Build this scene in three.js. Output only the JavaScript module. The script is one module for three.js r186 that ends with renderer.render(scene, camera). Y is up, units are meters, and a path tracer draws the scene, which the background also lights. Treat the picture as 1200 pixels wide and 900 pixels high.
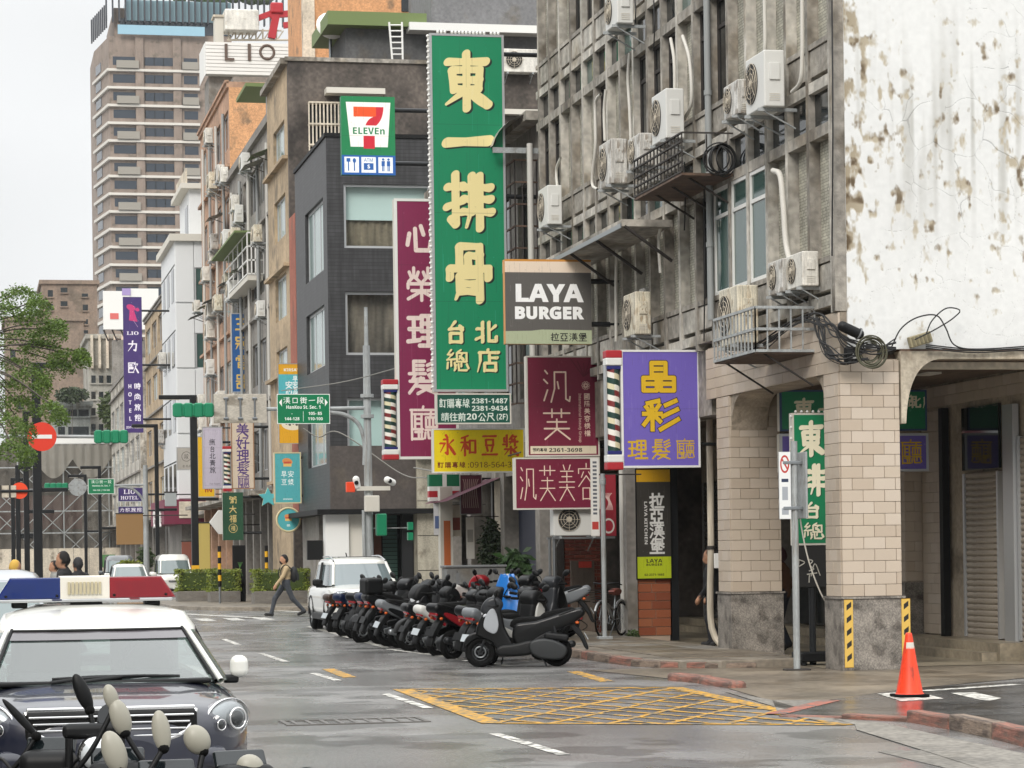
import * as THREE from 'three';
import { mergeGeometries, toCreasedNormals } from 'three/addons/utils/BufferGeometryUtils.js';
import { RoundedBoxGeometry } from 'three/addons/geometries/RoundedBoxGeometry.js';
import { MarchingCubes } from 'three/addons/objects/MarchingCubes.js';

// ------------------------------------------------------------ camera, sky, sun, exposure
const scene = new THREE.Scene();
const FOC = 3000, PPX = 600, PPY = 647, ROLL = 0.014, EYE = 1.75, YAW = Math.atan(630 / FOC);
const camera = new THREE.PerspectiveCamera(2 * Math.atan(450 / FOC) * 180 / Math.PI, 1200 / 900, 0.5, 3000);
camera.position.set(0, EYE, 0);
camera.rotation.order = 'YXZ';
camera.rotation.set(0, -YAW, -ROLL);
camera.setViewOffset(1200, 900, 0, -197, 1200, 900);          // lens shifted up, verticals stay parallel

const R2 = (() => { let s = 12345; return () => { s = (s + 0x6d2b79f5) | 0; let t = Math.imul(s ^ (s >>> 15), 1 | s); t = (t + Math.imul(t ^ (t >>> 7), 61 | t)) ^ t; return ((t ^ (t >>> 14)) >>> 0) / 4294967296; }; })();
const rnd = (a = 0, b = 1) => a + (b - a) * R2();
// periodic value noise
const hsh = (x, y, s) => { let h = Math.imul(x, 374761393) + Math.imul(y, 668265263) + Math.imul(s, 1442695041); h = Math.imul(h ^ (h >>> 13), 1274126177); return ((h ^ (h >>> 16)) >>> 0) / 4294967296; };
function vn(x, y, p, s = 1, q = p) {
  const xi = Math.floor(x), yi = Math.floor(y); let fx = x - xi, fy = y - yi; fx = fx * fx * (3 - 2 * fx); fy = fy * fy * (3 - 2 * fy);
  const m = (v, n) => ((v % n) + n) % n, x0 = m(xi, p), x1 = m(xi + 1, p), y0 = m(yi, q), y1 = m(yi + 1, q);
  const a = hsh(x0, y0, s), b = hsh(x1, y0, s), c = hsh(x0, y1, s), d = hsh(x1, y1, s);
  return a + (b - a) * fx + (c - a) * fy + (a - b - c + d) * fx * fy;
}
function fbm(u, v, p, oct = 4, s = 1, q = p) { let t = 0, a = 0.5, n = 0; for (let i = 0; i < oct; i++) { t += a * vn(u * p, v * q, p, s + i, q); n += a; a *= 0.5; p *= 2; q *= 2; } return t / n; }

{ // overcast sky: grey cloud sheet, zenith brighter than the horizon as an overcast sky is
  const W = 512, Hh = 256, d = new Float32Array(W * Hh * 4);
  for (let j = 0; j < Hh; j++) for (let i = 0; i < W; i++) {
    const el = ((j + 0.5) / Hh - 0.5) * Math.PI, se = Math.max(0, Math.sin(el));
    const n = fbm(i / W, j / Hh, 8, 5, 7, 8) - 0.5, n2 = fbm(i / W, j / Hh, 26, 4, 17, 30) - 0.5;
    const base = 0.55 * (1 + 2.6 * se ** 1.2) * (1 + 0.4 * n + 0.42 * n2), o = (j * W + i) * 4;
    d[o] = base * 0.985; d[o + 1] = base; d[o + 2] = base * 1.01; d[o + 3] = 1;
  }
  const t = new THREE.DataTexture(d, W, Hh, THREE.RGBAFormat, THREE.FloatType);
  t.mapping = THREE.EquirectangularReflectionMapping; t.magFilter = THREE.LinearFilter; t.needsUpdate = true;
  scene.background = t; scene.environment = t;
}
const sun = new THREE.DirectionalLight(0xfff8f0, 1.5);
sun.position.set(-30, 60, 34); sun.target.position.set(8, 0, -40); sun.castShadow = true; sun.shadow.radius = 40;
sun.shadow.mapSize.set(2048, 2048); Object.assign(sun.shadow.camera, { left: -90, right: 90, top: 90, bottom: -90, near: 1, far: 260 });
scene.add(sun, sun.target);
scene.fog = new THREE.FogExp2(0xe4e9ec, 0.00012);
const renderer = new THREE.WebGLRenderer({ antialias: true });
renderer.toneMapping = THREE.LinearToneMapping; renderer.toneMappingExposure = 1.36;
renderer.shadowMap.enabled = true; renderer.outputColorSpace = THREE.SRGBColorSpace;

// ------------------------------------------------------------ photo pixel -> point on a known surface (x right, y up, z = -s along the street)
const V = (x, y, z) => new THREE.Vector3(x, y, z);
function ray(x, y) {
  const u = x - PPX, w = PPY - y, c = Math.cos(ROLL), s = Math.sin(ROLL), a = u * c + w * s, b = -u * s + w * c;
  return [FOC * Math.sin(YAW) + a * Math.cos(YAW), b, FOC * Math.cos(YAW) - a * Math.sin(YAW)];
}
const onG = (x, y, h = 0) => { const r = ray(x, y), t = (h - EYE) / r[1]; return V(r[0] * t, h, -r[2] * t); };
const onX = (x, y, X) => { const r = ray(x, y), t = X / r[0]; return V(X, EYE + r[1] * t, -r[2] * t); };
const onS = (x, y, S) => { const r = ray(x, y), t = S / r[2]; return V(r[0] * t, EYE + r[1] * t, -S); };
const onD = (x, y, D) => { const r = ray(x, y), t = D / FOC; return V(r[0] * t, EYE + r[1] * t, -r[2] * t); };
// a rectangle of the photo on the plane at street distance S -> [x0, x1, y0, y1]
function rectS(x0, y0, x1, y1, S) { const my = (y0 + y1) / 2, mx = (x0 + x1) / 2; return [onS(x0, my, S).x, onS(x1, my, S).x, onS(mx, y1, S).y, onS(mx, y0, S).y]; }

// ------------------------------------------------------------ naming
const used = new Map();
function numbered(n) { const k = used.get(n) ?? 0; used.set(n, k + 1); return k ? n + '_' + String(k).padStart(3, '0') : n; }
function tag(o, label, category, group, kind) { if (label) o.userData.label = label; if (category) o.userData.category = category; if (group) o.userData.group = group; if (kind) o.userData.kind = kind; return o; }
function thing(name, label, category, pos = [0, 0, 0], ry = 0, group) {
  const g = new THREE.Group(); g.name = numbered(name); if (pos.isVector3) g.position.copy(pos); else g.position.set(...pos); g.rotation.y = ry; scene.add(g); return tag(g, label, category, group);
}
function sub(parent, name) { const g = new THREE.Group(); g.name = name; parent.add(g); return g; }
const flat = (g) => { const h = g.index ? g.toNonIndexed() : g; for (const k of Object.keys(h.attributes)) if (!['position', 'normal', 'uv'].includes(k)) h.deleteAttribute(k); if (!h.attributes.uv) h.setAttribute('uv', new THREE.BufferAttribute(new Float32Array(h.attributes.position.count * 2), 2)); return h; };
const merge = (gs) => { gs = gs.flat(9); return gs.length === 1 ? gs[0] : mergeGeometries(gs.map(flat)); };
function mesh(parent, name, geo, mat, pos, rot) {
  const m = new THREE.Mesh(Array.isArray(geo) ? merge(geo) : geo, mat); m.name = parent === scene ? numbered(name) : name; m.castShadow = m.receiveShadow = true;
  if (pos) { if (pos.isVector3) m.position.copy(pos); else m.position.set(...pos); } if (rot) m.rotation.set(...rot); parent.add(m); return m;
}
function dup(src, pos, ry, label, group) { const c = src.clone(); c.userData = { ...src.userData }; c.name = numbered(src.name.replace(/_\d{3}$/, '')); scene.add(c); if (pos.isVector3) c.position.copy(pos); else c.position.set(...pos); if (ry !== undefined) c.rotation.y = ry; if (label) c.userData.label = label; if (group) c.userData.group = group; return c; }
const structure = (name, geo, m, label) => tag(mesh(scene, name, geo, m), label, undefined, undefined, 'structure');

// ------------------------------------------------------------ geometry
// box with uv in metres
function bx(x0, x1, y0, y1, z0, z1) {
  const P = [], N = [], U = [], I = [], q = (a, b, c, d, n, u) => { const k = P.length / 3; for (const [i, p] of [a, b, c, d].entries()) { P.push(...p); N.push(...n); U.push(...u(p)); } I.push(k, k + 1, k + 2, k, k + 2, k + 3); };
  const xy = (p) => [p[0], p[1]], zy = (p) => [p[2], p[1]], xz = (p) => [p[0], p[2]];
  q([x0, y0, z1], [x1, y0, z1], [x1, y1, z1], [x0, y1, z1], [0, 0, 1], xy); q([x1, y0, z0], [x0, y0, z0], [x0, y1, z0], [x1, y1, z0], [0, 0, -1], xy);
  q([x1, y0, z1], [x1, y0, z0], [x1, y1, z0], [x1, y1, z1], [1, 0, 0], zy); q([x0, y0, z0], [x0, y0, z1], [x0, y1, z1], [x0, y1, z0], [-1, 0, 0], zy);
  q([x0, y1, z1], [x1, y1, z1], [x1, y1, z0], [x0, y1, z0], [0, 1, 0], xz); q([x0, y0, z0], [x1, y0, z0], [x1, y0, z1], [x0, y0, z1], [0, -1, 0], xz);
  const g = new THREE.BufferGeometry(); g.setAttribute('position', new THREE.Float32BufferAttribute(P, 3)); g.setAttribute('normal', new THREE.Float32BufferAttribute(N, 3)); g.setAttribute('uv', new THREE.Float32BufferAttribute(U, 2)); g.setIndex(I); return g;
}
const bc = (w, h, d, x = 0, y = 0, z = 0) => bx(x - w / 2, x + w / 2, y - h / 2, y + h / 2, z - d / 2, z + d / 2);
const rb = (w, h, d, r = 0.02, x = 0, y = 0, z = 0, seg = 2) => new RoundedBoxGeometry(w, h, d, seg, Math.min(r, w / 2.01, h / 2.01, d / 2.01)).translate(x, y, z);
const cyl = (r0, r1, h, n = 12, x = 0, y = 0, z = 0) => new THREE.CylinderGeometry(r1, r0, h, n).translate(x, y + h / 2, z);
function bar(a, b, r, n = 6, r2 = r) { // cylinder from a to b
  const d = b.clone().sub(a), g = new THREE.CylinderGeometry(r2, r, d.length(), n); g.applyQuaternion(new THREE.Quaternion().setFromUnitVectors(V(0, 1, 0), d.clone().normalize())); return g.translate((a.x + b.x) / 2, (a.y + b.y) / 2, (a.z + b.z) / 2);
}
const tube = (pts, r, n = 6, seg = 8) => new THREE.TubeGeometry(new THREE.CatmullRomCurve3(pts), Math.max(6, pts.length * seg), r, n);
function poly(pts) { const s = new THREE.Shape(); pts.forEach((p, i) => i ? s.lineTo(p[0], p[1]) : s.moveTo(p[0], p[1])); s.closePath(); return s; }
const ext = (pts, d, bev = 0, seg = 2) => new THREE.ExtrudeGeometry(pts.getPoints ? pts : poly(pts), { depth: d, bevelEnabled: bev > 0, bevelSize: bev, bevelThickness: bev, bevelSegments: seg, curveSegments: 10 });
// smooth closed profile through points
function blob(pts, d, bev, tension = 0.5) { const c = new THREE.CatmullRomCurve3(pts.map((p) => V(p[0], p[1], 0)), true, 'catmullrom', tension).getPoints(pts.length * 5); c.pop(); return toCreasedNormals(ext(c.map((p) => [p.x, p.y]), d, bev, 3), 0.7); }
function ringLoft(rings, capA, capB) { // rings: arrays of Vector3, same count, closed
  const n = rings[0].length, P = [], U = [], I = [];
  rings.forEach((r, j) => { for (let i = 0; i <= n; i++) { const p = r[i % n]; P.push(p.x, p.y, p.z); U.push(i / n, j / (rings.length - 1)); } });
  for (let j = 0; j < rings.length - 1; j++) for (let i = 0; i < n; i++) { const a = j * (n + 1) + i, b = a + 1, c = a + n + 1, e = c + 1; I.push(a, b, e, a, e, c); }
  const cap = (r, flip) => { const k = P.length / 3, m = r.reduce((s, p) => s.add(p), V(0, 0, 0)).divideScalar(n); P.push(m.x, m.y, m.z); U.push(0.5, 0.5); r.forEach((p) => { P.push(p.x, p.y, p.z); U.push(0, 0); }); for (let i = 0; i < n; i++) { const a = k + 1 + i, b = k + 1 + (i + 1) % n; flip ? I.push(k, b, a) : I.push(k, a, b); } };
  if (capA) cap(rings[0], true); if (capB) cap(rings[rings.length - 1], false);
  const g = new THREE.BufferGeometry(); g.setAttribute('position', new THREE.Float32BufferAttribute(P, 3)); g.setAttribute('uv', new THREE.Float32BufferAttribute(U, 2)); g.setIndex(I); g.computeVertexNormals(); return g;
}
function gridGeo(nu, nv, f) { // f(u,v) -> Vector3, uv 0..1
  const P = [], U = [], I = []; for (let j = 0; j <= nv; j++) for (let i = 0; i <= nu; i++) { const p = f(i / nu, j / nv); P.push(p.x, p.y, p.z); U.push(i / nu, j / nv); }
  for (let j = 0; j < nv; j++) for (let i = 0; i < nu; i++) { const a = j * (nu + 1) + i; I.push(a, a + 1, a + nu + 2, a, a + nu + 2, a + nu + 1); }
  const g = new THREE.BufferGeometry(); g.setAttribute('position', new THREE.Float32BufferAttribute(P, 3)); g.setAttribute('uv', new THREE.Float32BufferAttribute(U, 2)); g.setIndex(I); g.computeVertexNormals(); return g;
}
// flat sheet on the ground from a polygon of [x, z] at height y, uv in metres
function sheet(pts, y) {
  const tri = THREE.ShapeUtils.triangulateShape(pts.map((p) => new THREE.Vector2(p[0], p[1])), []), P = [], U = [], N = [];
  for (const t of tri) { const [a, b, c] = t.map((i) => pts[i]); const up = (b[0] - a[0]) * (c[1] - a[1]) - (b[1] - a[1]) * (c[0] - a[0]) < 0; for (const p of up ? [a, b, c] : [a, c, b]) { P.push(p[0], y, p[1]); U.push(p[0], p[1]); N.push(0, 1, 0); } }
  const g = new THREE.BufferGeometry(); g.setAttribute('position', new THREE.Float32BufferAttribute(P, 3)); g.setAttribute('normal', new THREE.Float32BufferAttribute(N, 3)); g.setAttribute('uv', new THREE.Float32BufferAttribute(U, 2)); return g;
}
function slab(pts, y0, y1) { // polygon [x,z] raised from y0 to y1, slightly rounded edge
  const s = poly(pts.map((p) => [p[0], -p[1]])), g = new THREE.ExtrudeGeometry(s, { depth: y1 - y0 - 0.015, bevelEnabled: true, bevelSize: 0.015, bevelThickness: 0.015, bevelSegments: 2, bevelOffset: -0.015 }); g.rotateX(-Math.PI / 2); return g.translate(0, y0, 0);
}
const stripe = (a, b, w, y) => { const d = b.clone().sub(a).normalize(), nx = -d.z * w / 2, nz = d.x * w / 2; return sheet([[a.x + nx, a.z + nz], [b.x + nx, b.z + nz], [b.x - nx, b.z - nz], [a.x - nx, a.z - nz]], y); };

// ------------------------------------------------------------ textures and materials
function tex(w, h, f, srgb = true) {
  const d = new Uint8Array(w * h * 4); for (let j = 0; j < h; j++) for (let i = 0; i < w; i++) { const c = f(i / w, j / h), o = (j * w + i) * 4; d[o] = Math.max(0, Math.min(255, c[0])); d[o + 1] = Math.max(0, Math.min(255, c[1])); d[o + 2] = Math.max(0, Math.min(255, c[2])); d[o + 3] = 255; }
  const t = new THREE.DataTexture(d, w, h); t.wrapS = t.wrapT = THREE.RepeatWrapping; t.magFilter = THREE.LinearFilter; if (srgb) t.colorSpace = THREE.SRGBColorSpace; t.needsUpdate = true; return t;
}
const rep = (t, m) => { const c = t.clone(); c.repeat.set(1 / m, 1 / m); c.needsUpdate = true; return c; };
const M = (color, roughness = 0.8, metalness = 0, o = {}) => new THREE.MeshStandardMaterial({ color: Array.isArray(color) ? new THREE.Color().setRGB(...color) : color, roughness, metalness, ...o });
const MP = (color, roughness = 0.5, metalness = 0, o = {}) => new THREE.MeshPhysicalMaterial({ color: Array.isArray(color) ? new THREE.Color().setRGB(...color) : color, roughness, metalness, ...o });
// grimy tone variation around a base sRGB colour: broad patches, fine grain, a few rain streaks (texture covers m metres)
function grime(r, g, b, { amp = 0.22, grain = 0.1, streak = 0.08, seed = 1, size = 320, stain = [90, 82, 70], stainAt = 0.62 } = {}) {
  return tex(size, size, (u, v) => {
    const a = fbm(u, v, 4, 5, seed) - 0.5, n = fbm(u, v, 64, 2, seed + 30) - 0.5, s = fbm(u, v, 22, 3, seed + 50, 3) - 0.5, k = 1 + a * amp * 2 + n * grain * 2 + s * streak * 2, st = Math.max(0, Math.min(1, (fbm(u, v, 6, 5, seed + 70) - stainAt) * 6));
    return [r, g, b].map((c, i) => (c * (1 - st * 0.55) + stain[i] * st * 0.55) * k);
  });
}
const bumpNoise = tex(256, 256, (u, v) => { const k = 255 * (0.6 * fbm(u, v, 8, 4, 91) + 0.4 * fbm(u, v, 64, 2, 92)); return [k, k, k]; }, false);
const G = (r, g, b, o = {}, m = 4, rough = 0.85, bump = 0.006) => M(0xffffff, rough, 0, { map: rep(grime(r, g, b, o), m), bumpMap: rep(bumpNoise, 1.2), bumpScale: bump });

const mt = {
  concrete: G(147, 142, 133, { amp: 0.34, streak: 0.3, grain: 0.16, seed: 3, stain: [88, 79, 66], stainAt: 0.52 }, 5, 0.9, 0.012),
  concreteL: G(170, 166, 157, { amp: 0.26, streak: 0.24, grain: 0.14, seed: 4, stain: [96, 86, 70], stainAt: 0.56 }, 5, 0.9, 0.01),
  greyC: G(128, 124, 118, { amp: 0.18, seed: 5 }, 5),
  tan: G(170, 150, 122, { amp: 0.22, streak: 0.06, seed: 6 }, 6),
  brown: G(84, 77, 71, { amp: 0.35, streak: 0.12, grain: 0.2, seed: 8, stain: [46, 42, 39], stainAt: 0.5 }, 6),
  pinkTan: G(172, 138, 114, { amp: 0.2, streak: 0.06, seed: 9 }, 6),
  cream: G(196, 186, 168, { amp: 0.1, seed: 10 }, 4),
  white: M(0xdcdcd8, 0.6), offWhite: M(0xc9c5ba, 0.65), dirtyWhite: G(206, 203, 194, { amp: 0.1, streak: 0.12, grain: 0.06, seed: 12, stain: [140, 128, 108], stainAt: 0.62 }, 1.6, 0.5, 0),
  black: MP(0x0d0d0d, 0.6, 0, { specularIntensity: 0.5 }), rubber: MP(0x0b0b0b, 0.9, 0, { specularIntensity: 0.4 }), darkMetal: M(0x26282a, 0.45, 0.5), ironRust: G(84, 66, 54, { amp: 0.4, seed: 14 }, 1, 0.8, 0.002), iron: M(0x3a3633, 0.7, 0.3),
  galv: G(150, 154, 154, { amp: 0.16, grain: 0.12, streak: 0.05, seed: 15, stain: [110, 104, 96] }, 0.8, 0.45, 0), steel: M(0x8e9294, 0.35, 0.8), chrome: M(0xe8e8e8, 0.12, 1), alu: M(0xb8babb, 0.4, 0.6),
  plasticGrey: M(0x6a6c6d, 0.55), plasticBlack: MP(0x101112, 0.5, 0, { specularIntensity: 0.55 }), pvc: M(0xb9b7b0, 0.5), pvcGrey: M(0x8d908f, 0.5),
  glassDark: MP(0x1a2022, 0.06, 0, { specularIntensity: 1, ior: 1.55 }), glassGreen: MP(0x3f5752, 0.08, 0, { ior: 1.55 }), glassPale: MP(0x8fa19e, 0.12, 0, { ior: 1.55 }), glassBlue: MP(0x2c3540, 0.08, 0, { ior: 1.6 }),
  curtain: G(190, 190, 180, { amp: 0.08, streak: 0.4, seed: 21 }, 2), curtainDark: G(92, 88, 78, { amp: 0.1, streak: 0.5, seed: 22 }, 2),
  cable: M(0x151515, 0.6), cableGrey: M(0x77756e, 0.6), cableWhite: M(0xc9c6bd, 0.6), darkInside: M(0x1a1817, 0.95),
  red: M(0xa8202a, 0.5), yellow: M(0xd9a414, 0.6), green: M(0x0f6b48, 0.45), trafficGreen: M(0x107a54, 0.4), orange: M(0xe2451c, 0.5), blue: M(0x1c5f9e, 0.55),
};
const canvasTex = (w, h, draw) => { const c = document.createElement('canvas'); c.width = w; c.height = h; const x = c.getContext('2d'); draw(x, w, h); const t = new THREE.CanvasTexture(c); t.colorSpace = THREE.SRGBColorSpace; return t; };
// ------------------------------------------------------------ stroke font for the sign writing (points xxyy on a 0..99 square)
const GL = {};
(`東|12189016 20322466 203278307464 24487648 24647464 50035097 48660890 52669490
一|08529446
排|08263824 240424901480 06604048 580658604694 42265826 40465846 38685868 74067496 74269626 74469646 74689868
骨|30063040 300672067240 48224840 48227222 10441060 104490449060 305630802296 305672567298 32707070 32837083
台|46062236 22367832 66207840 26542692 265474547492 26907490
北|34063490 10343434 06783466 6206628694869468 90226246
總|260412223024 34181044 10444242 26442670 12561080 40564482 66045412 50165052 501690169052 50529052 72206040 60287844 46664088 566258889088 68606872 90629880
店|50025012 14149414 181418500694 56245656 56368836 36583690 365882588290 36888288
心|14400872 3226348876888066 50185842 80328860
榮|12161830 40163432 26042628 26281044 26284444 56166230 84167832 70047028 70285444 70288844 085094509462 08500862 20708070 50545098 48720894 52729494
理|08144014 10464046 06824278 24142480 50084852 480890089052 48308930 48528952 69086994 50729072 42949894
髮|22042240 22045604 22165216 22285228 08405840 28401858 18585254 90046416 92186630 94326844 10629062 44520896 267678763498 42789298 72507858
廳|50004808 10109410 14101496 20224822 24222464 44224488 24364436 24504450 18664866 24744674 35663594 20944894 54229622 74127230 583292329260 58325860 69326960 80328060 58609260 56689468 56765492 647466929092 76727682 92749688
晶|30043044 300470047044 30247024 30447044 06540696 065444544496 06744474 06964496 56545696 565494549496 56749474 56969496
彩|44041612 12241834 26202830 46183832 06465046 28342896 26480680 30484870 90046418 94325654 96645096
永|42025214 3022522252904082 084036400880 86265648 54429690
和|46061016 06364836 28142896 28380476 30424666 58285884 582892289284 58829282
豆|12088808 28242850 282472247250 28507250 32583876 68586078 06929492
漿|26042656 101610342634 04462646 62044422 561084104446 56206030 44349234 76267652 50565098 146840681294 84605876 54649496
汎|12102018 08342044 20620890 441444583294 44148214828694929680 54405858
芙|06189418 34063430 66066630 18448244 08649264 503650661096 54689496
美|30043816 70046216 14208620 22347834 06489448 50205048 08629262 505450641096 52649296
容|50005010 06140626 061494149426 34222236 64227834 50320660 50329460 30643094 306470647094 30927092
拉|08263824 240424901480 06604048 68046814 46229622 54346072 86347672 42909890
亞|08089208 08949294 360836361636166636663694 640864368436846664666494
漢|10082016 06322042 20620690 34129612 54045420 76047620 442886288644 44284444 44448644 65206560 36569656 34689868 64563896 66709896
堡|26041030 18221856 40064024 400686068624 40248624 30369436 63246358 60383456 66389456 20708070 50605094 04949694
訂|22042812 06184018 10303630 10423642 10561086 105636563686 10843684 48189618 741874925882
購|10101070 101036103670 10283628 10483648 10703670 16740894 30743892 46149414 56045630 84048430 46269426 42409840 505090509096 50505096 50669066 40789878 70407096
專|12149014 243076307650 24302450 24507650 24407640 50045060 20627862 08729472 706270965888 26783688
線|260412223024 34181044 10444242 26442670 12561080 40564482 70046412 541488148842 54145442 54288828 54428842 704870946088 486062604490 92547856 74669890
請|22042812 06184018 10303630 10423642 10561086 105636563686 10843684 48089608 52229222 72027236 44369836 54485298 544890489098 54629062 54769076
往|30041028 32280856 22482296 64046812 42249624 46549254 40909890 69246990
前|30043814 70046216 06209420 16341696 163444344496 16504450 16664466 64346478 862886947488
公|38080648 60089448 46482290 22907886 66667896
尺|220822500892 22087808 78087838 22387838 48389692
國|08060896 080692069296 08949294 22268026 24402460 244044404460 24604460 20744870 561462668078 78385878 70147820
際|10061096 1006320620303448 34481858 54044020 500868084840 54185826 74049010 70088430 50448844 38609660 67606796 52704290 82709290
機|04263826 20042096 20300262 22363660 52044418 44185818 58184434 44346032 84047618 76189018 90187634 76349232 40489648 680668609494 50484292 86583896
構|04263826 20042096 20300262 22363660 46149414 56045630 84048430 46269426 42409840 505090509096 50505096 50669066 40789878 70407096
力|1230843076926084 480444440694
歐|08080892 08085408 08925492 202238223834 20222034 20343834 184630463060 18461860 18603060 364648464860 36463660 36604860 68045630 661892188634 743470564696 74529896
時|08160876 081636163676 08463646 08763676 48189218 70047034 42349834 44549854 804480947088 54646078
尚|50045026 26103622 74106422 10281096 102890289096 34503476 345068506876 34766876
旅|22042814 06204420 222022480694 2038403836922886 62045024 58169416 86304644 64386496 84466866 70569896
館|26040430 28044428 18283228 14361494 143638363862 14483848 14623862 14943884 70007008 50125024 501296129624 58305896 583090309052 58529052 586692669294 58949294
王|12148814 18488248 06869486 50145086
冠|06100626 061094109426 14344434 06525052 24520490 365236885288 54429642 803080947086 60546872
電|20068006 06200634 062094209434 50065044 22263628 22363638 64267826 64367836 20522086 205278527886 20687868 20867886 50445096 50969296
器|100640064032 10061032 10324032 600690069032 60066032 60329032 04489648 503448500866 52489466 72367840 106840684096 10681096 10964096 606890689096 60686096 60969096
好|240412563690 402832600494 02324832 541290127032 723272925884 48509850
粥|060428042820 06202820 062006363036 303626901884 36386438 50105090 48423878 52426278 40164630 62165630 700496049620 72209620 722072369836 983696908684
大|08369236 500448440692 52409694
福|20042814 062440240666 24442496 30484058 48089608 542090209038 54205438 54389038 525092509294 52505294 52729272 72507294 52949294
瘋|50005010 18129612 181218500494 04261034 04521440 322832762096 322884288690 86909894 70364438 444074407458 44404458 44587458 58345880 40827680
青|14088608 20227822 50025036 06369436 24482298 244878487898 24627862 24767876
早|24062448 240676067648 24267626 24487648 06689468 50485098
安|50005012 08160830 081692169230 443028628494 704660720896 06509450
口|18181886 181882188286 18828282
街|24040824 26260650 18441896 34186418 50085034 32346634 36546454 50445078 30806878 72149414 68369836 843684947688
段|36041410 14081496 14283828 14483848 04764868 600860285042 600884088432 84329634 525488545096 58609698
約|260412223024 34181044 10444242 26442670 12561080 40564482 62045030 601892188892 88927686 64407056
預|08084008 40082026 04324832 48324044 26322690 26901886 50089608 72087020 562090209072 56205672 56389038 56549054 56729072 62764896 82769896`).split('\n').forEach((l) => { const [k, v] = l.split('|'); GL[k] = v.trim().split(' ').map((s) => { const p = []; for (let i = 0; i + 3 < s.length; i += 4) p.push([+s.slice(i, i + 2), +s.slice(i + 2, i + 4)]); return p; }); });

// draw one character in a box; lw = stroke width as a share of the box
function glyph(x, ch, X, Y, W, H2, lw, style = 'round') {
  const st = GL[ch], a = W / 100, b = H2 / 100, w = lw * Math.min(W, H2) * (st?.length > 18 ? 0.58 : st?.length > 12 ? 0.78 : 1);
  if (!st) { x.font = `bold ${H2}px sans-serif`; x.textAlign = 'center'; x.textBaseline = 'middle'; x.fillText(ch, X + W / 2, Y + H2 / 2); return; }
  for (const s of st) {
    if (style !== 'brush') { x.lineWidth = w; x.lineCap = style === 'square' ? 'square' : 'round'; x.lineJoin = style === 'square' ? 'miter' : 'round'; x.beginPath(); s.forEach((p, i) => i ? x.lineTo(X + p[0] * a, Y + p[1] * b) : x.moveTo(X + p[0] * a, Y + p[1] * b)); x.stroke(); continue; }
    const P = s.map((p) => [X + p[0] * a, Y + p[1] * b]); let L = 0; const seg = []; for (let i = 1; i < P.length; i++) { const l = Math.hypot(P[i][0] - P[i - 1][0], P[i][1] - P[i - 1][1]); seg.push(l); L += l; }
    let acc = 0; for (let i = 1; i < P.length; i++) {
      const [x0, y0] = P[i - 1], [x1, y1] = P[i], dx = x1 - x0, dy = y1 - y0, hz = Math.abs(dx) > Math.abs(dy) * 2, fallL = dx < 0 && dy > 0 && !hz && Math.abs(dx) > 0.25 * Math.abs(dy), fallR = dx > 0 && dy > 0 && !hz && Math.abs(dx) > 0.4 * Math.abs(dy), n = Math.max(8, Math.ceil(seg[i - 1] / (w * 0.1)));
      for (let k = 0; k <= n; k++) { const t = k / n, g = (acc + seg[i - 1] * t) / L; let m = hz ? 0.92 + 0.26 * Math.abs(g - 0.42) * 2 : 1.02 + 0.16 * Math.abs(g - 0.5); if (fallL && L > 0.25 * H2) m = 1.2 - 0.75 * g; if (fallR && L > 0.2 * H2) m = 0.75 + 0.62 * Math.sin(Math.min(1, g * 1.1) * 2.2); x.save(); x.translate(x0 + dx * t, y0 + dy * t); x.rotate(-0.65); x.beginPath(); x.ellipse(0, 0, w * 0.56 * m, w * 0.4 * m, 0, 0, 7); x.fill(); x.restore(); }
      acc += seg[i - 1];
    }
  }
}
function column(x, text, cx, y0, size, pitch, lw, style, wide = 1) { [...text].forEach((c, i) => glyph(x, c, cx - size * wide / 2, y0 + i * pitch, size * wide, size, lw, style)); }
function line(x, text, x0, y0, size, pitch, lw, style, tall = 1) { [...text].forEach((c, i) => glyph(x, c, x0 + i * pitch, y0, size, size * tall, lw, style)); }
const ink = (x, c) => { x.fillStyle = c; x.strokeStyle = c; };
const latin = (x, t, cx, cy, px, font = 'bold sans-serif', w) => { const [wt, ...f] = font.split(' '); x.font = `${wt} ${px}px ${f.join(' ')}`; x.textAlign = 'center'; x.textBaseline = 'middle'; x.save(); x.translate(cx, cy); if (w) { const m = x.measureText(t).width; x.scale(w / m, 1); } x.fillText(t, 0, 0); x.restore(); };
// uneven wear on a painted panel: specks and run marks
function wear(x, w, h, n, c, seed = 5) { for (let i = 0; i < n; i++) { const a = hsh(i, 1, seed), b = hsh(i, 2, seed), d = hsh(i, 3, seed); x.globalAlpha = 0.04 + 0.14 * hsh(i, 4, seed); x.fillStyle = c; if (d < 0.55) x.fillRect(a * w, b * h, 1 + hsh(i, 5, seed) * 3, 4 + hsh(i, 6, seed) * h * 0.12); else { x.beginPath(); x.ellipse(a * w, b * h, 1 + hsh(i, 7, seed) * 5, 1 + hsh(i, 8, seed) * 4, 0, 0, 7); x.fill(); } } x.globalAlpha = 1; }

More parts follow.
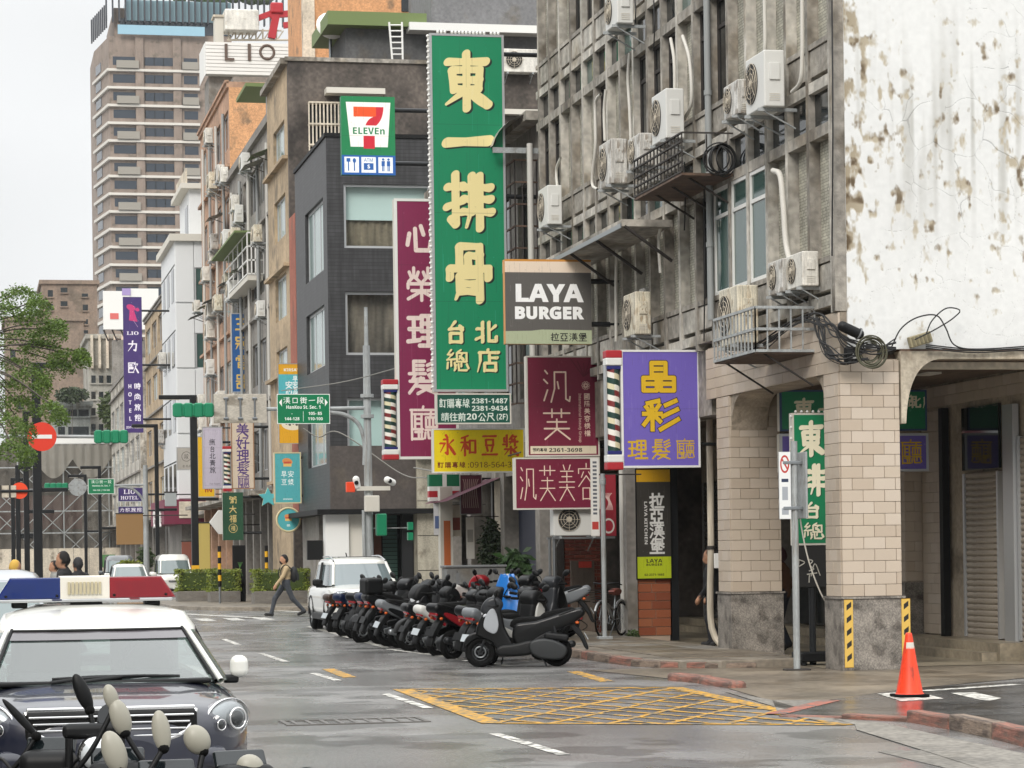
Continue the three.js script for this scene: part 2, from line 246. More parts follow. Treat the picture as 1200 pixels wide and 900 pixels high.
// ------------------------------------------------------------ sign boxes: cabinet, frame rails, printed face, arms
const faceMat = (t, r = 0.45) => M(0xffffff, r, 0, { map: t });
function signBox(o) { // photo rectangle [x0,y0,x1,y1] on the plane s
  const [X0, X1, Y0, Y1] = rectS(...o.rect, o.s), w = X1 - X0, h = Y1 - Y0, t = o.t ?? 0.18, g = thing(o.name ?? 'projecting_sign', o.label, o.cat ?? 'sign', [(X0 + X1) / 2, Y0, -o.s], 0, o.group);
  const fr = o.fr ?? 0.035, fm = o.frame ?? mt.alu;
  mesh(g, 'cabinet', bx(-w / 2 + 0.004, w / 2 - 0.004, 0.004, h - 0.004, -t, -0.012), o.side ?? mt.offWhite);
  if (fr > 0) for (const [k, q] of [['top', bx(-w / 2, w / 2, h - fr, h, -0.03, 0.012)], ['bottom', bx(-w / 2, w / 2, 0, fr, -0.03, 0.012)], ['l', bx(-w / 2, -w / 2 + fr, fr, h - fr, -0.03, 0.011)], ['r', bx(w / 2 - fr, w / 2, fr, h - fr, -0.03, 0.011)]]) mesh(g, 'frame_rail', q, fm);
  const T = o.tex ?? canvasTex(o.cw ?? 512, Math.round((o.cw ?? 512) * h / w), (x, a, b) => { o.draw(x, a, b); const sd = o.rect[0]; wear(x, a, b, 150, '#2e2a26', sd); wear(x, a, b, 60, '#e8e4da', sd + 1); x.globalAlpha = 0.35; x.fillStyle = '#2e2a26'; const np = Math.floor(b / a / 1.3); for (let i = 1; i <= np; i++) x.fillRect(0, b * i / (np + 1), a, 2); x.globalAlpha = 1; }), fm2 = faceMat(T, o.rough), pg = new THREE.PlaneGeometry(w - fr * 1.6, h - fr * 1.6);
  mesh(g, 'printed_face', pg, fm2, [0, h / 2, 0.002]); mesh(g, 'printed_face', pg, fm2, [0, h / 2, -t - 0.003], [0, Math.PI, 0]);
  for (const [py, len, r] of o.arms ?? []) mesh(g, 'mounting_arm', bar(V(w / 2 - 0.05, py * h, -t / 2), V(w / 2 + len, py * h, -t / 2), r ?? 0.04, 8), o.armMat ?? mt.darkMetal);
  g.userData.wh = undefined; delete g.userData.wh; return Object.assign(g, { w, h });
}
// ------------------------------------------------------------ ground, road, pavements, markings
const gz = (x, y, h) => { const p = onG(x, y, h); return [p.x, p.z]; };
const asphaltMap = tex(1024, 1024, (u, v) => { const a = fbm(u, v, 5, 5, 201) - 0.5, n = hsh(Math.floor(u * 1024), Math.floor(v * 1024), 5) - 0.5, p = Math.max(0, fbm(u, v, 9, 4, 220) - 0.56) * 5; const k = 122 * (1 + a * 0.34 + n * 0.34) * (1 - Math.min(0.22, p)); return [k * 1.01, k, k * 0.985]; });
const asphaltRough = tex(1024, 1024, (u, v) => { const a = fbm(u, v, 7, 5, 240, 4), w = fbm(u, v, 3, 3, 260); const k = 255 * Math.max(0.2, Math.min(0.7, 0.29 + (a - 0.5) * 0.65 + (w - 0.5) * 0.35)); return [k, k, k]; }, false);
const asphaltBump = tex(512, 512, (u, v) => { const k = 255 * (0.5 * vn(u * 256, v * 256, 256, 31) + 0.3 * fbm(u, v, 40, 3, 33) + 0.2 * fbm(u, v, 6, 2, 35)); return [k, k, k]; }, false);
const asphalt = M(0xffffff, 1, 0, { map: rep(asphaltMap, 9), roughnessMap: rep(asphaltRough, 6.5), bumpMap: rep(asphaltBump, 2.2), bumpScale: 0.0035 });
const asphaltWet = M(0xb0b0b0, 0.75, 0, { map: rep(asphaltMap, 5), roughnessMap: rep(asphaltRough, 4), bumpMap: rep(asphaltBump, 2.2), bumpScale: 0.003 });
const paveMat = G(120, 112, 100, { amp: 0.25, grain: 0.14, streak: 0.02, seed: 41, stain: [70, 62, 52], stainAt: 0.52 }, 3.4, 0.5, 0.006);
const apron = G(116, 106, 92, { amp: 0.3, grain: 0.16, streak: 0.02, seed: 43, stain: [78, 68, 55], stainAt: 0.5 }, 4.3, 0.42, 0.005);
const gutterM = G(118, 114, 107, { amp: 0.2, grain: 0.24, streak: 0.03, seed: 44, stain: [86, 82, 74] }, 2.6, 0.55, 0.006);
const kerbM = G(128, 112, 98, { amp: 0.3, grain: 0.2, seed: 45, stain: [62, 52, 46], stainAt: 0.48 }, 1.3, 0.7, 0.01);
const kerbRed = G(136, 92, 78, { amp: 0.35, grain: 0.25, seed: 46, stain: [96, 84, 74], stainAt: 0.45 }, 0.9, 0.65, 0.01);
const worn = (c, seed) => { const [r, g, b] = c; return M(0xffffff, 0.55, 0, { map: rep(tex(512, 512, (u, v) => { const w = Math.max(0, Math.min(1, (fbm(u, v, 24, 4, seed) - 0.5) * 6)), n = 1 + (hsh(Math.floor(u * 512), Math.floor(v * 512), seed) - 0.5) * 0.16; return [(r * (1 - w) + 96 * w) * n, (g * (1 - w) + 94 * w) * n, (b * (1 - w) + 90 * w) * n]; }), 1.7) }); };
const paintWhite = worn([206, 204, 196], 301), paintYellow = worn([196, 146, 44], 311), paintRed = worn([164, 96, 80], 321);

structure('ground', sheet([[-400, 40], [500, 40], [500, -900], [-400, -900]], 0), asphalt, 'damp grey asphalt road');
// sidewalk along the parked scooters, raised, with a rounded nose at the driveway
{
  const nose = [[9.62, -38.2], [9.7, -36.8], [10.0, -36.1], [10.6, -35.8]];
  const pts = [[9.6, -67], [9.6, -40], ...nose, [11.9, -36.0], [11.9, -67]];
  structure('sidewalk', slab([[9.82, -66.8], [9.82, -40], [9.84, -38.2], [9.92, -37], [10.15, -36.4], [10.7, -36.1], [12.05, -36.3], [12.05, -66.8]], 0, 0.118), paveMat, 'stained grey slab sidewalk behind the scooters');
  // paving joints cut as separate slabs on top
  const k = scene.children[scene.children.length - 1]; let i = 0;
  for (let s = 37.2; s < 60; s += 0.62) for (let x = 10.25; x < 11.6; x += 0.62) mesh(k, 'paving_slab', bc(0.6, 0.012, 0.6, x + 0.31, 0.1235 + 0.001 * hsh(i, 3, 4), -s - 0.31), [paveMat, apron, gutterM][Math.floor(hsh(i++, 1, 9) * 2.4)]);
  const kp = []; for (let s = 66.8; s > 40; s -= 1.2) kp.push([9.6, s, 9.6, Math.max(40, s - 1.19)]);
  const kb = tag(new THREE.Group(), 'red painted worn kerb along the scooter row', undefined, undefined, 'structure'); kb.name = 'kerb'; scene.add(kb);
  for (const [, a, , b] of kp) mesh(kb, 'kerb_stone', rb(0.215, 0.16, a - b, 0.02, 9.71, 0.05, -(a + b) / 2), hsh(Math.floor(a * 10), 2, 2) < 0.4 ? kerbRed : kerbM);
  const arc = [[9.71, 40], [9.72, 38.6], [9.78, 37.5], [10.0, 36.7], [10.5, 36.25], [11.2, 36.15]];
  for (let j = 0; j < arc.length - 1; j++) { const [x0, s0] = arc[j], [x1, s1] = arc[j + 1], L = Math.hypot(x1 - x0, s1 - s0); mesh(kb, 'kerb_stone', rb(0.2, 0.16 - j * 0.012, L + 0.06, 0.02), j % 2 ? kerbRed : kerbM, [(x0 + x1) / 2, 0.05 - j * 0.006, -(s0 + s1) / 2], [0, Math.atan2(x1 - x0, -(s1 - s0)), 0]); }
}
// driveway apron, gutter, arcade floor, damp corner patch
structure('driveway_apron', sheet([gz(690, 786), gz(780, 795), gz(850, 806), gz(905, 822), gz(970, 822), gz(1060, 808), gz(1200, 795), [26, -35], [12.2, -35.2], [12.0, -36.4], [9.9, -36.6]], 0.006), apron, 'brown stained concrete driveway apron at the corner');
structure('arcade_floor', [sheet([[12.0, -35.3], [26, -34.2], [26, -54], [12.0, -54]], 0.012), bx(15.0, 26, 0.0, 0.28, -54, -36.0), bx(14.75, 15, 0, 0.14, -54, -36.1)], G(136, 126, 108, { amp: 0.22, grain: 0.12, seed: 48, stain: [84, 76, 64] }, 3, 0.4, 0.003), 'tan tiled arcade floor with a raised step');
structure('gutter', sheet([gz(846, 810), gz(905, 821), gz(972, 821), gz(912, 838), gz(1030, 847), gz(1200, 884), gz(1200, 918), gz(1100, 886), gz(1004, 856), gz(1002, 850), gz(908, 829)], 0.008), gutterM, 'pale concrete gutter along the corner');
structure('damp_corner_pavement', sheet([gz(972, 821), gz(1060, 808), gz(1200, 799), [13.5, -20], [9.6, -18.6], gz(1196, 868), gz(1060, 844), gz(912, 838)], 0.010), asphaltWet, 'wet dark asphalt patch at the corner');
{
  const kb = tag(new THREE.Group(), 'worn red kerb stones around the damp corner', undefined, undefined, 'structure'); kb.name = 'corner_kerb'; scene.add(kb);
  const run = [[905, 840], [980, 842], [1060, 846], [1110, 855], [1160, 866], [1200, 876], [1240, 887]].map((p) => onG(...p, 0));
  for (let j = 0; j < run.length - 1; j++) { const a = run[j], b = run[j + 1], L = a.distanceTo(b), h = [0.02, 0.05, 0.12, 0.15, 0.15, 0.15][j]; mesh(kb, 'kerb_stone', rb(0.17, 0.2, L - 0.01, 0.025), j < 2 ? kerbRed : j % 2 ? kerbM : kerbRed, [(a.x + b.x) / 2 + 0.1, h - 0.1, (a.z + b.z) / 2], [0, Math.atan2(b.x - a.x, b.z - a.z), 0]); }
  structure('corner_platform', slab([[9.28, -24.2], [9.3, -21.3], [9.0, -19.4], [8.7, -18], [14, -17], [14, -25.5], [11, -26.4]], 0, 0.075), asphaltWet, 'slightly raised wet pavement behind the corner kerb');
  const nose = tag(new THREE.Group(), 'short worn red kerb nose between two driveways', undefined, undefined, 'structure'); nose.name = 'kerb_nose'; scene.add(nose);
  const n0 = onG(782, 797), n1 = onG(820, 801), n2 = onG(856, 807);
  for (const [a, b, h] of [[n0, n1, 0.1], [n1, n2, 0.09]]) mesh(nose, 'kerb_stone', rb(0.24, 0.22, a.distanceTo(b), 0.05), kerbRed, [(a.x + b.x) / 2 + 0.1, h - 0.11, (a.z + b.z) / 2], [0, Math.atan2(b.x - a.x, b.z - a.z), 0]);
}
// paint
{
  const Y = 0.0045;
  const lane = tag(new THREE.Group(), 'broken white lane line', undefined, undefined, 'structure'); lane.name = 'lane_marking'; scene.add(lane);
  for (const [a, b, c, d] of [[580, 860, 662, 885], [450, 813, 502, 830], [367, 789, 397, 798], [306, 766, 336, 776], [262, 749, 280, 756]]) mesh(lane, 'dash', stripe(onG(a, b), onG(c, d), 0.12, Y), paintWhite);
  const pk = tag(new THREE.Group(), 'white parking bay lines under the scooters', undefined, undefined, 'structure'); pk.name = 'parking_marking'; scene.add(pk);
  for (const [a, b, c, d] of [[362, 734, 412, 748], [416, 749, 452, 759], [456, 761, 540, 772], [545, 774, 600, 781]]) mesh(pk, 'line', stripe(onG(a, b), onG(c, d), 0.14, Y), paintWhite);
  for (const [a, b, c, d] of [[205, 719, 300, 724], [232, 712, 352, 717]]) mesh(pk, 'line', stripe(onG(a, b), onG(c, d), 0.35, Y), paintWhite);
  const yb = tag(new THREE.Group(), 'yellow hatched keep clear box', undefined, undefined, 'structure'); yb.name = 'yellow_box_marking'; scene.add(yb);
  const A = onG(470, 808), B = onG(577, 848), C = onG(992, 850), D = onG(790, 806), Y2 = 0.0075, lp = (p, q, t) => p.clone().lerp(q, t);
  for (const [p, q, w] of [[A, B, 0.22], [B, C, 0.12], [C, D, 0.2], [D, A, 0.12]]) mesh(yb, 'border_line', stripe(p, q, w, Y2), paintYellow);
  const n = 6; for (let i = 1; i < n; i++) { // two families of diagonals
    const t = i / n; mesh(yb, 'hatch_line', stripe(lp(A, B, t), lp(A, D, t), 0.075, 0.0055), paintYellow); mesh(yb, 'hatch_line', stripe(lp(B, C, t), lp(D, C, t), 0.075, 0.0055), paintYellow);
    mesh(yb, 'hatch_line', stripe(lp(A, B, 1 - t), lp(B, C, t), 0.075, 0.0065), paintYellow); mesh(yb, 'hatch_line', stripe(lp(A, D, t), lp(D, C, 1 - t), 0.075, 0.0065), paintYellow);
  }
  mesh(yb, 'hatch_line', stripe(A, C, 0.1, 0.0065), paintYellow); mesh(yb, 'hatch_line', stripe(B, D, 0.1, 0.0055), paintYellow);
  const ym = tag(new THREE.Group(), 'short yellow kerbside line pieces', undefined, undefined, 'structure'); ym.name = 'yellow_marking'; scene.add(ym);
  for (const [a, b, c, d] of [[672, 787, 712, 799], [384, 784, 410, 794]]) mesh(ym, 'dash', stripe(onG(a, b), onG(c, d), 0.2, Y), paintYellow);
  const rd = tag(mesh(scene, 'red_kerb_line', stripe(onG(974, 822), onG(908, 838), 0.22, 0.0145), paintRed), 'faded red kerb line across the driveway', undefined, undefined, 'structure');
  const wb = tag(new THREE.Group(), 'white painted marks on the damp corner', undefined, undefined, 'structure'); wb.name = 'corner_marking'; scene.add(wb);
  mesh(wb, 'square', sheet([gz(1028, 814), gz(1075, 812), gz(1106, 820), gz(1056, 823)], 0.0145), paintWhite);
  for (const [a, b, c, d, w] of [[1080, 811, 1195, 803, 0.2], [1128, 813, 1168, 822, 0.3], [1168, 822, 1215, 830, 0.2]]) mesh(wb, 'line', stripe(onG(a, b), onG(c, d), w, 0.0145), paintWhite);
  mesh(wb, 'line', stripe(onG(1060, 880), onG(1210, 915), 0.5, Y), gutterM);
  // manhole cover: frame, ribs
  const mh = tag(new THREE.Group(), 'rectangular iron drain cover in the road', undefined, undefined, 'structure'); mh.name = 'drain_cover'; scene.add(mh);
  const c = onG(415, 846); mh.position.copy(c); mesh(mh, 'frame', [bc(1.5, 0.012, 0.05, 0, 0.006, 0.35), bc(1.5, 0.012, 0.05, 0, 0.006, -0.35), bc(0.05, 0.012, 0.65, 0.72, 0.006, 0), bc(0.05, 0.012, 0.65, -0.72, 0.006, 0)], M(0x5a5753, 0.5));
  for (let i = 0; i < 9; i++) mesh(mh, 'rib', bc(0.04, 0.01, 0.65, -0.62 + i * 0.155, 0.005, 0), M(0x666360, 0.5));
  // crosswalk bars far ahead
  const cw = tag(new THREE.Group(), 'white crosswalk bars at the far junction', undefined, undefined, 'structure'); cw.name = 'crosswalk_marking'; scene.add(cw);
  for (let i = 0; i < 8; i++) mesh(cw, 'bar', stripe(V(2.2 + i * 0.8, 0, -69.4), V(2.2 + i * 0.8, 0, -72.2), 0.4, Y), paintWhite);
}
// pavement beyond the junction
structure('far_sidewalk', slab([[6.4, -86], [6.4, -98], [10.2, -99], [10.2, -400], [40, -400], [40, -80], [10.2, -80], [7.6, -82]], 0, 0.13), paveMat, 'pavement beyond the junction');
structure('opposite_sidewalk', slab([[-40, -60], [-5.5, -60], [-5.5, -400], [-40, -400]], 0, 0.13), paveMat, 'pavement on the opposite side of the street');

// ------------------------------------------------------------ corner building with arcade
const CX = 12.0, CS = 34.5, CE = 54.0;
const tileM = [0, 1, 2, 3, 4].map((i) => M(new THREE.Color(['#bcae9d', '#b8aa99', '#bfb2a2', '#baac9a', '#b3a492'][i]), 0.5, 0, { bumpMap: rep(bumpNoise, 0.5), bumpScale: 0.002 }));
const grout = G(156, 144, 128, { amp: 0.2, seed: 51 }, 1.5);
const granite = G(128, 122, 114, { amp: 0.3, grain: 0.26, streak: 0.05, seed: 52, stain: [70, 64, 58], stainAt: 0.52 }, 0.9, 0.55, 0.002);
const tileGeo = {}; const tg = (w, h, d) => tileGeo[[w.toFixed(3), h, d]] ??= rb(w, h, d, 0.006, 0, 0, 0, 1);
function tileFace(p, axis, c, a0, a1, y0, y1, skip, tw = 0.318, th = 0.163) { // axis 'z': plane z=c, a = x; axis 'x': plane x=c, a = s
  let r = 0; for (let y = y0; y + th * 0.6 < y1; y += th + 0.0045, r++) for (let a = a0 - (r % 2) * (tw + 0.0045) / 2; a < a1 - 0.02; a += tw + 0.0045) {
    const b0 = Math.max(a, a0), b1 = Math.min(a + tw, a1); if (b1 - b0 < 0.03) continue; const m = (b0 + b1) / 2, ym = y + th / 2; if (skip && skip(m, ym)) continue;
    const k = Math.floor(hsh(Math.round(m * 50), Math.round(ym * 50), 7) * 4.6), w = b1 - b0, dp = 0.016 + 0.003 * hsh(Math.round(m * 70), Math.round(ym * 70), 8);
    axis === 'z' ? mesh(p, 'tile', tg(w, th, 0.03), tileM[k], [m, ym, c + dp - 0.018]) : mesh(p, 'tile', tg(w, th, 0.03), tileM[k], [c - dp + 0.018, ym, -m], [0, Math.PI / 2, 0]);
  }
}
const corner = thing('corner_building', 'weathered concrete corner building with white side wall over a tiled arcade', 'building');
function arcadeColumn(x0, x1, s0, s1, top) {
  const g = sub(corner, 'arcade_column'); mesh(g, 'core', bx(x0 + 0.015, x1 - 0.015, 0, top, -s1 + 0.015, -s0 - 0.015), grout);
  mesh(g, 'granite_base', [rb(x1 - x0 + 0.05, 1.02, s1 - s0 + 0.05, 0.012, (x0 + x1) / 2, 0.51, -(s0 + s1) / 2), bx(x0 - 0.045, x1 + 0.045, 1.02, 1.05, -s1 - 0.045, -s0 + 0.045)], granite);
  tileFace(g, 'z', -s0 - 0.0, x0, x1, 1.055, top - 0.02); tileFace(g, 'x', x0, s0 + 0.03, s1 - 0.03, 1.055, top - 0.02); return g;
}
arcadeColumn(12.02, 12.9, 34.5, 35.2, 4.42); arcadeColumn(12.02, 12.86, 39.9, 40.65, 4.28);
{ // beam over the arch, arch spandrels, ceiling, inner wall
  const sh = new THREE.Shape(); sh.moveTo(35.2, 4.42); sh.lineTo(35.2, 3.75); sh.quadraticCurveTo(35.26, 4.22, 35.75, 4.24); sh.lineTo(39.3, 4.24); sh.quadraticCurveTo(39.86, 4.2, 39.9, 3.55); sh.lineTo(39.9, 4.42); sh.closePath();
  const bm = sub(corner, 'arch_beam'); const gm = ext(sh, 0.6).rotateY(Math.PI / 2).translate(CX + 0.04, 0, 0); mesh(bm, 'arch_soffit', gm, grout);
  mesh(bm, 'core', bx(CX + 0.04, CX + 0.6, 4.42, 5.1, -41.2, -CS - 0.02), grout);
  tileFace(bm, 'x', CX + 0.02, CS, 41.2, 4.245, 5.08, (m, y) => y < 4.4 && (m < 35.2 || m > 39.9) ? false : false);
  mesh(corner, 'arcade_beam', bx(CX + 0.1, CX + 0.55, 4.0, 5.1, -CE, -41.2), mt.concrete);
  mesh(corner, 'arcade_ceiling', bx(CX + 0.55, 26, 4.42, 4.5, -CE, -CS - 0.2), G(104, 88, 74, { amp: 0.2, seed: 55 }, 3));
  for (const [x, s] of [[13.6, 36.2], [14.4, 37.2], [13.4, 38.6], [14.6, 40.2]]) mesh(corner, 'ceiling_light_fitting', bc(0.22, 0.03, 0.5, x, 4.4, -s), mt.offWhite);
  mesh(corner, 'ceiling_batten', bc(6, 0.1, 0.14, 16.2, 4.36, -35.0), mt.cream);
  const iw = sub(corner, 'inner_wall'); mesh(iw, 'wall_panel', bx(15.6, 15.8, 0, 4.42, -CE, -34.6), G(166, 154, 136, { amp: 0.16, seed: 180 }, 3));
  // pillar and shop fronts in the inner wall
  mesh(iw, 'pillar_core', bx(15.3, 15.62, 0.28, 4.0, -41.6, -40.7), grout); mesh(iw, 'pillar_base', bx(15.26, 15.62, 0.28, 1.15, -41.65, -40.66), granite);
  tileFace(iw, 'x', 15.3, 40.7, 41.6, 1.17, 4.0); tileFace(iw, 'z', -40.7, 15.3, 15.6, 1.17, 4.0); tileFace(iw, 'x', 15.58, 39.6, 40.6, 0.3, 4.0); tileFace(iw, 'x', 15.58, 34.7, 41.9, 4.05, 4.4);
}
function shutter(x, s0, s1, y0, y1, m, parentName = 'roller_shutter') { const g = sub(corner, parentName); let i = 0; for (let y = y0; y < y1; y += 0.095, i++) mesh(g, 'slat', SL(s1 - s0), m, [x, y, -(s0 + s1) / 2]); mesh(g, 'guide_rail', bx(x - 0.05, x + 0.04, y0, y1, -s0 + 0.01, -s0 + 0.07), mt.alu); mesh(g, 'guide_rail', bx(x - 0.05, x + 0.04, y0, y1, -s1 - 0.07, -s1 - 0.01), mt.alu); }
const slCache = {}; const SL = (L) => slCache[L.toFixed(2)] ??= new THREE.CylinderGeometry(0.052, 0.052, L, 8, 1, false, Math.PI * 0.95, Math.PI * 1.1).rotateX(Math.PI / 2).scale(0.55, 1, 1);
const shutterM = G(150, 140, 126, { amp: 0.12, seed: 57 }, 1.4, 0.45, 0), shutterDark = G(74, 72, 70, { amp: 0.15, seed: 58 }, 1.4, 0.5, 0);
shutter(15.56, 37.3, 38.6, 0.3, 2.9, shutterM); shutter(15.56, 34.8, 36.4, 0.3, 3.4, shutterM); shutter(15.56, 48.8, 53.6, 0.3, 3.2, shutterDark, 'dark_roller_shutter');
mesh(corner, 'shop_window', bx(15.52, 15.57, 2.95, 3.95, -38.7, -37.2), mt.glassDark); mesh(corner, 'shop_window', bx(15.5, 15.58, 0.3, 3.6, -47, -42.2), mt.glassDark); mesh(corner, 'door_frame', bx(15.46, 15.56, 0.28, 3.9, -36.9, -36.5), mt.alu);
mesh(corner, 'door_frame', bx(15.44, 15.56, 0.28, 4.0, -39.5, -39.35), mt.black);
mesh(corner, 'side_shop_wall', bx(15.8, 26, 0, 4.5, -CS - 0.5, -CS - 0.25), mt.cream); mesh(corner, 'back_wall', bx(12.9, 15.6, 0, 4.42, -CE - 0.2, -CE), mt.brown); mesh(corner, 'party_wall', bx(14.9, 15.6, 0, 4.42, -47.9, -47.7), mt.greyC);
// upper street front: fins, beams, transoms, infill
{
  const base = 7.84, P = 3.15, top = 17.2, mosaic = M(0xffffff, 0.6, 0, { map: rep(tex(512, 512, (u, v) => { const cx = u * 24, cy = v * 24, i = Math.floor(cx), j = Math.floor(cy), e = Math.min(cx - i, 1 - cx + i, cy - j, 1 - cy + j), k = (e < 0.09 ? 0.66 : 0.86 + 0.24 * hsh(i, j, 3)) * (1 + 0.4 * (fbm(u, v, 4, 4, 77) - 0.5)); return [176 * k, 173 * k, 158 * k]; }), 1.1) });
  mesh(corner, 'upper_core', bx(CX + 0.42, 26, 4.5, top, -CE, -CS - 0.25), mt.greyC);
  const n = 19; let idx = 0;
  for (let i = 0; i <= n; i++) { const s = 34.72 + i * 1.0; if (s > CE) break; mesh(corner, 'concrete_fin', bx(CX, CX + 0.42, 5.1, top, -s - 0.06, -s + 0.06), hsh(i, 4, 4) < 0.6 ? mt.concrete : mt.concreteL); }
  mesh(corner, 'corner_pilaster', [bx(CX - 0.03, CX + 0.42, 5.1, top, -CS - 0.14, -CS + 0.0)], mt.concrete);
  for (let k = -1; k < 4; k++) {
    const T = base + k * P; if (T + 0.5 > top) break;
    for (const [a, b, m] of [[T - 0.17, T, mt.concrete], [T + 0.52, T + 0.68, mt.concreteL], [T + 1.16, T + 1.24, mt.concrete]]) if (a > 5) mesh(corner, 'concrete_beam', bx(CX + 0.008, CX + 0.42, a, b, -CE, -CS - 0.15), m);
    for (let i = 0; i < n; i++) {
      const s0 = 34.79 + i, s1 = s0 + 0.86; idx++; if (s1 > CE) continue; const h = hsh(i, k + 5, 12);
      if (T > 5.1) mesh(corner, 'transom_pane', bx(CX + 0.1, CX + 0.13, T, T + 0.52, -s1, -s0), h < 0.16 ? mt.glassGreen : mt.glassDark);
      if (T + 0.7 > 5) mesh(corner, 'spandrel_panel', bx(CX + 0.03, CX + 0.2, T + 0.76, T + 1.14, -s1 + 0.02, -s0 - 0.02), h < 0.5 ? mt.concreteL : mt.concrete);
      const y0 = T + 1.24, y1 = T + P - 0.17; if (y0 < 4.9) continue;
      const glass = (k === -1 && i >= 3 && i <= 5) ? 'white' : (k === -1 && (i === 6 || i >= 15)) || (k === 0 && [5, 6, 8, 9, 10, 13, 17, 18].includes(i)) || (k === 1 && h < 0.4) ? 'dark' : null;
      if (!glass) mesh(corner, 'tiled_infill', bx(CX + 0.17, CX + 0.3, y0, y1, -s1, -s0), mosaic);
      else {
        const w = sub(corner, 'window'), fm = glass === 'white' ? mt.white : mt.iron, X = glass === 'white' ? CX + 0.02 : CX + 0.12, f = 0.06;
        mesh(w, 'frame', [bx(X, X + 0.06, y0, y1, -s0 - f, -s0), bx(X, X + 0.06, y0, y1, -s1, -s1 + f), bx(X, X + 0.06, y0, y0 + f, -s1 + f, -s0 - f), bx(X, X + 0.06, y1 - f, y1, -s1 + f, -s0 - f), bx(X, X + 0.06, y1 - 0.5, y1 - 0.44, -s1 + f, -s0 - f)], fm);
        mesh(w, 'pane', bx(X + 0.025, X + 0.035, y0 + f, y1 - f, -s1 + f, -s0 - f), glass === 'white' ? mt.glassGreen : mt.glassDark);
      }
    }
  }
}
// white plaster side wall with flaking paint and cracks
const plaster = (() => {
  const N = 1024, W = 8, cell = (x, y) => { let d1 = 9, d2 = 9, xi = Math.floor(x), yi = Math.floor(y); for (let j = -1; j < 2; j++) for (let i = -1; i < 2; i++) { const a = xi + i + hsh(xi + i, yi + j, 401) - x, b = yi + j + hsh(xi + i, yi + j, 402) - y, d = a * a + b * b; if (d < d1) { d2 = d1; d1 = d; } else if (d < d2) d2 = d; } return Math.sqrt(d2) - Math.sqrt(d1); };
  const B = new Uint8Array(N * N * 4);
  const col = tex(N, N, (u, v) => {
    const x = u * W + 12, y = v * W + 4, wx = (fbm(u, v, 12, 3, 410) - 0.5) * 0.7, wy = (fbm(u, v, 12, 3, 411) - 0.5) * 0.7;
    const band = Math.max(0, 1 - Math.abs(y - 7.7) / 1.9), near = Math.max(0, 1 - (x - 12) / 0.55);
    const crack = cell((x + wx) * 1.9, (y + wy) * 1.9) < 0.011 * (0.3 + band) && fbm(u, v, 5, 3, 420) > 0.42;
    const fl = fbm(u, v, 96, 3, 430, 52), cl = fbm(u, v, 9, 3, 431), f2 = fbm(u, v, 34, 4, 433), flake = Math.max(0, Math.min(1, (fl * 0.45 + f2 * 0.35 + cl * 0.2 - (0.606 - 0.06 * band - 0.15 * near)) * 9)), run = Math.max(0, fbm(u, v, 70, 2, 435, 3) - 0.56) * 1.1 * band;
    const dk = Math.max(0, Math.min(1, (fbm(u, v, 60, 2, 440) - 0.52) * 5)), n = 1 + (fbm(u, v, 120, 2, 450) - 0.5) * 0.05 + (fbm(u, v, 6, 4, 451) - 0.5) * 0.06;
    let c = [213 * n * (1 - run * 0.6), 214 * n * (1 - run * 0.62), 212 * n * (1 - run * 0.68)]; const t = [172 - 66 * dk - 30 * near, 162 - 70 * dk - 32 * near, 142 - 70 * dk - 34 * near]; c = c.map((q, i) => q * (1 - flake) + t[i] * flake); if (crack) c = c.map((q) => q * 0.87);
    const o = (Math.floor(v * N + 0.5) * N + Math.floor(u * N + 0.5)) * 4, h = Math.max(0, 200 - flake * 120 - (crack ? 90 : 0) + (fbm(u, v, 40, 3, 460) - 0.5) * 60); B[o] = B[o + 1] = B[o + 2] = h; B[o + 3] = 255; return c;
  });
  const bt = new THREE.DataTexture(B, N, N); bt.wrapS = bt.wrapT = THREE.RepeatWrapping; bt.magFilter = THREE.LinearFilter; bt.needsUpdate = true;
  for (const t of [col, bt]) { t.repeat.set(1 / W, 1 / W); t.offset.set(-12 / W, -4 / W); } return M(0xffffff, 0.75, 0, { map: col, bumpMap: bt, bumpScale: 0.012 });
})();
{
  const sh = new THREE.Shape(); sh.moveTo(12.14, 17.2); sh.lineTo(12.14, 4.56); sh.lineTo(26, 4.56); sh.lineTo(26, 17.2); sh.closePath();
  const rim = new THREE.Shape(); rim.moveTo(12.92, 4.53); rim.lineTo(12.92, 3.5); rim.lineTo(12.99, 3.5); rim.quadraticCurveTo(13.02, 4.36, 13.5, 4.42); rim.lineTo(26, 4.45); rim.lineTo(26, 4.53); rim.closePath(); mesh(corner, 'arch_rim', ext(rim, 0.3).translate(0, 0, -CS - 0.26), G(176, 166, 148, { amp: 0.2, seed: 181, stain: [96, 84, 68], stainAt: 0.5 }, 2)); mesh(corner, 'dark_lintel_strip', bx(12.92, 26, 4.53, 4.56, -CS - 0.2, -CS + 0.04), mt.ironRust);
  mesh(corner, 'side_wall', ext(sh, 0.22).translate(0, 0, -CS - 0.2), plaster);
}
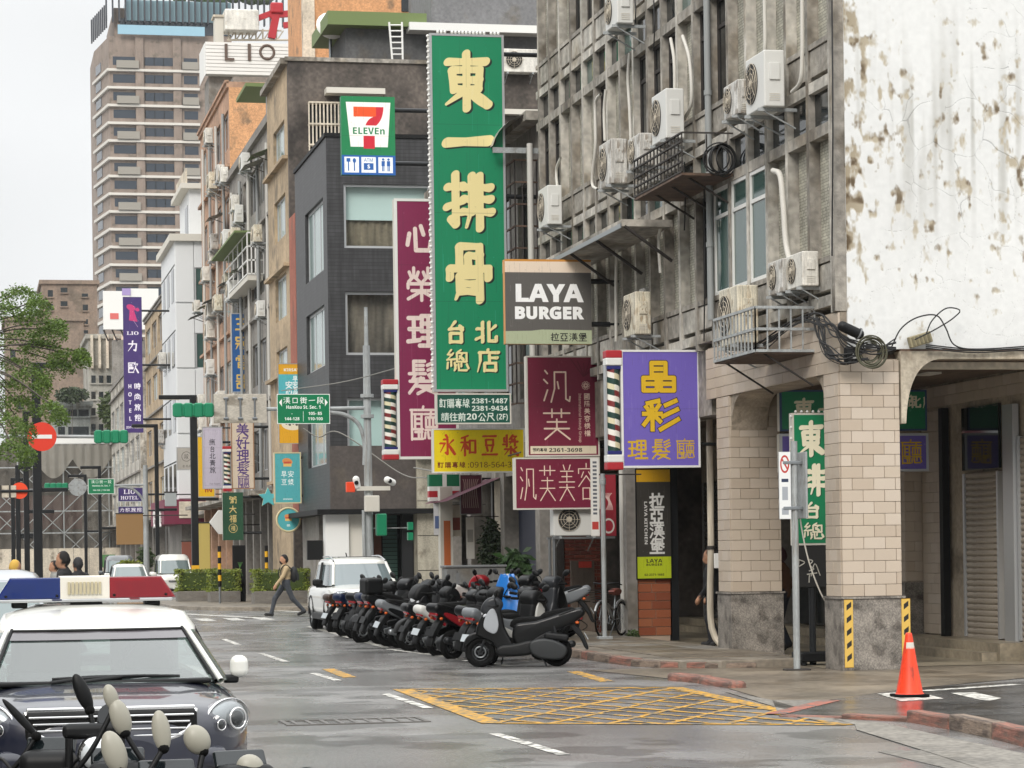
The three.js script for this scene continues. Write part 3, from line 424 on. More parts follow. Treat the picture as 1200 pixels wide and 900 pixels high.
// ------------------------------------------------------------ air conditioners, brackets, cages, pipes
const acWhite = mt.dirtyWhite, fanDark = M(0x2b2a28, 0.7);
function acUnit(w, h, d, fx) { // fan faces +z, base at y = 0, bracket behind
  const g = new THREE.Group(); const r = h * 0.36;
  mesh(g, 'casing', rb(w, h, d, 0.025, 0, h / 2, 0), acWhite); mesh(g, 'fan_recess', new THREE.CylinderGeometry(r, r, 0.012, 28).rotateX(Math.PI / 2), fanDark, [fx, h * 0.52, d / 2 + 0.003]);
  const rings = []; for (let i = 1; i <= 4; i++) rings.push(new THREE.TorusGeometry(r * i / 4, 0.006, 4, 28)); for (let i = 0; i < 8; i++) rings.push(bar(V(0, 0, 0), V(r * Math.cos(i * 0.785), r * Math.sin(i * 0.785), 0), 0.005, 4)); rings.push(new THREE.CylinderGeometry(0.05, 0.05, 0.02, 12).rotateX(Math.PI / 2));
  mesh(g, 'fan_grille', rings, mt.cream, [fx, h * 0.52, d / 2 + 0.022]);
  mesh(g, 'valve_cover', rb(0.03, h * 0.3, d * 0.5, 0.01), acWhite, [w / 2 + 0.012, h * 0.62, 0]); mesh(g, 'side_louvre', [0, 1, 2, 3].map((i) => bc(0.008, 0.012, d * 0.5, w / 2 + 0.004, h * 0.12 + i * 0.03, 0)), mt.offWhite);
  for (const kk of [-1, 1]) mesh(g, 'bracket', [bx(kk * w * 0.36 - 0.02, kk * w * 0.36 + 0.02, -0.05, -0.002, -d / 2 - 0.22, d / 2 + 0.06), bar(V(kk * w * 0.36, -0.3, -d / 2 - 0.2), V(kk * w * 0.36, -0.03, d / 2), 0.014, 5)], mt.galv); /*, -w * 0.36 + 0.02, -0.05, -0.002, -d / 2 - 0.22, d / 2 + 0.06), bx(w * 0.36 - 0.02, w * 0.36 + 0.02, -0.05, -0.002, -d / 2 - 0.22, d / 2 + 0.06), bar(V(-w * 0.36, -0.3, -d / 2 - 0.2), V(-w * 0.36, -0.03, d / 2), 0.014, 5), bar(V(w * 0.36, -0.3, -d / 2 - 0.2), */
  return g;
}
const caseM = [acWhite, G(196, 189, 170, { amp: 0.14, streak: 0.2, seed: 161, stain: [130, 108, 80], stainAt: 0.52 }, 1.1, 0.5, 0), G(186, 184, 178, { amp: 0.12, streak: 0.25, seed: 162, stain: [112, 100, 86], stainAt: 0.55 }, 1.3, 0.5, 0), M(0xcfcfca, 0.45)];
const acS = acUnit(0.8, 0.56, 0.28, -0.14), acT = acUnit(0.92, 0.84, 0.32, -0.16), acD = acUnit(0.95, 0.62, 0.34, -0.16);
const acGroup = 'air conditioners on the concrete front';
function ac(proto, pos, ry, label, sc = 1, group = acGroup) { const c = proto.clone(); c.name = numbered('air_conditioner'); c.position.copy(pos); c.rotation.y = ry; c.scale.setScalar(sc); scene.add(c); const cm = caseM[Math.floor(hsh(Math.round(pos.x * 91 + pos.y * 57), Math.round(pos.z * 33), 160) * 4)]; c.children.forEach((k) => { if (k.name === 'casing' || k.name === 'valve_cover') k.material = cm; }); return tag(c, label, 'air conditioner', group); }
const ST = -Math.PI / 2;
const acFar = 'white air conditioner on a rusty bracket on the street front';
ac(acT, onX(897, 131, 11.66), ST, 'large white air conditioner beside the flaking white wall, orange stain in its fan');
ac(acS, onX(866, 138, 11.68), ST, 'small air conditioner with a red badge next to the stained unit', 0.95);
ac(acT, onX(783, 167, 11.6), ST, 'tall white air conditioner standing behind the black iron cage');
ac(acS, onX(752, 197, 11.6), ST, 'low air conditioner at the foot of the black iron cage');
ac(acT, onX(719, 219, 11.62), ST, 'beige air conditioner tied with a chain on a bracket above the cafe sign', 0.98);
ac(acT, onX(645, 266, 11.62), ST, 'air conditioner at the far end of the concrete front with a chain across it', 0.95);
ac(acT, onX(747, 394, 11.6), ST, 'cream air conditioner beside one with a fan turned to the road crossing', 0.9);
ac(acT, onS(780, 391, 45.2), 0.06, 'air conditioner with a dark round fan facing the crossing', 0.98);
ac(acT, onX(866, 405, 11.62), ST, 'clean white air conditioner inside the grey balcony cage', 1.06);
ac(acS, onX(726, 33, 11.55), ST, 'air conditioner on a dark drip tray high on the concrete front', 1.1);
ac(acS, onX(918, 345, 11.86), ST, 'slim air conditioner recessed between fins, first of a pair with white pipes', 0.9);
ac(acS, onX(941, 338, 11.86), ST, 'slim air conditioner recessed between fins, second of a pair, nearer the cables', 0.9);
ac(acD, onS(674, 628, 49.4), 0, 'dusty air conditioner with big black fan under the maroon beauty sign', 1.0);
{
  const t = thing('balcony_cage', 'grey iron cage balcony around the clean white air conditioner', 'cage', [0, 0, 0]);
  const a = onX(896, 440, 11.25), s0 = -a.z, y0 = 4.62, y1 = 5.25, x0 = 11.12, x1 = 12.02, s1 = s0 + 2.1, q = [];
  for (let i = 0; i <= 12; i++) { const s = s0 + (s1 - s0) * i / 12; q.push(bx(x0 - 0.01, x0 + 0.01, y0, y1, -s - 0.01, -s + 0.01)); } for (let i = 0; i <= 5; i++) { const x = x0 + (x1 - x0) * i / 5; q.push(bx(x - 0.01, x + 0.01, y0, y1, -s0 - 0.01, -s0 + 0.01)); }
  mesh(t, 'bars', q, mt.galv); const rails = []; for (const y of [y0, (y0 + y1) / 2, y1]) rails.push(bx(x0 - 0.02, x0 + 0.02, y - 0.02, y + 0.02, -s1, -s0), bx(x0, x1, y - 0.02, y + 0.02, -s0 - 0.02, -s0 + 0.02)); mesh(t, 'rail', rails, mt.galv);
  mesh(t, 'floor_plate', bx(x0, x1, y0 - 0.04, y0 - 0.02, -s1, -s0), mt.ironRust); for (const q0 of [-s0 - 0.1, -s1 + 0.1]) mesh(t, 'brace', bar(V(x0 + 0.1, y0, q0), V(x1, y0 - 0.5, q0), 0.016), mt.iron);
  const t2 = thing('iron_cage', 'black iron equipment cage with a coil of cable', 'cage'), b = onX(805, 200, 11.3), c0 = -b.z - 0.25, c1 = c0 + 3.0, yy = b.y - 0.05, q2 = [];
  for (let i = 0; i <= 14; i++) { const s = c0 + (c1 - c0) * i / 14; q2.push(bx(11.14, 11.16, yy, yy + 0.62, -s - 0.01, -s + 0.01)); } for (const y of [0, 0.16, 0.32, 0.48, 0.62]) q2.push(bx(11.13, 11.17, yy + y - 0.012, yy + y + 0.012, -c1, -c0)); q2.push(bx(11.15, 12, yy + 0.61, yy + 0.635, -c0 - 0.012, -c0 + 0.012), bx(11.55, 11.57, yy, yy + 0.6, -c0 - 0.01, -c0 + 0.01));
  mesh(t2, 'bars', q2, mt.iron); mesh(t2, 'tray', bx(11.14, 12, yy - 0.06, yy - 0.02, -c1, -c0), mt.ironRust);
  for (let i = 0; i < 3; i++) mesh(t2, 'brace', bar(V(11.3, yy - 0.03, -c0 - 0.3 - i), V(12, yy - 0.45, -c0 - 0.3 - i), 0.02), mt.iron);
  const coil = []; for (let i = 0; i < 7; i++) coil.push(new THREE.TorusGeometry(0.2 + 0.03 * (i % 3), 0.013, 5, 28).rotateY(0.2 * (i - 3)).translate(11.72 + 0.02 * i, yy + 0.2 - 0.02 * (i % 2), -c0 + 0.05)); tag(mesh(scene, 'cable_coil', coil, mt.cable), 'coil of black cable hanging at the black iron cage', 'cable');
  // projecting slab with struts
  const t3 = thing('concrete_ledge', 'dark stained ledge on steel struts above the cafe sign', 'ledge'), e0 = -onX(735, 265, 11.2).z, e1 = -onX(655, 285, 11.4).z, ey = onX(735, 265, 11.2).y; mesh(t3, 'slab', bx(11.1, 12.02, ey, ey + 0.12, -e1, -e0), mt.concrete); for (let i = 0; i < 4; i++) mesh(t3, 'strut', bar(V(11.15, ey, -(e0 + (e1 - e0) * i / 3)), V(12, ey - 0.6, -(e0 + (e1 - e0) * i / 3)), 0.03), mt.iron); mesh(t3, 'edge_angle', bx(11.08, 11.1, ey - 0.03, ey + 0.05, -e1, -e0), mt.steel);
}
// down pipes and refrigerant lines
function pipe(name, label, pts, r, m, group) { return tag(mesh(scene, name, tube(pts, r, 7), m), label, 'pipe', group); }
{
  const d = onX(832, 375, 11.9); const t = thing('drain_pipe', 'tall grey drain pipe down the concrete front', 'pipe'); mesh(t, 'pipe_run', cyl(0.055, 0.055, 17 - d.y, 10, 11.92, d.y, d.z), mt.pvcGrey); for (let i = 0; i < 5; i++) mesh(t, 'collar', cyl(0.068, 0.068, 0.08, 10, 11.92, d.y + 1.2 + i * 2.5, d.z), mt.pvcGrey);
  const P = (x, y, X = 11.88) => onX(x, y, X);
  const runs = [[[657, 185], [652, 200], [655, 235], [656, 262]], [[704, 110], [698, 120], [698, 170], [694, 215], [700, 222]], [[710, 105], [708, 130], [709, 165]], [[738, 62], [736, 90], [738, 130], [739, 175], [735, 196]], [[786, 45], [790, 70], [791, 115]], [[800, 42], [808, 70], [810, 120], [802, 140]], [[896, 0], [896, 60], [893, 66]], [[940, 0], [940, 68], [938, 95], [928, 108]], [[906, 200], [914, 205], [918, 240], [922, 290], [933, 325]], [[775, 262], [772, 280], [774, 320]], [[723, 285], [722, 320], [722, 400]]];
  runs.forEach((r, i) => pipe('refrigerant_pipe', ['white pipe ending at the chained air conditioner of the far end', 'looping white pipe beside the beige chained air conditioner', 'short white pipe above the beige chained air conditioner', 'long white pipe between the beige unit and the black iron cage', 'white pipe dropping behind the tall unit of the black iron cage', 'white wrapped pipe bending towards the tall unit of the cage', 'straight white pipe above the large stained air conditioner', 'white pipe curving into the side of the large stained unit', 'thick white pipe bundle above the pair of slim air conditioners', 'short white pipe above the unit with a dark round fan', 'white pipe hanging behind the burger cafe sign'][i], r.map((p) => P(...p)), i === 8 ? 0.045 : 0.03, mt.cableWhite, 'refrigerant pipes on the concrete front'));
  for (const [x, y0, y1] of [[744, 0, 30], [802, 190, 270], [825, 210, 400], [766, 0, 60], [975, 0, 300]]) pipe('hanging_wire', 'thin dark wire hanging down the concrete front', [P(x, y0, 11.95), P(x + 1, (y0 + y1) / 2, 11.9), P(x, y1, 11.93)], 0.012, mt.cable, 'wires on the concrete front');
}
// cable tangle at the corner
{
  const b = [], Q = (x, y, s = 34.2) => onS(x, y, s), E = (x, y) => onX(x, y, 11.9);
  for (let i = 0; i < 7; i++) { const o = i * 1.6, j = (k) => (hsh(i, k, 150) - 0.5) * 16; b.push(tube([E(880 + j(0), 404 + o), E(905, 392 + o + j(1) * 0.5), E(935, 378 + j(2) * 0.7), E(962, 374 + j(3)), E(976 + j(9) * 0.3, 388 + j(4)), Q(990, 400 + j(5)), Q(1020, 408 + j(6)), Q(1050, 404 + j(7))], 0.008 + 0.006 * hsh(i, 8, 150), 5)); }
  for (let i = 0; i < 12; i++) { const j = (k) => (hsh(i, k, 151) - 0.5) * 14; b.push(tube([E(955 + j(0), 372), E(960 + j(1), 392 + j(2)), E(968 + j(3), 412 + j(4)), Q(992 + j(5), 420 + j(6)), Q(1012 + j(7), 416 + j(8))], 0.006 + 0.006 * hsh(i, 9, 151), 5)); }
  tag(mesh(scene, 'cable_bundle', b, mt.cable), 'tangle of black cables wrapped around the corner above the arcade', 'cable');
  tag(mesh(scene, 'cable_loop', [tube([Q(1045, 406), Q(1056, 385), Q(1075, 372), Q(1098, 370), Q(1108, 384), Q(1118, 404), Q(1150, 410), Q(1200, 408)], 0.011, 5), tube([Q(1072, 398), Q(1096, 386), Q(1118, 372), Q(1125, 364), Q(1110, 361), Q(1092, 376), Q(1085, 392)], 0.01, 5)], mt.cable), 'big looping black cables in front of the white wall', 'cable');
  for (let i = 0; i < 3; i++) tag(mesh(scene, 'wall_wire', tube([Q(1085, 404 + i * 2, 34.35), Q(1140, 409 + i * 2, 34.38), Q(1215, 405 + i * 2, 34.4)], 0.01, 5), mt.cable), 'straight black wire along the bottom of the white wall', 'cable', 'wires under the white wall');
  const p = Q(1020, 413), cc = []; for (let i = 0; i < 9; i++) cc.push(new THREE.TorusGeometry(0.13 + 0.012 * i, 0.011, 5, 30).translate(0.02 * Math.sin(i * 2), 0.02 * Math.cos(i * 3), -0.05 + 0.012 * i)); tag(mesh(scene, 'fibre_coil', cc, M(0x4b4a38, 0.6), p), 'round coil of olive fibre cable hung on the corner', 'cable');
  const jb = thing('junction_box', 'black junction box with a white sticker beside the cable coil', 'junction box', Q(998, 424, 34.25)); mesh(jb, 'case', rb(0.2, 0.22, 0.12, 0.02, 0, 0.1, 0), mt.plasticBlack); mesh(jb, 'sticker', bc(0.07, 0.08, 0.004, 0.03, 0.07, 0.063), mt.white);
  const sp = thing('splice_closure', 'black cylindrical cable splice closure at the corner', 'cable box', Q(997, 387, 34.2)); mesh(sp, 'tube_body', new THREE.CapsuleGeometry(0.075, 0.26, 6, 14).rotateZ(1.15), mt.plasticBlack); mesh(sp, 'end_ring', new THREE.TorusGeometry(0.078, 0.014, 6, 16).rotateY(Math.PI / 2).rotateZ(-0.42).translate(0.12, -0.05, 0), mt.plasticGrey);
  const tb = thing('terminal_box', 'beige ribbed terminal box tilted on the white wall', 'junction box', Q(1078, 398, 34.4)); mesh(tb, 'case', rb(0.34, 0.16, 0.1, 0.015).rotateZ(0.28), M(0x8d8468, 0.6)); mesh(tb, 'cover_rib', [0, 1, 2, 3, 4].map((i) => bc(0.03, 0.12, 0.012).translate(-0.12 + i * 0.06, 0, 0.055).rotateZ(0.28)), M(0x6f6850, 0.6));
}

// ------------------------------------------------------------ signs on the near block
const cream = '#e6d79a';
signBox({ name: 'vertical_sign', label: 'tall green signboard with huge cream characters edged in bulbs', rect: [506, 40, 593, 459], s: 54.6, t: 0.3, fr: 0.05, cw: 410, side: mt.dirtyWhite, arms: [[0.95, 0.9, 0.05], [0.55, 0.9, 0.05], [0.2, 0.9, 0.05]],
  draw: (x, w, h) => { x.fillStyle = '#007f55'; x.fillRect(0, 0, w, h); wear(x, w, h, 160, '#0a5f44', 3); const ch = ['東', '一', '排', '骨'], pos = [[0.045, 0.175], [0.27, 0.075], [0.385, 0.17], [0.585, 0.17]]; for (const [dx, c] of [[11, '#0d1f19'], [0, cream]]) { ink(x, c); ch.forEach((g, i) => glyph(x, g, w * 0.15 + dx, h * (pos[i][0] - (i === 1 ? 0.03 : 0)) + dx * 0.7, w * 0.68, i === 1 ? h * 0.12 : h * 0.165, i === 1 ? 0.24 : 0.16, 'brush')); glyph(x, '台', w * 0.13 + dx * 0.7, h * 0.805 + dx * 0.5, w * 0.32, h * 0.066, 0.15, 'brush'); glyph(x, '北', w * 0.56 + dx * 0.7, h * 0.805 + dx * 0.5, w * 0.32, h * 0.066, 0.15, 'brush'); glyph(x, '總', w * 0.13 + dx * 0.7, h * 0.885 + dx * 0.5, w * 0.34, h * 0.068, 0.115, 'brush'); glyph(x, '店', w * 0.57 + dx * 0.7, h * 0.885 + dx * 0.5, w * 0.34, h * 0.068, 0.13, 'brush'); } } });
{ const g = scene.children[scene.children.length - 1], w = g.w, h = g.h, q = []; for (let i = 0; i < 66; i++) q.push(new THREE.SphereGeometry(0.034, 6, 5).translate(-w / 2 - 0.03, 0.1 + i * (h - 0.15) / 65, -0.02 - 0.05 * (i % 2))); for (let i = 0; i < 18; i++) if (hsh(i, 5, 5) < 0.75) q.push(new THREE.SphereGeometry(0.034, 6, 5).translate(-w / 2 + 0.2 + i * (w - 0.3) / 17, h + 0.05, -0.08)); mesh(g, 'bulb_edging', q, mt.white); }
signBox({ name: 'telephone_sign', label: 'small dark green telephone order panel under the tall green signboard', rect: [511, 461, 599, 497], s: 54.4, t: 0.2, fr: 0.03, cw: 512, frame: mt.offWhite,
  draw: (x, w, h) => { x.fillStyle = '#0d4f40'; x.fillRect(0, 0, w, h); ink(x, '#dfe6dc'); line(x, '訂購專線', w * 0.03, h * 0.14, w * 0.1, w * 0.105, 0.13, 'round', 1.35); latin(x, '2381-1487', w * 0.72, h * 0.23, h * 0.24, 'bold sans-serif', w * 0.5); latin(x, '2381-9434', w * 0.72, h * 0.49, h * 0.24, 'bold sans-serif', w * 0.5); line(x, '請往前', w * 0.05, h * 0.64, w * 0.11, w * 0.115, 0.12, 'round', 1.1); latin(x, '20', w * 0.47, h * 0.78, h * 0.3, 'bold sans-serif', w * 0.15); line(x, '公尺', w * 0.56, h * 0.64, w * 0.11, w * 0.115, 0.13, 'round', 1.1); latin(x, '(2F)', w * 0.89, h * 0.78, h * 0.28, 'bold sans-serif', w * 0.16); } });
signBox({ name: 'barber_sign', label: 'tall maroon barber signboard with pale pink characters behind the green one', rect: [464, 233, 536, 538], s: 57.2, t: 0.3, fr: 0.06, cw: 360, frame: mt.white, arms: [[0.9, 0.8, 0.05], [0.15, 0.8, 0.05]],
  draw: (x, w, h) => { x.fillStyle = '#7e1f4b'; x.fillRect(0, 0, w, h); wear(x, w, h, 120, '#5d1436', 9); ink(x, '#e6d2cb'); column(x, '心榮理髮廳', w * 0.42, h * 0.075, w * 0.56, h * 0.182, 0.13, 'round', 1.0); } });
function barberPole(rect, s, label, wide = 1) {
  const [X0, X1, Y0, Y1] = rectS(...rect, s), w = X1 - X0, h = Y1 - Y0, g = thing('barber_pole', label, 'barber pole', [(X0 + X1) / 2, Y0, -s], 0, undefined);
  const t = canvasTex(128, 512, (x, W, H2) => { x.fillStyle = '#d8d4c8'; x.fillRect(0, 0, W, H2); const cs = ['#28423c', '#d8cfae', '#28423c', '#e8e4da', '#7a3030', '#e8e4da']; for (let i = -8; i < 22; i++) { x.fillStyle = cs[((i % 6) + 6) % 6]; x.beginPath(); x.moveTo(0, i * 34); x.lineTo(W, i * 34 + 70); x.lineTo(W, i * 34 + 104); x.lineTo(0, i * 34 + 34); x.fill(); } });
  mesh(g, 'striped_tube', new THREE.CylinderGeometry(w * 0.4, w * 0.4, h * 0.72, 20, 1, true).translate(0, h / 2, 0), M(0xffffff, 0.3, 0, { map: t }));
  mesh(g, 'cap', rb(w, h * 0.065, w * 0.9, 0.02, 0, h * 0.905, 0), mt.white); mesh(g, 'cap', rb(w, h * 0.065, w * 0.9, 0.02, 0, h * 0.967, 0), mt.red); mesh(g, 'cap', rb(w, h * 0.065, w * 0.9, 0.02, 0, h * 0.095, 0), mt.white); mesh(g, 'cap', rb(w, h * 0.065, w * 0.9, 0.02, 0, h * 0.033, 0), mt.red);
  for (const k of [-1, 1]) mesh(g, 'frame_post', bc(w * 0.09, h * 0.75, w * 0.5, k * w * 0.45, h / 2, -0.02), mt.alu); mesh(g, 'collar', rb(w * 0.86, h * 0.03, w * 0.8, 0.01, 0, h * 0.855, 0), M(0x20246a, 0.4)); mesh(g, 'collar', rb(w * 0.86, h * 0.03, w * 0.8, 0.01, 0, h * 0.145, 0), M(0x20246a, 0.4));
  mesh(g, 'mounting_arm', bx(w / 2, w / 2 + 0.12, h * 0.5, h * 0.53, -0.05, 0), mt.iron); return g;
}
barberPole([448, 445, 466, 539], 57.3, 'striped barber pole fixed to the tall maroon barber signboard'); barberPole([709, 411, 728, 551], 42.1, 'striped barber pole fixed to the purple barber sign');
signBox({ name: 'convenience_store_sign', label: 'green and white convenience store lightbox with a red and orange number', rect: [400, 113, 463, 205], s: 68, t: 0.22, fr: 0.0, cw: 420, side: M(0x0d6b46, 0.5), arms: [[0.84, 1.1, 0.06], [0.16, 1.1, 0.06]],
  draw: (x, w, h) => { x.fillStyle = '#0b7a47'; x.fillRect(0, 0, w, h); const H2 = h * 0.74; x.fillStyle = '#f1f0ea'; x.beginPath(); x.moveTo(w * 0.09, H2 * 0.1); x.lineTo(w * 0.92, H2 * 0.1); x.lineTo(w * 0.86, H2 * 0.87); x.lineTo(w * 0.17, H2 * 0.87); x.closePath(); x.fill(); x.fillStyle = '#e2511c'; x.fillRect(w * 0.23, H2 * 0.18, w * 0.42, H2 * 0.17); x.fillStyle = '#c81f32'; x.beginPath(); x.moveTo(w * 0.65, H2 * 0.18); x.lineTo(w * 0.79, H2 * 0.18); x.quadraticCurveTo(w * 0.78, H2 * 0.4, w * 0.65, H2 * 0.5); x.lineTo(w * 0.45, H2 * 0.5); x.quadraticCurveTo(w * 0.5, H2 * 0.36, w * 0.65, H2 * 0.34); x.fill(); x.fillRect(w * 0.41, H2 * 0.68, w * 0.21, H2 * 0.22); ink(x, '#0b7a47'); latin(x, 'ELEVEn', w * 0.51, H2 * 0.595, H2 * 0.16, 'bold sans-serif', w * 0.62); x.fillStyle = '#1f5ba6'; x.fillRect(0, h * 0.75, w, h * 0.25); x.fillStyle = '#eef2f4'; for (let i = 0; i < 3; i++) x.fillRect(w * (0.05 + 0.315 * i), h * 0.772, w * 0.27, h * 0.2); x.fillStyle = '#1f5ba6'; x.fillRect(w * 0.115, h * 0.79, w * 0.02, h * 0.16); x.fillRect(w * 0.09, h * 0.79, w * 0.07, h * 0.045); x.beginPath(); x.ellipse(w * 0.235, h * 0.82, w * 0.03, h * 0.03, 0, 0, 7); x.fill(); x.fillRect(w * 0.225, h * 0.83, w * 0.02, h * 0.12); latin(x, 'ATM', w * 0.5, h * 0.81, h * 0.06, 'normal sans-serif'); x.fillRect(w * 0.41, h * 0.85, w * 0.18, h * 0.085); x.fillStyle = '#eef2f4'; latin(x, '$', w * 0.5, h * 0.893, h * 0.075); x.fillStyle = '#1f5ba6'; for (const cx of [0.77, 0.87]) { x.beginPath(); x.arc(w * cx, h * 0.8, w * 0.022, 0, 7); x.fill(); x.fillRect(w * (cx - 0.03), h * 0.82, w * 0.06, h * 0.065); x.fillRect(w * (cx - 0.02), h * 0.88, w * 0.016, h * 0.07); x.fillRect(w * (cx + 0.005), h * 0.88, w * 0.016, h * 0.07); } } });
signBox({ name: 'cafe_sign', label: 'grey burger cafe sign with white lettering on two black arms', rect: [592, 304, 693, 403], s: 47.6, t: 0.2, fr: 0.0, cw: 700, side: M(0xc98a3a, 0.5), arms: [[0.75, 0.62, 0.05], [0.24, 0.62, 0.05]],
  draw: (x, w, h) => { x.fillStyle = '#5c5955'; x.fillRect(0, 0, w, h); x.fillStyle = '#e4d2bd'; x.fillRect(0, 0, w, h * 0.155); x.fillStyle = '#c98a3a'; x.fillRect(0, 0, w, h * 0.025); x.fillStyle = '#aab393'; x.beginPath(); x.moveTo(0, h * 0.85); x.lineTo(w * 0.3, h * 0.845); x.lineTo(w * 0.42, h * 0.83); x.lineTo(w, h * 0.838); x.lineTo(w, h); x.lineTo(0, h); x.fill(); wear(x, w, h, 120, '#4a4743', 6); x.fillStyle = '#f4f4f2'; x.strokeStyle = '#f4f4f2'; x.lineWidth = 9; x.lineJoin = 'miter'; const tx = (t, y, s, ww) => { x.font = `bold ${s}px sans-serif`; x.textAlign = 'center'; x.textBaseline = 'middle'; x.save(); x.translate(w * 0.5, y); x.scale(ww / x.measureText(t).width, 1); x.fillText(t, 0, 0); x.strokeText(t, 0, 0); x.restore(); }; tx('LAYA', h * 0.4, h * 0.28, w * 0.8); tx('BURGER', h * 0.635, h * 0.19, w * 0.8); ink(x, '#1d1d1b'); line(x, '拉亞漢堡', w * 0.52, h * 0.87, w * 0.095, w * 0.108, 0.11, 'square'); } });
signBox({ name: 'barber_shop_sign', label: 'purple barber shop sign with yellow outlined characters', rect: [728, 410, 820, 548], s: 42, t: 0.22, fr: 0.035, cw: 600, frame: mt.white, arms: [[0.9, 0.3, 0.03], [0.2, 0.3, 0.03]],
  draw: (x, w, h) => { x.fillStyle = '#6c5cb2'; x.fillRect(0, 0, w, h); wear(x, w, h, 90, '#52469a', 12); for (const [c, lw] of [['#1c1a24', 0.2], ['#d5ad1c', 0.155]]) { ink(x, c); glyph(x, '晶', w * 0.25, h * 0.09, w * 0.46, h * 0.26, lw, 'round'); } for (const [c, lw] of [['#1c1a24', 0.19], ['#d5ad1c', 0.145]]) { ink(x, c); glyph(x, '彩', w * 0.25, h * 0.42, w * 0.5, h * 0.27, lw, 'square'); } ink(x, '#c9a41e'); line(x, '理髮廳', w * 0.05, h * 0.765, w * 0.27, w * 0.315, 0.105, 'round', 0.95); } });
const mar = '#741a36', thin = '#ead3bd';
signBox({ name: 'beauty_salon_sign', label: 'upright maroon beauty salon sign with thin cream strokes and phone number', rect: [617, 417, 702, 535], s: 49.4, t: 0.2, fr: 0.03, cw: 560, frame: mt.offWhite, arms: [[0.9, 0.35, 0.035], [0.1, 0.35, 0.035]],
  draw: (x, w, h) => { x.fillStyle = mar; x.fillRect(0, 0, w, h); x.strokeStyle = '#5c1029'; x.lineWidth = 7; for (let i = 0; i < 6; i++) { x.beginPath(); x.moveTo(w * 0.8, h * 0.2); x.quadraticCurveTo(w * (0.7 + 0.06 * i), h * 0.1, w * (0.62 + 0.09 * i), h * (0.02 + 0.02 * (i % 3))); x.stroke(); } ink(x, thin); glyph(x, '汎', w * 0.2, h * 0.1, w * 0.42, h * 0.38, 0.055, 'round'); glyph(x, '芙', w * 0.2, h * 0.51, w * 0.42, h * 0.34, 0.055, 'round'); column(x, '國際美容機構', w * 0.845, h * 0.37, w * 0.085, h * 0.075, 0.12, 'round', 1); x.strokeStyle = thin; x.lineWidth = 3; for (let i = 0; i < 5; i++) { x.beginPath(); x.ellipse(w * 0.83, h * 0.29, w * 0.06, h * 0.012, i * 0.63, 0, 7); x.stroke(); } x.save(); x.translate(w * 0.745, h * 0.62); x.rotate(Math.PI / 2); latin(x, 'International beauty Group', 0, 0, w * 0.055, 'normal sans-serif'); x.restore(); x.fillStyle = '#d9cdb4'; x.fillRect(w * 0.03, h * 0.905, w * 0.94, h * 0.08); ink(x, '#2a2622'); line(x, '預約專線', w * 0.06, h * 0.925, w * 0.05, w * 0.052, 0.13); latin(x, '2361-3698', w * 0.53, h * 0.947, h * 0.055, 'bold sans-serif', w * 0.48); } });
signBox({ name: 'beauty_salon_banner', label: 'wide maroon beauty salon sign with four thin cream characters', rect: [603, 536, 703, 597], s: 49.1, t: 0.2, fr: 0.03, cw: 640, frame: mt.offWhite,
  draw: (x, w, h) => { x.fillStyle = mar; x.fillRect(0, 0, w, h); wear(x, w, h, 60, '#5c1029', 15); ink(x, thin); line(x, '汎芙美容', w * 0.04, h * 0.1, w * 0.21, w * 0.235, 0.06, 'round', 2.2); } });
signBox({ name: 'soy_milk_sign', label: 'bright yellow soy milk shop sign with red characters and phone number', rect: [507, 502, 615, 554], s: 56, t: 0.2, fr: 0.03, cw: 640, frame: mt.white, arms: [[0.8, 0.4, 0.03], [0.2, 0.4, 0.03]],
  draw: (x, w, h) => { x.fillStyle = '#f2d714'; x.fillRect(0, 0, w, h); ink(x, '#d2461f'); line(x, '永和豆漿', w * 0.06, h * 0.12, w * 0.18, w * 0.235, 0.13, 'brush', 1.35); ink(x, '#7d3b17'); line(x, '訂購專線', w * 0.04, h * 0.765, w * 0.068, w * 0.08, 0.13, 'round'); latin(x, ':0918-564-368', w * 0.67, h * 0.84, h * 0.18, 'normal sans-serif', w * 0.6); } });
signBox({ name: 'arcade_sign', label: 'green round-topped sign hanging inside the arcade', rect: [914, 457, 1086, 505], s: 39.3, t: 0.16, fr: 0.03, cw: 640, frame: M(0x2f4a6c, 0.5),
  draw: (x, w, h) => { x.fillStyle = '#0a7a4e'; x.fillRect(0, 0, w, h); ink(x, '#e9e2c6'); line(x, '東一排骨', w * 0.08, h * 0.18, w * 0.15, w * 0.17, 0.13, 'brush'); line(x, '總店', w * 0.76, h * 0.1, w * 0.08, w * 0.1, 0.12, 'brush'); line(x, '北店', w * 0.88, h * 0.12, w * 0.09, w * 0.1, 0.13, 'brush'); } });
signBox({ name: 'arcade_barber_sign', label: 'wide purple barber sign under the green sign inside the arcade', rect: [914, 508, 1088, 553], s: 39.35, t: 0.16, fr: 0.04, cw: 640, draw: (x, w, h) => { x.fillStyle = '#6c5cb2'; x.fillRect(0, 0, w, h); ink(x, '#d5ad1c'); line(x, '晶彩理髮廳', w * 0.03, h * 0.14, w * 0.16, w * 0.195, 0.12, 'round', 1.1); } });
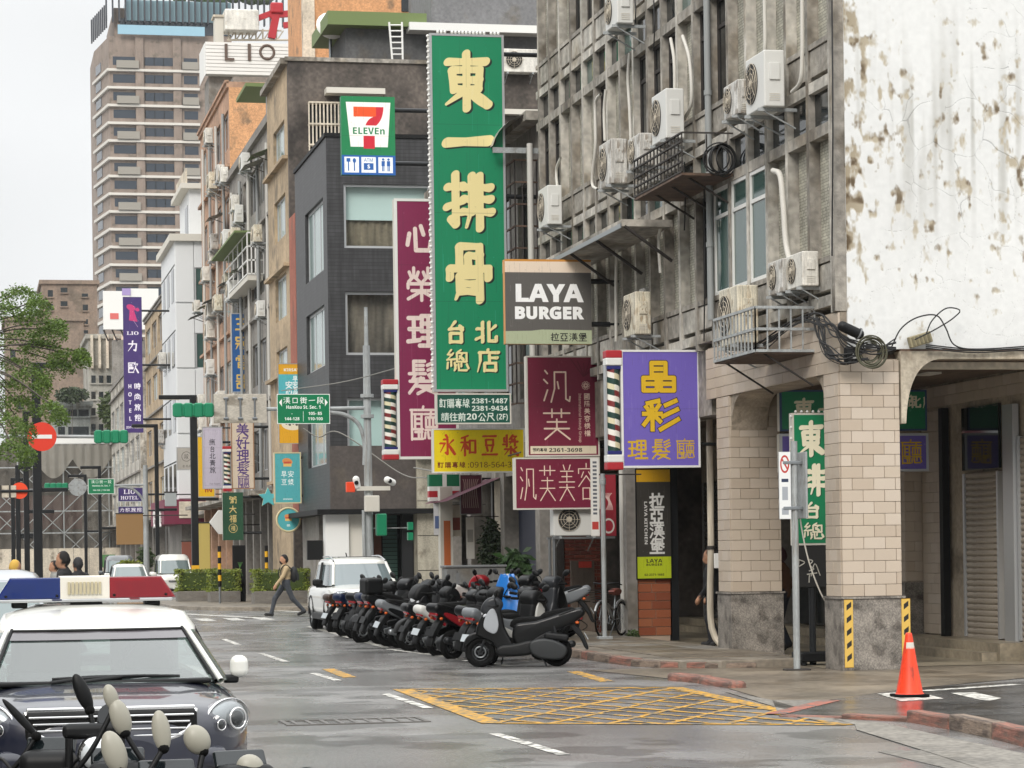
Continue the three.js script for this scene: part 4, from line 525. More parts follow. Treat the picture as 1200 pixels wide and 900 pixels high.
{ // standing lightbox with chalk board, pole and base
  const s = 36.3, [X0, X1, Y0, Y1] = rectS(929, 485, 974, 640, s), w = X1 - X0, h = Y1 - Y0, g = thing('standing_sign', 'green restaurant lightbox on a stand behind the arcade column', 'sign', [(X0 + X1) / 2, 0.014, -s]);
  const t = canvasTex(360, Math.round(360 * h / w), (x, W, H2) => { x.fillStyle = '#0a7a4e'; x.fillRect(0, 0, W, H2); for (const [d, c] of [[7, '#10281e'], [0, '#e9e2c6']]) { ink(x, c); glyph(x, '東', W * 0.12 + d, H2 * 0.05 + d * 0.6, W * 0.74, H2 * 0.27, 0.16, 'brush'); glyph(x, '排', W * 0.12 + d, H2 * 0.38 + d * 0.6, W * 0.76, H2 * 0.25, 0.15, 'brush'); glyph(x, '台', W * 0.2 + d, H2 * 0.68 + d * 0.6, W * 0.58, H2 * 0.13, 0.16, 'brush'); glyph(x, '總', W * 0.2 + d, H2 * 0.84 + d * 0.6, W * 0.62, H2 * 0.14, 0.13, 'brush'); } });
  mesh(g, 'cabinet', bx(-w / 2, w / 2, Y0, Y1, -0.14, 0), mt.offWhite); mesh(g, 'printed_face', new THREE.PlaneGeometry(w - 0.06, h - 0.06), faceMat(t), [0, (Y0 + Y1) / 2, 0.004]);
  mesh(g, 'bulb_edging', [...Array(12)].map((_, i) => new THREE.SphereGeometry(0.022, 6, 5).translate(-w / 2 - 0.015, Y0 + 0.1 + i * (h - 0.15) / 11, 0)).concat([0, 1, 2, 3, 4, 5].map((i) => new THREE.SphereGeometry(0.022, 6, 5).translate(-w / 2 + 0.06 + i * 0.09, Y1 + 0.02, 0))), mt.white);
  const b0 = onS(950, 690, s).y; mesh(g, 'chalk_board', rb(w * 0.95, Y0 - b0 - 0.02, 0.05, 0.01, 0, (Y0 + b0) / 2, -0.04), M(0x1d1c1b, 0.7));
  mesh(g, 'chalk_scribble', [[[-0.25, 0.3], [-0.27, 0.1]], [[-0.25, 0.3], [-0.14, 0.26], [-0.25, 0.2]], [[-0.08, 0.3], [0.02, 0.28], [-0.04, 0.22], [0.04, 0.16], [-0.06, 0.13]], [[-0.02, 0.05], [0.06, 0.24], [0.16, 0.06]], [[-0.1, 0.08], [0.1, 0.1]], [[-0.05, 0.08], [-0.06, -0.04]]].map((l) => tube(l.map(([a, b]) => V((a - 0.02) * 0.8, b0 + 0.12 + b, -0.012)), 0.008, 4, 4)), mt.offWhite);
  mesh(g, 'stand_pole', cyl(0.05, 0.05, b0, 10, 0, 0, -0.07), mt.darkMetal); mesh(g, 'base', [rb(0.55, 0.14, 0.5, 0.02, 0.02, 0.12, -0.07), cyl(0.05, 0.05, 0.06, 8, -0.2, 0, 0.1), cyl(0.05, 0.05, 0.06, 8, 0.22, 0, 0.1)], mt.plasticBlack);
}
{ // road sign pole at the corner
  const p = onG(934, 786), g = thing('street_sign_pole', 'galvanised sign pole with a narrow parking plate at the arcade corner', 'sign pole', p); const h = onS(932, 517, -p.z).y; mesh(g, 'pole', cyl(0.05, 0.05, h, 12), mt.galv); mesh(g, 'foot_plate', rb(0.36, 0.03, 0.22, 0.01, 0, 0.015, 0), mt.iron);
  const y1 = onS(920, 530, -p.z).y, y0 = onS(920, 608, -p.z).y, t = canvasTex(96, 420, (x, W, H2) => { x.fillStyle = '#dfe1df'; x.fillRect(0, 0, W, H2); x.strokeStyle = '#b33a33'; x.lineWidth = 12; x.beginPath(); x.ellipse(W / 2, H2 * 0.18, W * 0.34, H2 * 0.12, 0, 0, 7); x.stroke(); x.beginPath(); x.moveTo(W * 0.25, H2 * 0.1); x.lineTo(W * 0.75, H2 * 0.26); x.stroke(); x.fillStyle = '#23304a'; x.fillRect(W * 0.2, H2 * 0.4, W * 0.6, H2 * 0.05); x.fillStyle = '#9ba0a6'; x.fillRect(W * 0.25, H2 * 0.52, W * 0.5, H2 * 0.2); x.fillRect(W * 0.2, H2 * 0.84, W * 0.6, H2 * 0.1); });
  mesh(g, 'parking_plate', new THREE.PlaneGeometry(0.17, y1 - y0), M(0xffffff, 0.4, 0, { map: t }), [-0.16, (y0 + y1) / 2, 0.06]); mesh(g, 'plate_back', bx(-0.25, -0.07, y0 - 0.005, y1 + 0.005, 0.045, 0.057), mt.alu); mesh(g, 'side_plate', rb(0.03, y1 - y0, 0.5, 0.01, 0.12, (y0 + y1) / 2, -0.05), mt.galv); for (const y of [y0 + 0.15, y1 - 0.15]) mesh(g, 'clamp', rb(0.34, 0.05, 0.13, 0.01, -0.02, y, 0), mt.steel);
  mesh(g, 'loop_wire', tube([V(0.1, 3.1, -0.2), V(0.14, 2.2, -0.2), V(0.35, 1.4, -0.3), V(0.62, 0.95, -0.4), V(0.75, 1.3, -0.4)], 0.012, 5), mt.cableWhite);
}
for (const [x, w] of [[994, 0.1], [1061, 0.1]]) { // hazard strips on the column base
  const p = onS(x, 745, CS), t = canvasTex(64, 512, (c, W, H2) => { c.fillStyle = '#d3ae52'; c.fillRect(0, 0, W, H2); c.fillStyle = '#1b1a18'; for (let i = 0; i < 5; i++) { c.beginPath(); c.moveTo(W * 0.25, 40 + i * 98); c.lineTo(W * 0.8, 12 + i * 98); c.lineTo(W * 0.8, 52 + i * 98); c.lineTo(W * 0.25, 80 + i * 98); c.fill(); } wear(c, W, H2, 60, '#8a7a5a', 20); });
  const g = thing('hazard_strip', 'worn yellow and black hazard strip on the granite column base', 'hazard strip', [p.x, 0.05, -CS + 0.03], 0, 'hazard strips on the corner column'); mesh(g, 'strip', bx(-0.065, 0.065, 0, 0.96, -0.002, 0.003), mt.yellow); mesh(g, 'printed_face', new THREE.PlaneGeometry(0.128, 0.95), M(0xffffff, 0.6, 0, { map: t }), [0, 0.48, 0.006]);
}
// cafe post: brick base, black upright panel
{
  const s = 47.3, [X0, X1] = rectS(748, 680, 786, 752, s), yt = onS(766, 680, s).y, g = sub(corner, 'brick_post'); mesh(g, 'core', bx(X0 + 0.012, X1 - 0.012, 0, 5, -s - 0.5, -s - 0.012), M(0xb9a592, 0.8)); const bm = ['#8e4a2c', '#9a5634', '#864527', '#a05f3c'].map((c) => M(new THREE.Color(c), 0.7, 0, { bumpMap: rep(bumpNoise, 0.3), bumpScale: 0.003 })); let r = 0;
  for (let y = 0.12; y < yt - 0.05; y += 0.166, r++) { const sp = X0 + (X1 - X0) * (r % 2 ? 0.42 : 0.54); for (const [a, b] of [[X0, sp - 0.006], [sp + 0.006, X1]]) mesh(g, 'brick', tg(b - a, 0.153, 0.03), bm[Math.floor(hsh(r, Math.round(a * 9), 3) * 4)], [(a + b) / 2, y + 0.08, -s - 0.006]); }
  signBox({ name: 'cafe_upright_sign', label: 'black upright burger cafe panel with lime foot above the brick post', rect: [745, 549, 787, 679], s: s - 0.06, t: 0.1, fr: 0.02, cw: 300, frame: mt.black, side: mt.black, draw: (x, w, h) => { x.fillStyle = '#35322d'; x.fillRect(0, 0, w, h); x.fillStyle = '#c99a16'; x.fillRect(0, 0, w, h * 0.115); x.fillStyle = '#b9c91c'; x.fillRect(0, h * 0.8, w, h * 0.2); ink(x, '#d8d8d4'); column(x, '拉亞漢堡', w * 0.59, h * 0.22, w * 0.42, h * 0.138, 0.14, 'square', 1); x.save(); x.translate(w * 0.27, h * 0.49); x.rotate(Math.PI / 2); latin(x, 'LAYA KITCHEN', 0, 0, w * 0.12, 'bold sans-serif', h * 0.4); x.restore(); ink(x, '#2a2a14'); latin(x, 'LAYA', w * 0.5, h * 0.838, h * 0.045, 'bold sans-serif', w * 0.48); latin(x, 'BURGER', w * 0.5, h * 0.872, h * 0.03, 'bold sans-serif', w * 0.48); latin(x, '02-2371-1665', w * 0.5, h * 0.965, h * 0.028, 'bold sans-serif', w * 0.58); } });
  mesh(corner, 'post_jamb', bx(X0 - 0.22, X0 - 0.02, 0, 5, -s - 0.4, -s + 0.05), mt.greyC); mesh(corner, 'shop_jamb', bx(X1 + 0.03, X1 + 0.17, 0, 4.4, -s - 0.4, -s - 0.02), mt.darkMetal);
  // brick pier behind the metal door under the dusty air conditioner
  const s2 = 51.4, [a0, a1] = rectS(662, 640, 704, 740, s2), q = sub(corner, 'brick_pier'); mesh(q, 'core', bx(a0, a1, 0, 4.2, -s2 - 0.5, -s2 - 0.012), M(0x8f7f70, 0.8)); const rm = ['#6a2f1e', '#7a3a26', '#5f2a1c'].map((c) => M(new THREE.Color(c), 0.8)); let k = 0;
  for (let y = 0.1; y < 2.6; y += 0.077, k++) for (let x = a0 - (k % 2) * 0.11; x < a1; x += 0.225) { const b0 = Math.max(x, a0), b1 = Math.min(x + 0.213, a1); if (b1 - b0 > 0.03) mesh(q, 'brick', tg(b1 - b0, 0.066, 0.02), rm[Math.floor(hsh(k, Math.round(x * 20), 5) * 3)], [(b0 + b1) / 2, y, -s2 - 0.004]); }
  const dg = thing('metal_door_panel', 'brown metal cabinet door with a red notice and scratched marks', 'door', [0, 0, 0]), [d0, d1, e0, e1] = rectS(669, 657, 697, 745, 51.0); mesh(dg, 'door_leaf', rb(d1 - d0, e1 - e0, 0.05, 0.01, (d0 + d1) / 2, (e0 + e1) / 2, -51), G(96, 84, 74, { amp: 0.2, seed: 60 }, 1.2, 0.6, 0)); mesh(dg, 'red_notice', bc(0.27, 0.13, 0.006, (d0 + d1) / 2 + 0.05, e1 - 0.08, -50.97), M(0xc03a2a, 0.5)); mesh(dg, 'scratch_mark', [[[-0.1, 0.9], [-0.1, 0.5]], [[0.05, 0.95], [0.02, 0.5], [0.12, 0.5]], [[-0.15, 0.7], [0.15, 0.7]], [[-0.1, 0.35], [0.08, 0.2], [-0.05, 0.1]]].map((l) => tube(l.map(([x, y]) => V((d0 + d1) / 2 + x, e0 + y, -50.972)), 0.008, 4, 3)), mt.black);
  mesh(corner, 'door_jamb', bx(a0 - 0.18, a0 - 0.02, 0, 4.2, -s2 - 0.3, -s2 + 0.05), mt.iron);
  const fr = thing('equipment_stand', 'steel stand carrying the dusty air conditioner', 'stand'), [f0, f1] = rectS(646, 640, 702, 740, 49.4), fy = onS(674, 628, 49.4).y - 0.06; mesh(fr, 'post', [cyl(0.03, 0.03, fy, 6, f0 + 0.05, 0, -49.3), cyl(0.03, 0.03, fy, 6, f0 + 0.05, 0, -49.7)], mt.steel); mesh(fr, 'top_frame', [bx(f0, f1 + 0.3, fy, fy + 0.04, -49.26, -49.22), bx(f0, f1 + 0.3, fy, fy + 0.04, -49.74, -49.7)], mt.steel);
}
{ // sign post with maroon banner bits in front of the cafe post
  const p = onG(709, 757), g = thing('slim_sign_post', 'slim galvanised post with a vertical notice strip beside the bicycle', 'sign pole', p), h = onS(706, 555, -p.z).y; mesh(g, 'pole', cyl(0.045, 0.045, h, 10), mt.galv); mesh(g, 'foot_plate', rb(0.26, 0.06, 0.2, 0.01, 0, 0.15, 0), mt.galv); mesh(g, 'collar', cyl(0.06, 0.06, 0.12, 10, 0, h - 0.2, 0), mt.galv); const t = canvasTex(64, 512, (x, W, H2) => { x.fillStyle = '#d8d6d0'; x.fillRect(0, 0, W, H2); x.fillStyle = '#5c5f66'; for (let i = 0; i < 14; i++) x.fillRect(W * 0.25, 20 + i * 26, W * 0.5, 14); x.fillStyle = '#b33a33'; x.fillRect(W * 0.1, H2 * 0.82, W * 0.8, H2 * 0.1); }); mesh(g, 'notice_strip', bx(-0.24, -0.08, h - 1.15, h + 0.3, 0.03, 0.04), mt.offWhite); mesh(g, 'printed_face', new THREE.PlaneGeometry(0.15, 1.42), M(0xffffff, 0.5, 0, { map: t }), [-0.16, h - 0.43, 0.043]);
  const r = thing('shop_banner', 'red hanging shop banner with round emblem beside the cafe post', 'banner'), [b0, b1, c0, c1] = rectS(704, 556, 722, 628, 46.6), tb = canvasTex(160, 512, (x, W, H2) => { x.fillStyle = '#8e1d2c'; x.fillRect(0, 0, W, H2); x.strokeStyle = '#d9b8b0'; x.lineWidth = 6; for (let i = 0; i < 7; i++) { x.beginPath(); x.moveTo(W * (0.15 + 0.1 * i), H2 * 0.3); x.bezierCurveTo(W * 0.3, H2 * 0.4, W * 0.8, H2 * 0.42, W * (0.3 + 0.08 * i), H2 * 0.58); x.stroke(); } x.fillStyle = '#d8d0c8'; x.beginPath(); x.arc(W / 2, H2 * 0.84, W * 0.4, 0, 7); x.fill(); x.fillStyle = '#a02030'; x.beginPath(); x.arc(W / 2, H2 * 0.84, W * 0.3, 0, 7); x.fill(); }); mesh(r, 'cloth', bx(b0, b1, c0, c1, -46.64, -46.61), mt.red); mesh(r, 'printed_face', new THREE.PlaneGeometry(b1 - b0 - 0.01, c1 - c0 - 0.01), M(0xffffff, 0.7, 0, { map: tb }), [(b0 + b1) / 2, (c0 + c1) / 2, -46.605]); mesh(r, 'top_rod', bar(V(b0 - 0.05, c1, -46.62), V(b1 + 0.5, c1, -46.62), 0.015), mt.iron);
  const dp = thing('bundled_drain_pipes', 'pair of grey drain pipes with a meter box beside the cafe post', 'pipe', onG(740, 752)); mesh(dp, 'pipe_run', cyl(0.06, 0.06, 5, 9, 0, 0, 0), mt.pvcGrey); mesh(dp, 'pipe_run', cyl(0.05, 0.05, 5, 9, -0.16, 0, 0.02), mt.pvc); mesh(dp, 'meter_box', rb(0.28, 0.36, 0.16, 0.02, 0.06, 1.75, 0.08), mt.plasticGrey);
  const c2 = thing('arcade_downpipe', 'cream downpipe with bent foot on the second arcade column', 'pipe', onG(835, 762)); mesh(c2, 'pipe_run', tube([V(0, 4.4, 0), V(0, 2, 0), V(0, 0.35, 0), V(0.08, 0.12, 0.15), V(0.14, 0.05, 0.35)], 0.06, 8, 5), mt.cream); mesh(c2, 'paper_notice', rb(0.24, 0.26, 0.03, 0.01, 0.14, 1.55, 0.1), mt.white); mesh(c2, 'clamp', cyl(0.075, 0.075, 0.06, 8, 0, 1.75, 0), mt.iron);
}
// utility cabinet between scooters and shops
{ const [X0, X1] = rectS(524, 665, 593, 740, 53.5), yt = onS(560, 664, 53.5).y, g = thing('utility_cabinet', 'large grey utility cabinet behind the scooters', 'cabinet', [0, 0.118, 0]); mesh(g, 'cabinet_body', rb(X1 - X0, yt - 0.16, 0.6, 0.02, (X0 + X1) / 2, (yt - 0.16) / 2 + 0.02, -53.8), G(104, 104, 102, { amp: 0.1, seed: 62 }, 2, 0.5, 0)); mesh(g, 'top_cap', rb(X1 - X0 + 0.06, 0.05, 0.66, 0.015, (X0 + X1) / 2, yt - 0.11, -53.8), mt.plasticGrey); mesh(g, 'door_seam', bx((X0 + X1) / 2 - 0.42, (X0 + X1) / 2 - 0.41, 0.1, yt - 0.2, -53.5, -53.494), mt.black); mesh(g, 'pasted_strip', bx(X0 + 0.2, X0 + 0.27, 0.5, yt - 0.25, -53.5, -53.493), mt.plasticGrey); }
// ------------------------------------------------------------ other buildings
const holesShape = (a0, a1, y0, y1, holes) => { const s = poly([[a0, y0], [a1, y0], [a1, y1], [a0, y1]]); for (const [p, q, r, t] of holes) { const h = new THREE.Path(); h.moveTo(p, r); h.lineTo(p, t); h.lineTo(q, t); h.lineTo(q, r); h.closePath(); s.holes.push(h); } return s; };
const wallX = (b, X, s0, s1, y0, y1, holes, m, thk = 0.25) => mesh(b, 'wall', ext(holesShape(s0, s1, y0, y1, holes), thk).rotateY(Math.PI / 2).translate(X, 0, 0), m);
const wallZ = (b, s, x0, x1, y0, y1, holes, m, thk = 0.25) => mesh(b, 'wall', ext(holesShape(x0, x1, y0, y1, holes), thk).translate(0, 0, -s - thk), m);
const winGeo = {};
function win(b, axis, c, [a0, a1, y0, y1], { fm = mt.alu, gm = mt.glassDark, mull = 1, rec = 0.14, f = 0.05, name = 'window' } = {}) {
  const w = a1 - a0, h = y1 - y0, key = [w.toFixed(2), h.toFixed(2), mull, f]; const G2 = winGeo[key] ??= (() => { const q = [bx(-w / 2, w / 2, 0, f, -0.03, 0.03), bx(-w / 2, w / 2, h - f, h, -0.03, 0.03), bx(-w / 2, -w / 2 + f, f, h - f, -0.03, 0.03), bx(w / 2 - f, w / 2, f, h - f, -0.03, 0.03)]; for (let i = 1; i <= mull; i++) { const x = -w / 2 + w * i / (mull + 1); q.push(bx(x - f / 2, x + f / 2, f, h - f, -0.025, 0.025)); } return [merge(q), bx(-w / 2 + f / 2, w / 2 - f / 2, f / 2, h - f / 2, -0.008, 0.008)]; })();
  const g = sub(b, name), m = (a0 + a1) / 2; if (axis === 'x') { g.position.set(c + rec, y0, -m); g.rotation.y = -Math.PI / 2; } else g.position.set(m, y0, -c - rec); mesh(g, 'frame', G2[0], fm); mesh(g, 'pane', G2[1], gm); return g;
}
// holes given as photo rectangles on the street plane X -> [s0, s1, y0, y1]
const hx = (X, x0, y0, x1, y1) => { const m = (y0 + y1) / 2, a = -onX(x1, m, X).z, b = -onX(x0, m, X).z, c = (x0 + x1) / 2; return [a, b, onX(c, y1, X).y, onX(c, y0, X).y]; };
const SX = (x, X) => -onX(x, 600, X).z;

{ // old shophouse row after the concrete building
  const X = 12.15, b = thing('shophouse', 'old grey shophouse with iron window grilles behind the tall green signboard', 'building'), holes = [];
  for (const y of [5.2, 8.2]) for (const s of [55, 57.6, 60.5, 63.4]) holes.push([s, s + 1.7, y, y + 1.8]);
  wallX(b, X, 54.1, 66.8, 4.2, 11.1, holes, mt.greyC); holes.forEach((h, i) => win(b, 'x', X, h, { fm: mt.iron, gm: i % 3 ? mt.glassDark : mt.glassPale, mull: 2 }));
  mesh(b, 'core', bx(X + 0.3, 24, 4.2, 11, -66.8, -54.2), mt.brown); mesh(b, 'roof_slab', bx(X - 0.35, 24, 11.1, 11.3, -66.9, -54.1), mt.concrete); mesh(b, 'end_wall', bx(X + 0.1, 24, 0, 11.1, -67, -66.82), mt.greyC);
  for (const s of [54.3, 58.1, 62.2, 66.2]) mesh(b, 'pier', bx(X - 0.12, X + 0.4, 0, 4.2, -s - 0.45, -s), mt.greyC);
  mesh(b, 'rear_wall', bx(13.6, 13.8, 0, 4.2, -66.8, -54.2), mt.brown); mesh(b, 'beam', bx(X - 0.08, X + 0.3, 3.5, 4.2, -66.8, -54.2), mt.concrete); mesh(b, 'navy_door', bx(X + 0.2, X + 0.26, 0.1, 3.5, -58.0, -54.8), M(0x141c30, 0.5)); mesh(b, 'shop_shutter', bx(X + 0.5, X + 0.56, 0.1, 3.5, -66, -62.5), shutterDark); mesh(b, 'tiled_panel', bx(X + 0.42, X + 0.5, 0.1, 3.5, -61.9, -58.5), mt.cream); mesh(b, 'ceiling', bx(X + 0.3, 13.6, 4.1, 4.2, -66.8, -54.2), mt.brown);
  for (const [s0, s1, y0, y1] of [[54.6, 57.4, 7.9, 10.3], [58.0, 61, 7.9, 10.2], [54.7, 57.2, 5.0, 7.2]]) { const q = [], v = []; for (let i = 0; i <= 6; i++) { const s = s0 + (s1 - s0) * i / 6; v.push(bx(X - 0.52, X - 0.5, y0, y1, -s - 0.012, -s + 0.012)); } for (let i = 0; i <= 3; i++) { const x = X - 0.5 + i * 0.16; v.push(bx(x - 0.012, x + 0.012, y0, y1, -s0 - 0.012, -s0 + 0.012)); } for (let i = 0; i <= 5; i++) { const y = y0 + (y1 - y0) * i / 5; q.push(bx(X - 0.53, X - 0.49, y - 0.018, y + 0.018, -s1, -s0), bx(X - 0.5, X, y - 0.018, y + 0.018, -s0 - 0.018, -s0 + 0.018)); } const g = sub(b, 'window_grille'); mesh(g, 'bars', v, mt.iron); mesh(g, 'rails', q, mt.ironRust); }
  const aw = thing('metal_awning', 'pale sheet metal awning over the shophouse grille', 'awning'); mesh(aw, 'canopy', gridGeo(6, 8, (u, v) => V(X - 0.02 - 1.05 * Math.sin(v * 1.35), 10.35 + 0.95 * Math.cos(v * 1.35), -54.3 - u * 4.2)), M(0xb4b2aa, 0.45, 0.2, { side: THREE.DoubleSide })); mesh(aw, 'valance', bx(X - 1.05, X, 10.4, 10.52, -54.32, -54.28), mt.galv);
  pipe('drain_pipe', 'white drain pipe at the joint of concrete building and shophouse', [V(11.9, 10.6, -54.2), V(11.9, 8, -54.2), V(11.9, 5.2, -54.2)], 0.07, mt.pvc);
  mesh(b, 'fabric_awning', gridGeo(2, 2, (u, v) => V(X - 0.1 - 1.3 * v, 3.5 - 0.55 * v, -58.5 - u * 3)), M(0x5b2b3a, 0.8, 0, { side: THREE.DoubleSide }));
  // store fascia stripes and cloth banner
  const fa = thing('store_fascia', 'striped green white red convenience store fascia under the yellow sign', 'sign'), [a0, a1, y0, y1] = rectS(503, 556, 539, 587, 60.5), hh = y1 - y0; for (const [k, p, q, m] of [['s', 0.55, 1, mt.green], ['s', 0.38, 0.55, mt.white], ['s', 0.14, 0.38, mt.red], ['s', 0, 0.14, mt.white]]) mesh(fa, 'stripe_panel', bx(a0, a1, y0 + hh * p, y0 + hh * q, -60.75, -60.5), m); mesh(fa, 'pillar_strip', bx((a0 + a1) / 2 - 0.05, (a0 + a1) / 2 + 0.05, y0, y1, -60.5, -60.48), mt.white); mesh(fa, 'bracket', bx(a1, a1 + 0.8, y1 - 0.2, y1 - 0.1, -60.65, -60.6), mt.iron);
  signBox({ name: 'cloth_sign', label: 'faded maroon cloth sign with pale brush strokes beside the store fascia', rect: [539, 556, 565, 603], s: 59.8, t: 0.06, fr: 0.02, cw: 256, draw: (x, w, h) => { x.fillStyle = '#5d2b3d'; x.fillRect(0, 0, w, h); x.strokeStyle = '#b9a49c'; x.lineWidth = 9; for (let i = 0; i < 8; i++) { x.beginPath(); x.moveTo(w * (0.12 + 0.105 * i), h * 0.1); x.bezierCurveTo(w * (0.3 + 0.05 * i), h * 0.3, w * (0.02 + 0.11 * i), h * 0.5, w * (0.14 + 0.1 * i), h * 0.85); x.stroke(); } }, arms: [[0.9, 0.7, 0.02]] });
  for (const [i, [px, py, X2, c]] of [[508, 590, 0.25, 0xd8d8da], [520, 592, 0.42, 0xcfc9bd], [546, 606, 0.2, 0xdcdad4]].entries()) { const p = onS(px, py, 60.2), g = thing('paper_poster', ['narrow white paper poster hung under the store fascia', 'wide printed paper poster hung under the store fascia', 'long white paper strip hung under the maroon cloth sign'][i], 'poster', p); mesh(g, 'sheet', bx(0, X2, -(i === 2 ? 1 : 0.75), 0, -0.01, 0), M(c, 0.7)); mesh(g, 'print_block', bx(0.03, X2 - 0.03, -0.6, -0.3, 0, 0.004), M([0x5b6f9a, 0x8a4a44, 0xa9a7a2][i], 0.7)); mesh(g, 'hook_rod', bx(0, X2 + 0.6, 0, 0.02, -0.02, 0), mt.iron); }
  const op = thing('orange_column_wrap', 'orange and white advertising wrap on a shop pier', 'advert', onS(526, 700, 60)); op.position.y = 0.12; mesh(op, 'post_wrap', bx(-0.18, 0.12, 0, 3.2, -0.3, 0), mt.offWhite); mesh(op, 'orange_band', bx(-0.1, 0.06, 0.3, 2.4, 0, 0.006), M(0xb5602e, 0.6));
}
const awnGreen = M(0x687848, 0.7);
{ // dark tiled corner building across the junction
  const S = 80, X = 11.0, H = 14.9, b = thing('dark_corner_building', 'charcoal tiled corner building with large windows across the junction', 'building'), dk = M(0xffffff, 0.5, 0, { map: rep(tex(512, 512, (u, v) => { const cx = u * 8, cy = v * 26, i = Math.floor(cx + (Math.floor(cy) % 2) * 0.5), j = Math.floor(cy), e = Math.min(cy - j, 1 - cy + j) < 0.1, k = (e ? 32 : 41 + 10 * hsh(i, j, 4)) * (1 + 0.5 * (fbm(u, v, 40, 2, 71, 4) - 0.5)); return [k, k, k * 1.03]; }), 3) });
  const fw = [[403, 216, 505, 291], [405, 342, 505, 416], [407, 466, 505, 538]].map((r) => rectS(...r, S)), sw = [[367, 232, 387, 318], [367, 358, 388, 430], [368, 478, 388, 545]].map((r) => [80.9, 85.4, ...hx(X, ...r).slice(2)]);
  const yl = onS(400, 597, S).y; wallZ(b, S, X, 24, yl, H, fw, dk); wallX(b, X, S + 0.25, 88, yl, H - 0.0, sw, dk); mesh(b, 'core', bx(X + 0.6, 23.5, yl, H - 0.3, -88, -S - 0.7), mt.greyC);
  for (const [i, r] of fw.entries()) { const [a0, a1, y0, y1] = r, m = y0 + (y1 - y0) * 0.46; win(b, 'z', S, r, { fm: mt.alu, gm: MP(0xffffff, 0.04, 0, { transmission: 1, thickness: 0 }), mull: 0, f: 0.08 }); if (i === 0) mesh(b, 'roller_blind', bx(a0, a1, m, y1, -S - 0.42, -S - 0.4), M(0xb6cfca, 0.8)); if (i === 2) mesh(b, 'roller_blind', bx(a0, a1, y0, y1, -S - 0.42, -S - 0.4), M(0xa9c4bf, 0.8)); mesh(b, 'curtain', gridGeo(60, 1, (u, v) => V(a0 + (a1 - a0) * u, y0 + (y1 - y0) * v, -S - 0.52 + 0.03 * Math.sin(u * 75))), i === 1 ? mt.curtainDark : G(116, 110, 92, { amp: 0.1, streak: 0.3, seed: 80 }, 2)); if (i === 1) mesh(b, 'orange_lamp', new THREE.ConeGeometry(0.26, 0.3, 14).translate(a0 + 2.1, m + 0.25, -S - 0.36), M(0xb04a22, 0.6)); }
  for (const r of sw) { win(b, 'x', X, r, { fm: mt.alu, gm: mt.glassPale, mull: 2, f: 0.08 }); }
  mesh(b, 'parapet_cap', [bx(X - 0.06, 24, H, H + 0.12, -S - 0.3, -S + 0.06), bx(X - 0.06, X + 0.3, H, H + 0.12, -88, -S - 0.3)], mt.black); mesh(b, 'ledge', [bx(X - 0.5, 15.2, yl - 0.16, yl, -S - 0.4, -S + 0.5), bx(X - 0.5, X + 0.2, yl - 0.16, yl, -88, -S - 0.4)], mt.black); mesh(b, 'fascia', bx(X - 0.02, 15.2, yl, yl + 2.0, -S - 0.05, -S + 0.05), G(74, 68, 64, { amp: 0.15, seed: 72 }, 4));
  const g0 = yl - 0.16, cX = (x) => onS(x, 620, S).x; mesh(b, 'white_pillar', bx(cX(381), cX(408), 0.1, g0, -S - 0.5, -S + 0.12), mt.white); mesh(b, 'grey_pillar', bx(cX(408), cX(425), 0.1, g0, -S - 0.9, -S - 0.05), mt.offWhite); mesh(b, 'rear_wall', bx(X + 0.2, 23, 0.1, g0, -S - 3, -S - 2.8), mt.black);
  for (let y = 0.15; y < 2.9; y += 0.13) mesh(b, 'shutter_slat', bx(cX(457), cX(474), y, y + 0.11, -S - 1.5, -S - 1.46), M(0x2e4a42, 0.5)); mesh(b, 'timber_jamb', bx(cX(446), cX(455), 0.1, g0, -S - 1.6, -S - 1.45), M(0x5a3420, 0.6)); mesh(b, 'dark_panel', bx(cX(474), cX(487), 0.1, g0, -S - 0.8, -S - 0.5), M(0x1b1d20, 0.5)); mesh(b, 'beige_pillar', bx(cX(488), cX(516), 0.1, 4.8, -S - 0.6, -S + 0.2), G(156, 150, 134, { amp: 0.1, seed: 74 }, 2)); for (const y of [1.2, 2.3, 3.4]) mesh(b, 'pillar_joint', bx(cX(488), cX(516), y, y + 0.02, -S + 0.2, -S + 0.204), mt.black); mesh(b, 'rough_canopy', bx(cX(486), cX(530), 4.8, 5.6, -S - 0.4, -S + 0.6), mt.concrete); mesh(b, 'side_pier', bx(X - 0.05, X + 0.4, 0.1, g0, -S - 3.4, -S - 2.6), mt.greyC); mesh(b, 'meter_box', rb(0.5, 0.62, 0.2, 0.02, cX(371), 1.9, -S - 0.5), mt.plasticBlack);
  mesh(b, 'side_wall_panel', bx(X + 0.1, X + 0.3, 0.1, g0, -88, -S - 1), mt.greyC);
}
